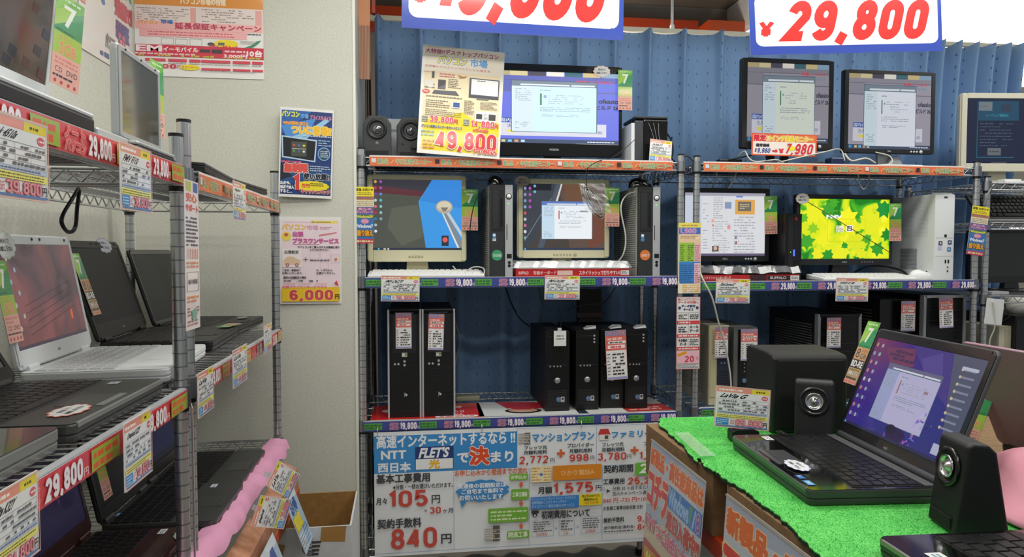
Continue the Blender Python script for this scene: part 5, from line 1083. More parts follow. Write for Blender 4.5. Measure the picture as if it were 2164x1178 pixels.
m = MB(); m.box(-.05, .05, 0, .04, 0, .03, BLK); a = PY(1545, 342, 2.7); tag(m.make('power_adapter', None, (a.x, 2.7, ZT + .002), bevel=.005), 'black power adapter on the top shelf left of the red price sign', 'adapter')
m = MB(); m.box(-.03, .03, 0, .05, 0, .04, M('#202c50', .3)); a = PY(1765, 342, 2.68); tag(m.make('power_adapter', None, (a.x, 2.66, ZT + .002), bevel=.006), 'dark blue adapter between the two black monitors on the top shelf', 'adapter')
# cables of the middle rack
m = MB(); random.seed(3)
ctr = PY(1252, 425, 2.57)
for k in range(6):
    pts = []
    for i in range(14):
        a = 2 * PI * i / 14; rr_ = .05 + .005 * k; ax = Vector((math.cos(R(-58)), 0, math.sin(R(-58)))); bx = Vector((math.sin(R(58)), 0, math.cos(R(58))))
        pts.append(ctr + ax * rr_ * math.cos(a) + bx * .011 * math.sin(a) * (1 + .2 * k) + Vector((random.uniform(-.003, .003), .006 * k - .02, random.uniform(-.003, .003))))
    m.tube(pts, .0016, W_ if k % 2 else BLK, n=5, sub=3, closed=True)
t = m.make('cable_bundle'); tag(t, 'bundle of thin cables hanging in clear plastic over the second cream monitor', 'cable')
m = MB(); vs = []; random.seed(2)
for i in range(7):
    for j in range(10):
        p = PY(1224 + i * 9 + j * 1.5, 388 + j * 7, 2.545); vs.append(tuple(p + Vector((0, random.uniform(-.006, .006), 0))))
m.add(vs, [(i * 10 + j, i * 10 + j + 1, (i + 1) * 10 + j + 1, (i + 1) * 10 + j) for i in range(6) for j in range(9)], M('#e8ecf0', .1, alpha=.22, coat=1)); m.make('plastic_bag', t)
C('thin black cable hanging from the top shelf to the cable bundle', [(1342, 295, 2.65), (1300, 330, 2.6), (1262, 342, 2.545), (1240, 360, 2.54), (1240, 395, 2.54), (1246, 410, 2.55)], .0016, BLK)
C('white cable from the slim computer with the orange sticker', [(1352, 405, 2.64), (1325, 412, 2.62), (1312, 440, 2.6), (1322, 500, 2.6), (1318, 535, 2.6), (1305, 555, 2.62)], .0028)
C('thin black cable hanging over the green tag of the cream monitor', [(1022, 400, 2.66), (1005, 425, 2.64), (996, 460, 2.63), (993, 490, 2.64)], .002, BLK)
C('white mouse cable looping beside the slim computer with the green sticker', [(957, 563, 2.68), (975, 578, 2.64), (1000, 565, 2.63), (1022, 568, 2.62), (1018, 585, 2.6), (985, 590, 2.62)], .0025)
C('white cable hanging behind the cream monitor with the blue sky', [(1001, 376, 2.8), (1015, 392, 2.78), (1035, 397, 2.72)], .003)
C('long dark cable in front of the curtain left of the first of the four computers', [(1068, 605, 2.95), (1080, 640, 2.93), (1100, 675, 2.9), (1135, 700, 2.85)], .003, BLK)
C('grey cable drooping behind the price card 32,800', [(1137, 605, 2.9), (1148, 650, 2.9), (1142, 680, 2.88), (1150, 700, 2.84)], .0025, M('#55575a', .5))
C('pale thin cable right of the silver edged computers', [(945, 608, 2.9), (962, 680, 2.85), (972, 720, 2.82), (966, 750, 2.82), (960, 780, 2.8)], .002, M('#8c8a80', .5))
C('grey cable curving behind the four black computers', [(1300, 608, 2.8), (1275, 640, 2.9), (1230, 645, 2.92), (1190, 665, 2.9), (1185, 690, 2.85)], .0025, M('#55575a', .5))
C('thin black cable behind the small black computer of the top shelf', [(1420, 290, 2.8), (1418, 330, 2.72), (1435, 345, 2.68), (1450, 330, 2.7), (1470, 345, 2.7)], .0025, BLK)
C('thin black cable along the side of the small black computer', [(1408, 280, 2.7), (1420, 300, 2.7), (1422, 325, 2.66), (1416, 340, 2.62)], .003, BLK)
# dark gear between curtain and rack under the second shelf
m = MB(); a = PY(1245, 660, 3.0); m.box(-.05, .05, 0, .05, -.1, .1, M('#201a18', .5)); m.box(-.06, .06, -.01, 0, -.02, .0, M('#5c4c48', .5)); tag(m.make('power_strip', None, (a.x, 2.98, a.z)), 'dark power strip on the back of the middle rack below the price card 32,800', 'power strip')

# ================================================================= RIGHTMOST RACK
w_, h_, xc, zb = scrbox(2052, 208, 2052 + 206, 344, 2.8)
w_ = .338; a = PY(2050, 280, 2.78); xc = a.x + w_ / 2
S = Sheet(200, 160, w_, h_, 'E', .5); random.seed(22); S.r(0, 0, 200, 160, '#1e2c4c'); S.r(28, 6, 140, 54, '#245c7c'); S.r(32, 8, 68, 30, '#8c98a0'); S.z(36, 17, 64, 21, 1, '#6c7880'); S.r(92, 14, 118, 32, '#3c4c64'); S.t('ハードウェア情報表示', 52, 38, 112, 45, '#3c9cb0', b=.3); S.r(28, 54, 30, 146, '#2c7c94'); S.r(28, 144, 130, 146, '#2c7c94'); S.z(36, 58, 124, 120, 8, '#5c7084', .3, .9); S.r(58, 122, 94, 140, '#7c8488'); S.z(62, 128, 90, 133, 1, '#4c5458'); S.r(68, 156, 110, 160, '#5c646c')
t = monitor('cream monitor with a dark blue screen on top of the rightmost rack', (xc, 2.78, 1.684), R(-6), w_, h_, (.03, .03, .024, .036), M('#d6d2be', .45), S, .07, 'block', None, lift=.0 + (PY(2080, 362, 2.78).z - 1.684), rim=.016)
m = MB(); m.box(-.045, .045, 0, .05, .0, .012, WHT); m.box(-.04, .04, .01, .05, -.0, .02, M('#d8d8d0', .5)); a = PY(2150, 375, 2.62); tag(m.make('white_adapter', None, (a.x, 2.63, 1.684), bevel=.002), 'small white device on the front of the rightmost rack top shelf', 'device')
a = PY(2080, 437, 2.6)
t = thing('keyboard', 'black keyboard leaning above the white bright pane in the rightmost rack', 'keyboard', (a.x + .23, 2.62, 1.522), R(-4), rx=R(48))
m = MB(); m.box(-.215, .215, 0, .15, 0, .014, M('#141416', .5)); m.box(-.215, .215, -.008, 0, 0, .016, M('#8c8e90', .4)); m.make('body', t, bevel=.003)
m = MB(); keys_mb(m, -.2, .2, .015, .14, .014, 6, 19, M('#0e0e10', .4), .005, .003); m.make('keys', t)
C('grey cable hanging beside the leaning black keyboard', [(2094, 398, 2.56), (2086, 415, 2.555), (2080, 435, 2.56)], .004, M('#7c7e7a', .5))
w2 = .48; a = PY(2050, 540, 2.76); h2 = .26
S = Sheet(100, 56, w2 - .04, h2, 'E', .12); S.r(0, 0, 100, 56, '#3c3c3c'); S.p([(0, 10), (20, 0), (45, 0), (20, 56), (0, 56)], '#4c4a3c')
monitor('large glossy black monitor switched off in the rightmost rack', (a.x + w2 / 2, 2.76, 1.2165), 0, w2 - .04, PY(2100, 497, 2.76).z - PY(2100, 588, 2.76).z, (.02, .02, .02, .028), BLKG, Sheet(100, 56, w2 - .04, PY(2100, 497, 2.76).z - PY(2100, 588, 2.76).z, 'G').r(0, 0, 100, 56, '#121110'), .05, 'oval', None, lift=.04, rim=.006)
m = MB(); m.prism(rr(-.05, -.03, .05, .03, .006), 0, .012, M('#b0b2b4', .4), 'z'); a = PY(2100, 622, 2.6); tag(m.make('disc_case', None, (a.x + .02, 2.62, 1.2165), (0, 0, .2)), 'thin grey disc case on the shelf below the switched off monitor', 'case')
a = PY(2084, 632, 2.54); b = PY(2120, 686, 2.54); S = Sheet(10, 15, b.x - a.x, a.z - b.z)
tag(S.make('paper_sheet', M('#dfe1e2', .6), None, .0006, loc=((a.x + b.x) / 2, 2.542, (a.z + b.z) / 2), rot=(0, R(6), 0)), 'blank white paper hanging under the rightmost rack shelf', 'paper')
C('white cable dangling below the blank white paper', [(2098, 636, 2.538), (2102, 690, 2.545), (2092, 720, 2.56), (2090, 760, 2.57)], .003)
C('black cable hanging right of the blank white paper', [(2122, 628, 2.6), (2124, 660, 2.6), (2116, 680, 2.6), (2140, 665, 2.62)], .002, BLK)
a = PY(2112, 690, 2.62); b = PY(2140, 690, 2.62); wd = b.x - a.x; hh = a.z - .7865
t = thing('desktop_computer', 'cream desktop computer low in the rightmost rack', 'computer', ((a.x + b.x) / 2, 2.62, .7865)); m = MB(); m.box(-wd / 2, wd / 2, .01, .34, 0, hh, M('#b4b2a0', .5)); m.make('case', t, bevel=.003)
m = MB(); m.box(-wd / 2, wd / 2, 0, .012, 0, hh, M('#c8c4ae', .5)); m.box(-wd * .1, wd * .3, -.002, 0, hh * .1, hh * .95, M('#b0ac96', .5)); m.box(-wd * .05, wd * .25, -.003, 0, hh * .55, hh * .57, DKG); m.make('front_panel', t, bevel=.002)
a = PY(2146, 668, 2.6); m = MB(); m.box(0, .25, 0, .3, 0, a.z - .7865, M('#0f0f11', .5)); m.box(.004, .24, -.002, 0, .01, a.z - .8, M('#19191c', .3)); tag(m.make('black_box', None, (a.x, 2.6, .7865), bevel=.004), 'black box beside the cream desktop computer at the right edge', 'box')
m = MB(); m.lathe([(0, .0), (.035, 0), (.05, .03), (.052, .07), (.048, .075), (.0, .07)], M('#dcdcd4', .35), (0, 0, 0), n=24); a = PY(2150, 664, 2.7); tag(m.make('white_bowl', None, (a.x, 2.7, a.z - .0)), 'round white object above the black box at the right edge', 'bowl')

# ================================================================= SIGNS ABOVE
def big_sign(txt, p0, p1, Y, H, zb, roll, label, name='price_banner', W=470, Hh=190, lay=None, rz=0):
    a = PY(p0, 60, Y); b = PY(p1, 60, Y); wd = b.x - a.x
    S = Sheet(W, Hh, wd, H, 'G'); S.r(0, 0, W, Hh, '#3a50a8'); S.r(14, 12, W - 10, Hh - 22, '#f2f2f4', 18)
    lay(S); o = S.make(name, M('#dfe2ea', .25, coat=1), None, .0015, loc=((a.x + b.x) / 2, Y, zb + H / 2), rot=(0, R(roll), R(rz)))
    m = MB()
    for s in (-1, 1): m.cyl((s * wd * .42, .003, H / 2 - .01), (s * wd * .42, .003, 2.7 - zb - H / 2), .0012, WHT, n=6)
    m.make('hanging_wire', o, rot=(0, -R(roll), 0)); return tag(o, label, 'sign')
def lay1(S):
    S.t('¥', 18, 100, 60, 142, '#d83a38', b=2.0, sh=.12); S.t('19,800', 62, 26, 446, 158, '#d83a38', b=14, sh=.22)
    S.e(446, 170, 6, 4, '#3a50a8')
def lay2(S):
    S.t('¥', 18, 78, 60, 124, '#d83a38', b=2.2, sh=.12); S.t('29,800', 66, 26, 446, 134, '#d83a38', b=12, sh=.22)
zb1 = PY(1085, 72, 2.45).z
big_sign('19,800', 850, 1318, 2.45, .325, zb1, .8, 'big hanging sign reading 19,800 in red above the middle rack', lay=lay1)
zb2 = PY(1788, 112, 2.45).z
big_sign('29,800', 1583, 1990, 2.45, .232, zb2, -3.4, 'big hanging sign reading 29,800 in red above the right rack', W=470, Hh=168, lay=lay2)

# ================================================================= WALL POSTERS
def wallposter(S, name, loc, rot, label, bg='#eceae6'): return tag(S.make(name, M(bg, .35, coat=.5), None, .0006, loc=loc, rot=rot), label, 'poster')
S = Sheet(795, 1125, .42, .594, 'L'); random.seed(31)   # crop pixels, bottom at v 1125
def V(y): return 1125 - (485 - y)
S.r(0, 0, 795, V(5), '#f4e4d8'); S.r(0, V(-40), 795, V(32), '#e0923c'); S.t('パソコン市場の特徴', 280, V(-28), 560, V(18), '#f4e0c0', b=2); S.r(0, V(32), 795, V(140), '#e8d8d2'); S.r(340, V(40), 375, V(135), '#e8a8a0'); S.r(745, V(40), 785, V(135), '#e8a8a0')
S.z(15, V(45), 330, V(130), 6, '#8a8280', .4, .6); S.z(410, V(40), 740, V(130), 6, '#8a8280', .4, .6); S.r(5, V(135), 790, V(185), '#f2b8b4'); S.t('パソコン', 20, V(130), 145, V(152), '#e8a040', b=1.5); S.t('市場', 160, V(124), 232, V(148), '#4a78b8', b=2)
S.t('延長保証キャンペーン', 245, V(138), 780, V(178), '#c03a5c', b=2); S.z(60, V(188), 780, V(202), 1, '#5c5a60', .6); S.r(30, V(186), 690, V(232), '#f2b4b4'); S.z(80, V(192), 640, V(226), 2, '#d86870', .5)
S.fr(160, V(238), 235, V(280), 2, '#9a9498'); S.fr(245, V(242), 320, V(280), 2, '#9a9498'); S.fr(335, V(238), 410, V(284), 2, '#9a9498'); S.e(560, V(262), 75, 26, '#f2dc28'); S.e(465, V(268), 22, 11, '#4c4c54'); S.r(510, V(256), 550, V(274), '#6c6a60'); S.t('プレゼント', 460, V(274), 640, V(296), '#e0503c', b=2)
S.p([(670, V(285)), (720, V(265)), (750, V(240)), (780, V(232)), (760, V(255)), (730, V(278)), (690, V(290))], '#3c8c70'); S.z(650, V(238), 740, V(262), 3, '#a8a0a4', .4)
S.r(0, V(284), 795, V(358), '#d03048'); S.t('EM', 10, V(290), 160, V(326), '#f8e8ec', b=5); S.t('イーモバイル', 172, V(296), 385, V(324), '#f8e8ec', b=1.5); S.r(395, V(304), 460, V(324), '#3c3840'); S.r(470, V(302), 535, V(328), '#3c3840'); S.t('3,000円', 545, V(330), 690, V(354), '#f8e8ec', b=1.5); S.t('10台', 690, V(300), 785, V(340), '#f8e8ec', b=2.5); S.z(550, V(300), 680, V(322), 1, '#f0c8d0', .6); S.z(0, V(330), 380, V(352), 1, '#f0c8d0', .5)
S.z(20, V(340), 780, V(362), 1, '#c8b040', .6, .7)
for x0, x1 in ((60, 185), (200, 315), (330, 400), (405, 585), (600, 710), (722, 790)): S.r(x0, V(372), x1, V(390), '#d84458'); S.z(x0, V(394), x1, V(406), 1, '#a09098', .4); S.r(x0, V(424), x1, V(438), '#d84458') if x0 > 400 else None
S.t('000', 115, V(406), 250, V(434), '#d03048', b=2); S.t('円', 255, V(412), 282, V(434), '#d03048'); S.e(335, V(424), 62, 18, '#f2e02c'); S.t('キャンペーン', 285, V(414), 385, V(434), '#d06830', b=.5); S.z(400, V(440), 780, V(450), 1, '#a09098', .4)
a = PY(283, 10, 2.545); b = PY(558, 168, 2.545); wallposter(S, 'poster', ((a.x + b.x) / 2, 2.547, b.z + .297), (0, 0, 0), 'big pink and white campaign poster high on the column wall')
S = Sheet(420, 594, .42, .594, 'L'); random.seed(32)
a = PX(250, 134, -.943); S.r(0, 0, 420, 594, '#e4e2dc'); S.e(190, 440 - 170, 95, 60, '#4c78b4'); S.t('5年延長', 120, 240, 260, 290, '#d05c58', b=3); S.e(150, 370, 20, 16, '#4c78b4'); S.e(160, 410, 14, 11, '#5c84b8')
S.p([(230, 180), (420, 250), (420, 300), (230, 240)], '#c03034'); S.t('PC市場', 270, 110, 410, 220, '#4a4a8c', b=6, out='#f0e040', ob=6)
S.t('故障しても', 250, 290, 410, 345, '#5c9c7c', b=4); S.t('交換保証で安心', 245, 365, 410, 420, '#c8505c', b=4); S.t('最長保証', 250, 435, 350, 490, '#5a5a8c', b=4); S.t('パソコン', 170, 500, 250, 545, '#8a7c74', b=2); S.t('50', 265, 470, 320, 540, '#d8647c', b=4); S.z(130, 555, 330, 585, 1, '#4c6c9c', .5); S.r(10, 200, 40, 460, '#e4a09c')
wallposter(S, 'poster', (-.944, a.y - .05, a.z + .275), (0, 0, PI / 2), 'white and blue warranty poster on the left wall beside the corner')
# phone poster
def phone(S):
    random.seed(33)
    S.r(3, 6, 116, 190, '#203c78'); S.p([(3, 6), (70, 6), (3, 60)], '#2c62b0'); S.p([(3, 40), (80, 20), (60, 60), (20, 80)], '#4c90d8'); S.p([(10, 70), (60, 50), (100, 20), (110, 24), (50, 74)], '#98c8ec'); S.p([(3, 130), (50, 140), (116, 130), (116, 165), (3, 165)], '#24508c'); S.p([(3, 120), (30, 150), (3, 160)], '#1a2438')
    S.t('パソコン', 4, 8, 42, 20, '#e4e860', b=.8, out='#2c3c50', ob=.5); S.t('市場', 45, 12, 62, 22, '#6ca4dc', b=.5); S.t('プライスモバイル', 66, 14, 114, 23, '#e088a8', b=.4)
    S.t('WiFiが便利に使える', 6, 30, 62, 38, '#f0a848', b=.5); S.t('ついに登場!!', 26, 38, 113, 57, '#f4c030', b=1.2, out='#f8ecb8', ob=1); S.z(52, 58, 116, 62, 1, '#c8d8ec', .6)
    S.p([(4, 62), (83, 68), (80, 117), (6, 110)], '#b8d4ec'); S.p([(7, 65), (80, 71), (77, 114), (9, 107)], '#15171c'); S.r(26, 74, 60, 106, '#4c5046')
    for i in range(3):
        for j in range(2): S.e(32 + 11 * i, 82 + 13 * j, 3, 2.4, ['#d05840', '#4a78c0', '#d8d840', '#58a058', '#4c68a0', '#e8e8e8'][i + 3 * j], 10)
    S.z(28, 88, 58, 91, 1, '#d8d8d8'); S.e(99, 98, 14, 15, '#8cb8e4'); S.e(99, 98, 12, 13, '#34506c'); S.z(91, 90, 108, 106, 4, '#c0d4e8', .5); S.z(86, 66, 114, 82, 3, '#a0c0e0', .5); S.z(5, 116, 50, 121, 1, '#e0607c', .7)
    S.t('無制限', 12, 122, 64, 141, '#e0544c', b=1.5, out='#f8ece8', ob=1); S.t('使い放題!!', 55, 142, 113, 156, '#1c2434', b=.8, out='#e8ecf0', ob=.8); S.z(68, 124, 114, 138, 3, '#b8cce0', .5)
    S.lay([[(74 + (x - 20) * 2.0, 170 + (y - 13) * .9) for x, y in cloud_poly(17)]], '#f0dc28'); S.t('1', 31, 146, 46, 184, '#d8443c', b=2.2, out='#f8ecd8', ob=1)
    S.t('万円', 51, 166, 68, 174, '#d8443c', b=.5); S.t('キャッシュバック', 50, 177, 114, 187, '#d04c70', b=.5, out='#f8f0c8', ob=.4); S.t('ただ今、', 4, 162, 26, 169, '#e8ecf0', b=.5); S.t('当店で加入', 4, 171, 34, 178, '#e8ecf0', b=.5); S.t('すると…', 4, 180, 30, 187, '#e8ecf0', b=.5); S.z(70, 162, 100, 170, 2, '#8c7c30', .5)
a = PY(588, 226, 2.52); b = PY(703, 418, 2.52)
S = Sheet(119, 196, b.x - a.x, a.z - b.z, 'L'); phone(S); wallposter(S, 'poster', ((a.x + b.x) / 2, 2.535, (a.z + b.z) / 2), (0, R(2), R(4)), 'dark blue mobile router poster on the column, upper of two')
a = PY(590, 458, 2.54); b = PY(722, 642, 2.54)
S = Sheet(132, 186, b.x - a.x, a.z - b.z, 'L'); random.seed(34); S.r(4, 8, 128, 150, '#f2dfe6'); S.z(8, 10, 68, 14, 1, '#e0b0c8', .5); S.r(66, 8, 124, 14, '#f0dc80'); S.z(68, 9, 120, 13, 1, '#8c6c30', .6)
S.t('パソコン', 5, 16, 56, 28, '#ecc070', b=.8, out='#f0dc9c', ob=.4); S.t('市場', 58, 18, 82, 28, '#e0a8c0', b=.5); S.z(86, 20, 112, 27, 2, '#c08ca0', .5); S.e(14, 42, 10, 10, '#f2d860'); S.t('新', 10, 35, 18, 42, '#d05050', b=.4)
S.t('出張', 28, 32, 50, 42, '#d060a0', b=.7); S.p([(84, 38), (122, 32), (122, 34), (84, 41)], '#e08090'); S.t('プラスワンサービス', 28, 46, 126, 56, '#d060a0', b=.9); S.r(28, 58, 84, 59, '#d060a0'); S.t('でパソコンをご購入されたお客様に限り', 38, 62, 128, 67, '#4c4448', b=.2)
S.r(5, 68, 46, 108, '#f4ecea'); S.t('出張設定', 10, 72, 40, 79, '#3c3a3e', b=.3); S.p([(8, 100), (8, 92), (16, 85), (28, 85), (36, 90), (44, 92), (44, 102), (8, 102)], '#e8c8a8'); S.e(16, 103, 4, 4, '#b06c78', 14); S.e(36, 103, 4, 4, '#b06c78', 14); S.e(16, 103, 1.8, 1.8, '#e8d0d4', 10); S.e(36, 103, 1.8, 1.8, '#e8d0d4', 10)
S.r(50, 90, 60, 91.4, '#5c545c'); S.r(54.3, 86, 55.7, 96, '#5c545c'); S.fr(64, 72, 84, 90, .5, '#d8b0c0'); S.fr(86, 72, 108, 90, .5, '#d8b0c0'); S.fr(110, 80, 128, 98, .5, '#d8b0c0'); S.z(64, 90, 106, 95, 1, '#5c545c', .5); S.e(120, 90, 3, 3, '#e0883c', 10); S.z(64, 68, 104, 72, 1, '#5c545c', .5); S.fr(86, 96, 104, 110, .5, '#d8b0c0')
S.t('ご自宅・事務所に', 5, 112, 44, 116, '#4c4448', b=.2); S.t('お伺いいたします。', 5, 118, 48, 122, '#4c4448', b=.2); S.t('の、いずれから', 78, 112, 112, 116, '#4c4448', b=.2); S.t('お選びください。', 78, 118, 118, 122, '#4c4448', b=.2)
S.t('通常の出張設定の場合', 7, 127, 56, 132, '#3c3a3e', b=.2); S.t('8,000円', 8, 141, 32, 145, '#e09090'); S.t('+', 34, 137, 37, 140, '#666'); S.t('3,000円', 40, 141, 64, 145, '#e09090'); S.t('=', 67, 137, 71, 139, '#666'); S.t('9,000円', 76, 141, 100, 145, '#e09090'); S.z(8, 134, 100, 139, 1, '#5c545c', .6, .6)
S.r(4, 150, 128, 181, '#f0c828'); S.t('出張プラスワンサービスなら', 5, 147, 100, 153, '#e07090', b=.3); S.t('6,000', 20, 156, 114, 178, '#d84c50', b=2, out='#fbe0a0', ob=.8); S.t('円', 118, 166, 127, 176, '#4c3c20', b=.4); S.p([(122, 136), (126, 148), (116, 142)], '#d84450')
wallposter(S, 'poster', ((a.x + b.x) / 2, 2.545, (a.z + b.z) / 2), (0, R(.3), R(1)), 'pale pink service poster reading 6,000 on the column, lower of two')

# ================================================================= TURF TABLE
TZ = .942
t = thing('display_table', 'orange red edged table under the cardboard cartons and turf', 'table', (1.1, 1.1, 0))
m = MB(); m.box(-.48, .55, -.95, .62, .755, .80, M('#c8401c', .35, coat=.3)); m.make('tabletop', t, bevel=.004)
for sx in (-.44, .5):
    for sy in (-.9, .56): m = MB(); m.box(sx - .02, sx + .02, sy - .02, sy + .02, 0, .755, M('#5c5c60', .4, .5)); m.make('leg', t)
for i, (y0, y1, lb) in enumerate(((1.365, 1.79, 'brown carton at the far end under the green turf'), (.84, 1.30, 'brown carton in the middle under the green turf'), (.35, .83, 'brown carton nearest the camera under the green turf'))):
    m = MB(); m.box(.617, 1.12, y0, y1, .80, .933, CARD2); m.box(1.125, 1.6, y0, y1, .80, .933, CARD2)
    m.box(.66, 1.0, y0 + .19, y0 + .24, .933, .9335, M('#a08860', .3)); tag(m.make('carton', bevel=.003), lb, 'carton')
# turf
edge = [(1395, 884), (1392, 896), (1420, 920), (1447, 944), (1470, 975), (1478, 968), (1492, 986), (1515, 998), (1532, 1012), (1552, 1024), (1580, 1040), (1600, 1058), (1630, 1078), (1660, 1104), (1690, 1132), (1722, 1164), (1760, 1195)]
P = [PZ(*e, TZ) for e in edge]; random.seed(5); L = []
for a, b in zip(P, P[1:]):
    for k in range(7): q = a.lerp(b, k / 7); L.append((q.x + random.uniform(-.0035, .0035), q.y + random.uniform(-.003, .003)))
pts = L + [(P[-1].x, .4), (1.14, .4), (1.14, 1.1), (1.16, 1.4), (1.2, 1.80)]
m = MB(); m.prism(pts[::-1], .9335, TZ - .002, M('#12301a', .8), 'z'); m.prism(pts[::-1], TZ - .002, TZ, TURF, 'z'); tf = m.make('artificial_turf')
# blades: short fibres as part of the turf
m = MB(); random.seed(9); vs = []; fs = []
def inside(x, y):
    c = False; n = len(pts); j = n - 1
    for i in range(n):
        xi, yi = pts[i]; xj, yj = pts[j]
        if (yi > y) != (yj > y) and x < (xj - xi) * (y - yi) / (yj - yi) + xi: c = not c
        j = i
    return c
cnt = 0
while cnt < 30000:
    x = random.uniform(.56, 1.25); y = random.uniform(.78, 1.80)
    if not inside(x, y): continue
    cnt += 1; a = random.uniform(0, 2 * PI); h = random.uniform(.0015, .0035); b = len(vs); dx, dy = .0008 * math.cos(a), .0008 * math.sin(a)
    vs += [(x - dx, y - dy, TZ - .001), (x + dx, y + dy, TZ - .001), (x + random.uniform(-.003, .003), y + random.uniform(-.003, .003), TZ + h)]; fs.append((b, b + 1, b + 2))
m.add(vs, fs, TURF); bl = m.make('turf_blades', tf); bl['kind'] = 'stuff'
tag(tf, 'bright green artificial turf covering the cartons of the front table', 'turf')
S = Sheet(10, 10, .03, .2); a = PZ(1440, 915, TZ + .007); b = PZ(1497, 965, TZ + .007)
m = MB(); d = (b - a); n = Vector((-d.y, d.x, 0)).normalized() * .018; m.add([a - n, a + n, b + n, b - n], [(0, 1, 2, 3)], M('#e8f2e8', .1, alpha=.35, coat=1)); m.v = [(x, y, TZ + .0075) for x, y, z in m.v]; tag(m.make('clear_tape'), 'strip of shiny clear tape on the far left corner of the turf', 'tape')
def promo(name, loc, rot, w, h, label, sd):
    S = Sheet(420, 594, w, h, 'L'); random.seed(sd)
    S.r(0, 0, 420, 594, '#a8b4c8'); S.p([(0, 60), (180, 30), (420, 90), (420, 200), (200, 150), (0, 200)], '#c0c8d4'); S.p([(0, 250), (160, 210), (420, 260), (420, 330), (0, 330)], '#c8bca0'); S.p([(0, 300), (420, 300), (420, 594), (0, 594)], '#cfcab8')
    S.t('新製品・高性能商品は', 8, 22, 412, 72, '#e0702c', b=3, out='#f0d0a8', ob=2.5)
    S.t('コチラ', 8, 92, 172, 190, '#d8443c', b=7, out='#ecd8a0', ob=4); S.r(178, 86, 416, 146, '#3c7cc0'); S.t('Windows', 184, 92, 330, 140, '#9cc4ec', b=3); S.t('7', 334, 92, 356, 140, '#5ca860', b=3); S.t('/', 360, 92, 378, 140, '#9cc4ec', b=2); S.t('8', 382, 92, 410, 140, '#8c5ca8', b=3, out='#f0e8f0', ob=2)
    S.t('連日入荷中!!', 180, 156, 414, 206, '#b84c44', b=3.5, out='#ecdcc8', ob=2); S.t('1台ずつご自由にお手に', 8, 218, 414, 262, '#d06888', b=2.5, out='#f2e4e0', ob=2)
    S.r(8, 300, 170, 470, '#b03838'); S.p([(20, 320), (150, 310), (160, 440), (30, 450)], '#c0902c'); S.t('特選', 40, 330, 140, 420, '#e8d860', b=4); S.z(190, 300, 410, 360, 3, '#d08c3c', .5); S.z(190, 370, 410, 580, 9, '#7c8c7c', .4); S.p([(8, 480), (120, 500), (60, 594), (8, 594)], '#c05058')
    S.r(0, 0, 420, 4, '#b4a890')
    return tag(S.make(name, M('#c4c2b8', .35, coat=.5), None, .0008, loc=loc, rot=rot), label, 'poster')
promo('poster', (.572, 1.507, .921 - .24), (R(-4.5), 0, -PI / 2), .33, .49, 'blue and orange poster taped to the far carton under the turf', 41)
promo('poster', (.566, .965, .943 - .28), (R(-3.5), 0, -PI / 2 + R(.5)), .52, .56, 'blue and orange poster on the near carton, cut by the bottom of the photo', 42)
# subwoofer
a = PZ(1583, 905, TZ); b = PZ(1770, 903, TZ)
t = thing('subwoofer', 'large black subwoofer box at the back of the turf table', 'subwoofer', (.975, 1.60, TZ + .002), R(-6)); ww = .19
m = MB(); m.prism([(0, 0), (0, .187), (.008, .195), (.05, .2), (.17, .2), (.18, .19), (.18, 0)], -ww / 2, ww / 2, M('#1b1c1e', .55), 'x'); m.make('cabinet', t, bevel=.006, seg=3)
m = MB(); m.box(-ww / 2 + .012, ww / 2 - .012, -.003, .002, .012, .183, M('#101113', .8)); m.make('grille', t, bevel=.002)
def wedge_speaker(label, loc, rz, w=.092, h=.165, d=.1):
    t = thing('speaker', label, 'speaker', loc, rz, 'black wedge shaped speakers beside the open laptop'); B = M('#17181a', .5)
    m = MB(); side = [(-.006, 0), (.012, h * .97), (.022, h), (d * .55, h * .99), (d * .72, h * .9), (d, 0)]
    m.prism([(p, q) for p, q in side], -w / 2, w / 2, B, 'x'); m.mb = 0; m.make('cabinet', t, bevel=.006, seg=3)
    tl = math.atan2(.018, h * .97)
    g = MB(); zc = h * .68; g.lathe([(w * .4, 0), (w * .4, .003), (w * .33, .004), (w * .28, -.004), (w * .2, -.004)], M('#0e0f11', .25, coat=.5), (0, 0, 0), 'y', 30); g.lathe([(w * .235, .003), (w * .225, .006), (w * .2, .003), (w * .15, -.001), (w * .1, .001), (w * .07, .005), (0, .0075)], M('#cfd0d2', .12, .95), (0, 0, 0), 'y', 28)
    g.make('driver', t, (0, -.006 + .018 * .68 - .001, zc), (-tl, 0, 0))
    g = MB()
    for i, an in enumerate((250, 270, 290)): g.cyl((w * .36 * math.cos(R(an)), -.003, w * .36 * math.sin(R(an))), (w * .36 * math.cos(R(an)), .002, w * .36 * math.sin(R(an))), .0035, M('#5c5450', .3, .5), n=8)
    g.make('buttons', t, (0, -.006 + .018 * .68 - .001, zc), (-tl, 0, 0))
    g = MB(); g.box(-w * .36, w * .36, -.001, .004, .006, h * .17, M('#060607', .8)); g.make('port', t, (0, -.0055, 0)); return t
wedge_speaker('black wedge speaker between the subwoofer and the open laptop', (.925, 1.5, TZ + .002), R(-30), .085, .15, .085)
wedge_speaker('black wedge speaker right in front of the open laptop', (.862, 1.02, TZ + .002), R(-101), .08, .15, .082)
# card holder
t = thing('card_holder', 'small black block holding the price card 89,800', 'card holder', (.782, 1.565, TZ + .002), R(-6)); m = MB(); m.prism([(-.033, 0), (.033, 0), (.033, .024), (.02, .03), (-.02, .03), (-.033, .024)], -.018, .018, M('#101113', .45), 'y'); m.make('block', t, bevel=.002)
m = MB(); m.box(-.028, .028, -.002, .002, .03, .036, M('#1c1d20', .4)); m.make('slot', t)
price_card('LaVie G', '89,800', 'price card 89,800 standing in the small black block on the turf', (.778, 1.563, TZ + .002 + .028 + .05), (R(-9), R(6), R(-5)), .135, .098, 21)
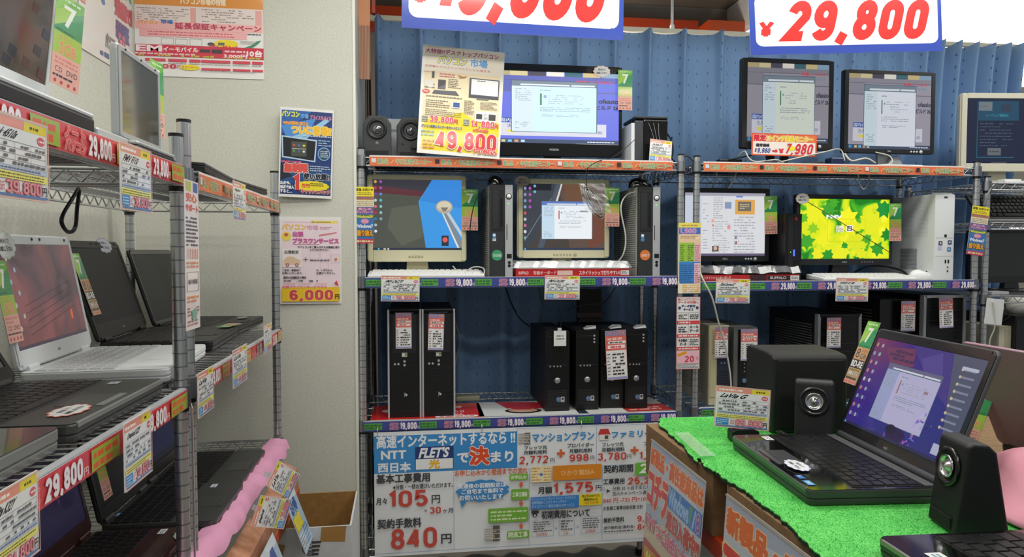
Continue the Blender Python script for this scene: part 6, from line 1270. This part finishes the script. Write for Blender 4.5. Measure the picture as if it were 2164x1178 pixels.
# cables on turf
random.seed(8)
def blob(label, cx, cy, n, r, rad=.0018, z=TZ + .006, name='cable'):
    m = MB(); pts = []
    for i in range(n): a = i * 2.3; pts.append((cx + r * random.uniform(.4, 1) * math.cos(a), cy + r * random.uniform(.4, 1) * math.sin(a) * .7, z + random.uniform(0, .035)))
    m.tube(pts, rad, BLK, n=5, sub=5); return tag(m.make(name), label, 'cable')
blob('tangle of black cables between the subwoofer and the price card', .86, 1.5, 14, .06)
blob('tangle of black cables behind the open laptop beside the wedge speaker', 1.05, 1.5, 22, .055)
# main laptop
def purple(nt, b):
    c = nt.nodes.new('ShaderNodeTexCoord'); s = nt.nodes.new('ShaderNodeSeparateXYZ'); nt.links.new(c.outputs['Object'], s.inputs[0])
    n = noise(nt, 8, 2); a = nt.nodes.new('ShaderNodeMath'); a.operation = 'MULTIPLY_ADD'; a.inputs[1].default_value = .25; nt.links.new(n, a.inputs[0]); nt.links.new(s.outputs[0], a.inputs[2])
    z = nt.nodes.new('ShaderNodeMath'); z.operation = 'MULTIPLY_ADD'; z.inputs[1].default_value = -1.1; z.inputs[2].default_value = .12; nt.links.new(s.outputs[2], z.inputs[0])
    q = nt.nodes.new('ShaderNodeMath'); q.operation = 'ADD'; nt.links.new(a.outputs[0], q.inputs[0]); nt.links.new(z.outputs[0], q.inputs[1])
    e = nt.nodes.new('ShaderNodeMath'); e.operation = 'MULTIPLY_ADD'; e.inputs[1].default_value = 1.6; e.inputs[2].default_value = .35; nt.links.new(q.outputs[0], e.inputs[0])
    return ramp(nt, e.outputs[0], [(.1, '#8c3448'), (.32, '#6c2c60'), (.5, '#46287c'), (.75, '#342a86'), (.95, '#2c2c78')])
PUR = nodes_mat('purple_wallpaper', purple, .2, emit=.75)
LW, LD, LH = .375, .256, .262
S = Sheet(160, 100, LW - .03, LH - .052, 'E', .62); random.seed(17)
S.r(0, 0, 160, 100, PUR); S.p([(118, 0), (160, 0), (160, 100), (150, 100)], '#585c74'); S.p([(60, 0), (118, 0), (134, 50), (96, 30)], '#4c3c8c'); S.p([(78, 12), (104, 2), (118, 30), (90, 26)], '#5c4c9c'); S.p([(20, 8), (66, 4), (72, 22), (40, 30)], '#7c3c60'); S.z(30, 8, 70, 20, 3, '#4c2c58', .8, .8)
dialog(S, 36, 24, 116, 84, '#746c90', '#a8b0d8', '#c4c0e4', '#a07040'); S.r(100, 42, 106, 45, '#a08c90')
S.e(84, 96, 16, 9, '#6c4ca0'); S.e(84, 92, 14, 8, '#2c1c50'); S.e(76, 88, 8, 5, '#241c3c'); 
for i in range(26): x, y = random.choice(((112, 70), (104, 92), (118, 64), (100, 88))); x += random.uniform(-8, 8); y += random.uniform(-8, 8); S.p([(x, y), (x + random.uniform(-4, 5), y + random.uniform(-5, 5)), (x + random.uniform(-5, 4), y + random.uniform(-4, 5))], random.choice(['#c8b4e8', '#8c5cd0', '#e8e0f8', '#6c7ce0', '#b06cc0', '#3c2c8c']))
for i in range(9): S.e(6, 8 + 10 * i, 2, 2.4, random.choice(['#a8b0c0', '#c88c7c', '#88b0c8', '#d8d0d0']), 8); S.e(15, 8 + 10 * i, 2, 2.4, random.choice(['#a8b0c0', '#9cc0b8', '#88b0c8', '#d8d0d0']), 8)
for i in range(9): S.r(138, 12 + 7 * i, 154, 14 + 7 * i, '#8c90a8'); S.e(137, 13 + 7 * i, 1.6, 1.6, '#d8c8a0', 8)
S.r(136, 10, 156, 13, '#c8cce0'); S.r(138, 84, 156, 94, '#c0c4dc'); S.r(0, 97, 160, 100, '#2a2c50'); S.e(4, 98.5, 1.4, 1.4, '#58b8e0', 8)
DK = M('#1d1d1f', .3, coat=.5)
lap = laptop('open black laptop with a purple screen on the green turf', (.965, 1.304, TZ + .001), R(265.4), LW, LD, LH, R(21.7), M('#3c3d40', .35), BLKG, M('#17181a', .3), DK, S, M('#4a4b4e', .4), th=.029, bz=(.015, .022, .030), logo=('NEC', '#9a9ca0', .014, .005), palm=BLKG, kb=(.14, .66), hinge=M('#5a5c60', .3, .5), edge=M('#6a6c70', .3, .6), touch=True,
             stickers=((-.40, .72, .03, .018, '#e4e6e8', '#777'), (.40, .93, .026, .014, '#4a9cd8', '#dfe8f0'), (.31, .93, .02, .012, '#3c78c0', '#dfe8f0')), dots=False)
m = MB(); m.box(-LW / 2 + .01, LW / 2 - .01, -LD * .135, -.014, .0295, .031, M('#56585a', .4)); m.make('speaker_panel', lap, bevel=.001)
m = MB(); m.box(-.006, .006, -.0028, -.0022, LH - .013, LH - .008, BLK)
ld_ = [k for k in kids(lap) if k.name.startswith('lid')][0]; m.make('webcam', ld_)
Rm = Matrix.Translation(lap.location) @ Matrix.Rotation(R(265.4), 4, 'Z')
p = Rm @ Vector((.055, -.215, .0335)); cloud('white cloud shaped sticker on the palm rest of the open black laptop', p, (-PI / 2, 0, R(265.4)), .075, .042, '#f2f2f6', '#c8d4f0')
Lm = Rm @ Matrix.Translation((0, -.004, .033)) @ Matrix.Rotation(-R(21.7), 4, 'X')
p = Lm @ Vector((-LW / 2 - .018, -.004, .195)); o = seven_tag('green, orange and black spec tag taped to the left edge of the purple screen', p, (R(-21.7), 0, R(265.4)), 1, .05, .158)
# second laptop bottom right
S = Sheet(160, 100, .345, .21, 'E', .3); S.r(0, 0, 160, 100, '#2c2c50')
laptop('black laptop in the bottom right corner, only its keyboard side in view', (.935, .748, TZ + .001), R(268), .375, .256, .25, R(22), M('#2c2d30', .35), BLKG, M('#141517', .3), DK, S, M('#3a3b3e', .4), th=.027, palm=BLKG, kb=(.1, .66), edge=M('#8c8a80', .3, .6), dots=False, stickers=((-.28, .84, .034, .024, '#e4e6e6', '#6c98a0'),), cols=14)
# mauve lid laptop facing away
MV = M('#a07c8c', .4, .1)
S = Sheet(160, 100, .33, .2, 'E', .3); S.r(0, 0, 160, 100, '#3c4c70')
laptop('laptop seen from behind with a mauve lid at the right edge', (1.30, 1.20, TZ + .001), R(90), .36, .25, .25, R(24), M('#2c2c30', .4), DKG, M('#141517', .4), DK, S, MV, th=.026)
p = PY(2100, 912, 1.36); seven_tag('yellowish tag half hidden behind the open black laptop', (1.232, 1.375, TZ + .085), (R(-24), 0, R(-84)), 0, .05, .14)
# pink cloth
m = MB(); vs = []; nx2, ny2 = 34, 30; random.seed(3)
for i in range(nx2 + 1):
    for j in range(ny2 + 1):
        x = .99 + .27 * i / nx2; y = .87 + .33 * j / ny2; ed = min(i, nx2 - i, j, ny2 - j) / 6
        z = TZ + .004 + min(1, ed) * (.062 + .022 * math.sin(x * 31 + y * 17) + .016 * math.sin(y * 43 - x * 19))
        vs.append((x + .012 * math.sin(y * 30), y + .012 * math.sin(x * 27), z))
m.add(vs, [(i * (ny2 + 1) + j, (i + 1) * (ny2 + 1) + j, (i + 1) * (ny2 + 1) + j + 1, i * (ny2 + 1) + j + 1) for i in range(nx2) for j in range(ny2)], M('#e89cb0', .6), True)
o = m.make('pink_cloth'); so = o.modifiers.new('thick', 'SOLIDIFY'); so.thickness = .003; so.offset = 1; tag(o, 'crumpled pink cloth on the table at the right edge behind the wedge speaker', 'cloth')
m = MB(); m.tube([(1.0, .98, TZ + .008), (1.02, .93, TZ + .02), (1.06, .9, TZ + .03), (1.12, .86, TZ + .04)], .005, M('#4a4c4e', .4)); m.tube([(.94, .93, TZ + .008), (.99, .935, TZ + .03), (1.02, .93, TZ + .045)], .003, BLK); tag(m.make('cable'), 'dark cable behind the near wedge speaker at the right edge', 'cable')

# ================================================================= LEFT RACKS
ZM = 1.1465
WL = M('#e4e8ea', .35); GK = M('#c8ccce', .4)
def shot(W, H, w, h, k, fn): S = Sheet(W, H, w, h, 'E', k); fn(S); return S
def icon_screen(S):
    random.seed(44); S.r(0, 0, 160, 100, RED_MOTTLE)
    for i in range(7): S.e(14 + 11 * (i % 2), 14 + 11 * i, 2, 2.6, random.choice(['#98a89c', '#b0a890', '#889cb0']), 8)
    S.r(0, 96, 160, 100, '#403a48'); S.e(130, 76, 3, 6, '#c85c3c', 10)
    for i in range(5): S.l([(30, 60 + 7 * i), (140, 40 + 7 * i)], .6, '#3c2c34')
RED_MOTTLE = tex_screen('dim_red_screen', [(.3, '#2c2228'), (.45, '#56424a'), (.55, '#6c4448'), (.62, '#7c5050'), (.75, '#8a3048')], 7, .8, .8)  # mottled dull red tone behind the icons and slanting lines
S = shot(160, 100, .335, .205, .8, icon_screen)
lw = laptop('white laptop open on the middle shelf of the front left rack', (-.738, 1.563, ZM), R(94.8), .362, .255, .258, R(9.8), WL, WL, GK, WL, S, WL, th=.027, bz=(.0135, .02, .036), logo=('NEC', '#5c6064', .014, .005), kb=(.06, .62), kwell=M('#d4d8da', .4))
S = Sheet(160, 100, .34, .2, 'D'); S.r(0, 0, 160, 100, '#1a1b22')
BK = M('#1a1a1c', .4)
lb = laptop('black laptop with a dark screen behind the white laptop', (-.772, 1.985, ZM), R(93.6), .372, .26, .26, R(17.3), BK, BK, M('#121214', .4), BK, S, BK, th=.027, bz=(.016, .02, .042), logo=('NEC', '#b0b2b4', .014, .005))
S = Sheet(160, 100, .32, .21, 'D'); S.r(0, 0, 160, 100, '#2c2e2e')
l3 = laptop('dark grey laptop farthest back on the middle shelf near the column', (-.765, 2.36, ZM), R(89.1), .344, .24, .24, R(17.6), BK, M('#2a2a2c', .4), M('#141416', .4), M('#2c2d2e', .2, coat=.6), S, BK, th=.024, bz=(.01, .016, .014), dots=False)
S = Sheet(160, 100, .32, .21, 'G'); S.r(0, 0, 160, 100, '#14151a')
ZM_ = ZM; ZM = 1.1385
GY = M('#4c4d4c', .35, .3)
lg = laptop('dark grey laptop with a cloud sticker on its palm rest, near the front edge', (-.705, 1.172, ZM), R(90), .345, .25, .25, R(30), GY, M('#3a3b3b', .4), M('#111112', .4), BK, S, BK, th=.027, kb=(.02, .6), edge=M('#9c9e9e', .3, .5), stickers=((.38, .72, .022, .016, '#dfe4e8', '#3c6cb0'),))
lh = laptop('glossy dark laptop nearest the camera on the middle shelf', (-.71, .805, ZM), R(90), .35, .25, .25, R(28), M('#8a8c8a', .3, .4), M('#2a221e', .15, coat=.8), M('#101011', .4), BK, Sheet(160, 100, .32, .21, 'G').r(0, 0, 160, 100, '#14151a'), BK, th=.03, palm=M('#2c2420', .15, coat=.8), kb=(.02, .55), touch=False, stickers=((.32, .7, .02, .012, '#3c50c8', '#c8d0f0'),))
ZM = ZM_
def lmat(lp, tilt, th): return Matrix.Translation(lp.location) @ Matrix.Rotation(lp.rotation_euler[2], 4, 'Z'), None
def lidpt(lp, x, y, z, tilt, th): return Matrix.Translation(lp.location) @ Matrix.Rotation(lp.rotation_euler[2], 4, 'Z') @ Matrix.Translation((0, -.004, th + .004)) @ Matrix.Rotation(-tilt, 4, 'X') @ Vector((x, y, z))
seven_tag('green spec tag between the white and the black laptop screens', lidpt(lb, -.155, -.006, .145, R(17.3), .027), (R(-17.3), 0, R(93.6)), 1, .05, .158)
cloud('cloud shaped sticker on the top edge of the black laptop', lidpt(lb, .06, -.006, .246, R(17.3), .027), (R(-17.3), R(8), R(93.6 - 20)), .06, .045, '#b4b8c0', '#8c90a8')
cloud('pale cloud shaped sticker on the upper left of the white laptop', lidpt(lw, -.145, -.007, .235, R(9.8), .027), (R(-9.8), 0, R(94.8)), .085, .055, '#dfe4e4', '#b8ccb8')
seven_tag('peach spec tag at the left frame edge over the white laptop screen', lidpt(lw, -.195, -.012, .13, R(9.8), .027), (R(-9.8), 0, R(94.8)), 0, .055, .15)
p = PZ(147, 867, 1.1385 + .0295); cloud('white and red cloud shaped sticker on the dark grey laptop palm rest', (p.x, p.y, 1.1385 + .0292), (-PI / 2, 0, R(90)), .085, .05, '#eceeee', '#d87c60')
# flat tag lying on the black laptop
S = seven_sheet(0, .035, .1); tag(S.make('spec_tag', M('#e6e2d8', .35, coat=.4), None, .0006, loc=(-.545, 2.15, ZM + .033), rot=(-PI / 2, 0, R(172))), 'spec tag lying flat between the two dark laptops by the column', 'tag')
p = PZ(512, 673, ZM + .026); cloud('pale cloud sticker on the palm rest of the laptop nearest the column', (p.x, p.y, ZM + .0285), (-PI / 2, 0, R(90)), .07, .03, '#a8b0a8', '#88908c')
# top shelf laptops
ZTL = 1.5585
def swivel(label, y0, y1, xh, h, fwd, frame, scr, z0, base_h, x0=-.435, sc_logo=None, d=.24):
    t = thing('laptop', label, 'laptop', (xh, (y0 + y1) / 2, ZTL), R(90)); w = y1 - y0
    m = MB(); pl = [(a, b) for a, b in rr(-w / 2, -(x0 - xh), w / 2, d, .012, 5)]; m.prism(pl, .002, base_h - .007, BLK, 'z'); m.prism(pl, base_h - .007, base_h, frame, 'z'); m.make('base', t, bevel=.004)
    m = MB(); lp = rr(-w / 2, 0, w / 2, h, .01, 5); m.prism(lp, 0, .012, frame, 'y'); L = m.make('lid', t, (0, 0, base_h + .002), (fwd, 0, 0), bevel=.003, seg=3)
    m = MB(); b = .012; bb_ = z0; m.box(-w / 2 + .003, -w / 2 + b, -.002, 0, .005, h - .005, frame); m.box(w / 2 - b, w / 2 - .003, -.002, 0, .005, h - .005, frame); m.box(-w / 2 + b, w / 2 - b, -.002, 0, .004, bb_, frame); m.box(-w / 2 + b, w / 2 - b, -.002, 0, h - b, h - .004, frame)
    for s in (-.35, 0, .35): m.cyl((s * w, -.002, h - b * .5), (s * w, -.0035, h - b * .5), .0018, DKG, n=8)
    m.make('bezel', L, bevel=.0008); scr(w - 2 * b, h - b - bb_).make('screen', BLKG, L, .0005, loc=(0, -.0006, (bb_ + h - b) / 2))
    m = MB(); m.cyl((-w * .4, 0, 0), (w * .4, 0, 0), .006, frame, n=10); m.make('hinge', t, (0, .004, base_h + .002)); return t
def scr1(w, h):
    S = Sheet(100, 70, w, h, 'E', .7); random.seed(51); S.r(0, 0, 100, 70, DIM1)
    for i in range(16): x = random.uniform(50, 98); y = random.uniform(5, 65); S.p([(x, y), (x + 5, y + 1), (x + 4, y + 5), (x - 1, y + 4)], random.choice(['#2c2c30', '#70503c', '#4c2c2c', '#28323c']))
    return S
DIM1 = tex_screen('dim_brown_desktop', [(.35, '#3a342c'), (.5, '#54483c'), (.6, '#5c4438'), (.68, '#6c3434'), (.75, '#3c4038')], 16, .75, .6)
swivel('white laptop at the left frame edge of the top shelf', .70, 1.045, -.50, .26, R(7), WL, scr1, .034, .03)
swivel('small silver laptop with a blank grey screen on the top shelf', 1.185, 1.37, -.462, .152, R(0), M('#b8bcbc', .35, .3), lambda w, h: Sheet(100, 70, w, h, 'G').r(0, 0, 100, 70, '#4c4e48'), .012, .018)
m = MB(); m.box(-.44, -.66, 1.06, 1.165, .002, .016, M('#c8cccc', .35, .3)); m.v = [(x, y, z + ZTL) for x, y, z in m.v]; tag(m.make('silver_slab', bevel=.003), 'thin silver slab between the two laptops on the top shelf', 'slab')
a = PX(143, 92, -.46); seven_tag('green and peach spec tag hanging beside the white top shelf laptop', (-.46, a.y, a.z), (0, R(8), R(75)), 0, .05, .125)
a = PX(351, 240, -.52); seven_tag('thin green spec tag seen edge on beside the small silver laptop', (-.505, 1.485, a.z + .01), (0, 0, R(82)), 0, .05, .15)
for i, (y0, y1, lb, zz) in enumerate(((1.50, 1.83, 'flat black laptop on the top shelf beside the silver one', .0), (1.86, 2.14, 'flat black laptop farthest back on the top shelf', .0))):
    t = thing('laptop', lb, 'laptop', (-.43 - .12, (y0 + y1) / 2, ZTL), R(90 + 4 * (1 - 2 * i)))
    m = MB(); w2_ = (y1 - y0) / 2; m.prism([(-.115, .004), (.115, .012), (.115, .028), (-.115, .016)], -w2_, w2_, M('#18181a', .4), 'x'); m.make('base', t, bevel=.003)
    m = MB(); m.prism([(-.115, .016), (.115, .028), (.115, .036), (-.115, .022)], -w2_, w2_, M('#3a3a3c', .35), 'x'); m.make('lid', t, bevel=.002)
# bottom shelf laptops
ZB = .7865
S = Sheet(160, 100, .27, .17, 'D'); S.r(0, 0, 160, 100, '#22264a'); S.r(20, 20, 140, 90, '#2c3468')  # blue reflection painted into the dark screen colours
laptop('dark grey laptop at the far end of the bottom shelf', (-.672, 1.98, ZB), R(90), .30, .232, .22, R(12), GY, M('#3a3b3b', .4), M('#151516', .4), BK, S, BK, th=.022, kb=(.04, .64))
S = Sheet(160, 100, .25, .17, 'D'); S.r(0, 0, 160, 100, '#202126')
laptop('dark grey laptop in the middle of the bottom shelf', (-.668, 1.70, ZB), R(90), .262, .235, .22, R(12), GY, M('#3c3d3d', .4), M('#151516', .4), M('#2a2b2c', .3), S, BK, th=.024, kb=(.04, .6), stickers=((.4, .72, .024, .014, '#dfe4e8', '#3c6cb0'), (-.25, .05, .02, .01, '#3c78c8', '#dfe8f0')))
RB = M('#3a1e1c', .2, coat=.6)
S = Sheet(160, 100, .27, .18, 'E', .5); random.seed(61); S.r(0, 0, 160, 100, '#1c1a26'); S.p([(60, 60), (160, 20), (160, 100), (0, 100)], '#221c3c'); S.p([(100, 40), (130, 30), (110, 70)], '#4c2444'); S.p([(20, 20), (60, 10), (80, 60), (40, 80)], '#342834')
laptop('reddish brown laptop on the bottom shelf nearest the camera', (-.675, 1.40, ZB), R(90), .29, .20, .23, R(12), RB, RB, M('#141214', .4), RB, S, RB, th=.024, stickers=((.42, .75, .026, .014, '#e4e6e8', '#6c7c90'),))
cloud('pale cloud sticker on the reddish brown laptop', (-.475, 1.50, ZB + .0275), (-PI / 2, 0, R(90)), .06, .04, '#b8c8bc', '#a0b0a8')
lp = laptop('black laptop low in the front left rack behind the price card', (-.675, 1.07, ZB), R(90), .31, .215, .23, R(12), BK, BK, M('#141214', .4), BK, Sheet(160, 100, .28, .18, 'G').r(0, 0, 160, 100, '#16161c'), BK, th=.024)
seven_tag('tag hanging between the reddish and the middle laptop of the bottom shelf', (-.655, 1.555, ZB + .15), (R(-12), 0, R(90)), 0, .04, .12)
# pink ruffled cloth strip along the bottom shelf edge
m = MB(); random.seed(13); vs = []; n = 90
for i in range(n + 1):
    y = 1.0 + (2.30 - 1.0) * i / n; wv = .004 * math.sin(i * .7) + .003 * math.sin(i * .31)
    vs += [(-.463 + .004 * math.sin(i * .5), y, ZB + .008 + .002 * math.sin(i)), (-.44, y, ZB + .012 + .004 * math.sin(i * 1.3)), (-.412 + wv * .6, y, ZB + .004 + .003 * math.sin(i * .7)), (-.402 + wv, y, ZB - .022 + .006 * math.sin(i * .8 + 1))]
m.add(vs, [(i * 4 + j, (i + 1) * 4 + j, (i + 1) * 4 + j + 1, i * 4 + j + 1) for i in range(n) for j in range(3)], M('#d898b8', .6), True)
o = m.make('pink_cloth_strip'); tag(o, 'pink ruffled cloth strip along the bottom shelf edge of the left racks', 'cloth')
# sloping printed display ledge below it
ORA = speckle('orange_print', '#a0683c', '#c49078', 25, .4)
m = MB(); m.prism([(-.415, .725), (-.375, .70), (-.37, .60), (-.377, .60), (-.383, .695), (-.417, .718)], 1.0, 2.28, ORA, 'y'); m.box(-.372, -.369, 1.0, 2.28, .61, .64, M('#b85430', .5)); tag(m.make('display_ledge'), 'orange printed cardboard front hanging below the pink cloth strip', 'display ledge')
def leaflet(label, y, z, w, h, sd, rx, rzz):
    S = Sheet(60, 90, w, h, 'L'); random.seed(sd); S.r(0, 0, 60, 90, '#a8c4dc'); S.r(0, 0, 60, 12, '#d8e4ec'); S.t('お得', 10, 10, 44, 30, '#3a5a9c', b=1.5); S.t('限定', 6, 34, 40, 54, '#e8d840', b=2.5, out='#8c8440', ob=1); S.z(30, 56, 56, 86, 5, '#6c8cb8', .5); S.r(2, 60, 26, 86, '#c8d8e8'); S.z(3, 62, 25, 84, 4, '#7c7c88', .5)
    return tag(S.make('leaflet', M('#c8d0d4', .35, coat=.5), None, .0007, loc=(-.325, y, z), rot=(rx, 0, rzz)), label, 'leaflet')
leaflet('light blue leaflet with a yellow heading on the orange display ledge', 1.72, .60, .15, .19, 1, R(-20), R(90))
leaflet('light blue leaflet at the far end of the orange display ledge', 2.0, .64, .13, .16, 2, R(-20), R(90))
# price cards on the left racks
def lcard(px0, px1, cy, hpx, model, price, label, sd, roll=0, X=-.405, yaw=90, w=None, name='price_card'):
    a = PX(px0, cy, X); b = PX(px1, cy, X); cyy = (a.y + b.y) / 2; c = PX((px0 + px1) / 2, cy, X); dist = FW.dot(c - EYE)
    return price_card(model, price, label, (X, cyy, c.z), (0, R(roll), R(yaw)), w or (b.y - a.y), hpx / F_PX * dist, sd)
lcard(-60, 100, 330, 178, 'ProBook 4510s', '39,800', 'large price card 39,800 at the left frame edge of the top shelf', 31)
lcard(254, 319, 378, 138, 'FMV F/10', '36,800', 'price card 36,800 hanging from the top shelf under the silver slab', 32)
lcard(493, 519, 426, 80, 'Aspire', '24,800', 'small price card hanging from the orange strip of the rear left rack', 33)
lcard(-40, 82, 1120, 185, 'Satellite K32Y', '34,800', 'price card cut by the lower left corner of the photo', 34)
lcard(262, 320, 950, 140, 'Dynabook K32Y', '34,600', 'price card 34,600 below the dark grey laptop with a cloud sticker', 35)
lcard(418, 451, 828, 92, 'LaVie', '44,800', 'price card on the middle strip just right of the chrome double post', 36)
lcard(492, 522, 773, 78, 'LaVie', '44,800', 'price card in the middle of the rear middle shelf strip', 37, 0, -.40)
lcard(558, 574, 715, 58, 'VersaPro', '29,800', 'price card near the far post on the rear middle shelf strip', 38)
lcard(574, 620, 1018, 78, 'LaVie', '24,800', 'price card sticking out above the brown cardboard box, upper one', 39, -52, -.335, 55, .068)
lcard(530, 610, 1093, 84, 'dynabook', '29,800', 'price card sticking out left of the brown cardboard box, lower one', 40, -68, -.335, 45, .07)
for o in [o for o in bpy.data.objects if o.name.startswith('price_card') and 'sticking out' in o.get('label', '')]:
    m = MB(); m.box(-.006, .006, .0012, .05, o.dimensions.z * .0 + .02, .0215, M('#dfe3e6', .2, alpha=.6)); m.make('clip', o)
# long flyers on the double post
def long_flyer(label, y0, y1, z0, z1, X, sd, yaw=90):
    S = Sheet(33, 320, y1 - y0, z1 - z0, 'L'); random.seed(sd); S.r(0, 0, 33, 320, '#f0e4e2'); S.r(3, 3, 16, 24, '#c8cc70'); S.r(20, 3, 31, 24, '#5c74b0'); S.t('安心', 4, 28, 28, 46, '#e07040', b=.8); S.t('サポート', 3, 52, 31, 66, '#e06858', b=.8); S.z(3, 76, 30, 142, 8, '#5c5c64', .55, .9, 2.5)
    for u in range(4, 30, 4): S.r(u, 146, u + 1.8, 168, '#f0b4ac')
    S.z(3, 172, 30, 188, 2, '#e89078', .6); S.fr(3, 196, 30, 238, .8, '#5c5c64'); S.t('個人情報', 6, 212, 27, 222, '#5c5c64', b=.2); S.z(3, 246, 30, 262, 2, '#e09060', .6); S.z(3, 270, 30, 312, 6, '#b08880', .5, .8); S.p([(12, 280), (22, 274), (24, 300), (14, 304)], '#8cb8a8')
    return tag(S.make('flyer', M('#ecdfdc', .4, coat=.3), None, .0006, loc=(X, (y0 + y1) / 2, (z0 + z1) / 2), rot=(0, R(.6), R(yaw))), label, 'flyer')
a = PX(388, 380, -.40); b = PX(418, 380, -.40); c = PX(403, 382, -.40); d = PX(403, 698, -.40); long_flyer('long pink flyer hanging on the chrome double post of the left racks', a.y, b.y, d.z, c.z, -.40, 71)
a = PX(396, 900, -.40); b = PX(410, 900, -.40); c = PX(403, 860, -.40); long_flyer('long narrow flyer on the lower half of the chrome double post', a.y, b.y + .02, c.z - .42, c.z, -.40, 72, 110)
# black wrist loop
m = MB(); m.tube([PX(166, 398, -.6), PX(148, 428, -.6), PX(134, 452, -.6), PX(130, 470, -.6), PX(140, 488, -.6), PX(152, 490, -.6), PX(160, 476, -.6), PX(163, 440, -.6), PX(168, 400, -.6)], .0035, BLK, n=6, sub=6); tag(m.make('cable'), 'black strap loop hanging under the top shelf of the front left rack', 'strap')

# ================================================================= CARDBOARD BOX
t = thing('cardboard_box', 'open cardboard box with a white printed front on the floor by the column', 'box', (-.31, 2.06, 0), R(1)); bw, bd, bh, k = .245, .30, .592, .005
m = MB(); m.box(-bw / 2, bw / 2, 0, k, 0, bh, KRAFTW); m.box(-bw / 2, bw / 2, bd - k, bd, 0, bh, CARD); m.box(-bw / 2, -bw / 2 + k, k, bd - k, 0, bh, CARD); m.box(bw / 2 - k, bw / 2, k, bd - k, 0, bh, KRAFTW); m.box(-bw / 2, bw / 2, k, bd - k, .3, .305, CARD)
m.box(-bw / 2 + .001, bw / 2 - .001, k, k + .001, .305, bh - .001, CARD); m.box(bw / 2 - k - .001, bw / 2 - k, k, bd - k, .305, bh - .001, CARD); m.make('carton', t)
m = MB(); m.X = Matrix.Translation((-bw / 2, .02, bh)) @ Matrix.Rotation(R(-62), 4, 'Y'); m.box(-.06, 0, 0, .2, -.002, .002, CARD); m.make('flap', t)
S = Sheet(100, 100, .235, .235); 
S.p([(0, 14), (22, 20), (16, 44), (-2, 38)], '#a87c40'); S.p([(66, 0), (96, 0), (94, 20), (64, 18)], '#a87c40')
for rr0 in (10, 7.5, 5): S.lay([[(52 + a * math.cos(R(t0)), 25 - a * math.sin(R(t0))) for a, t0 in ((rr0, q), (rr0, q + 18), (rr0 - 1.1, q + 18), (rr0 - 1.1, q))] for q in range(80, 300, 18)], '#45464a')
for i in range(4): S.r(54, 17 + 5 * i, 62 + (3 - i), 20 + 5 * i, '#45464a')
S.r(42.5, 24.4, 54, 25.6, '#45464a'); S.z(42, 37, 64, 41, 1, '#6c6e74', .6); S.z(42, 42, 60, 46, 1, '#6c6e74', .6)
S.mb.make('print', t, loc=(0, -.0006, bh - .118))
# dark objects low behind the left post of the middle rack
m = MB(); m.box(-.04, .1, 0, .2, 0, .28, M('#141416', .5)); m.box(-.03, .09, -.002, 0, .02, .2, M('#202226', .4)); a = PY(800, 1000, 2.9); tag(m.make('black_box', None, (MX + .06, 2.75, .302)), 'black box on the lowest shelf behind the internet plan banner', 'box')
bpy.data.objects.remove(_to)
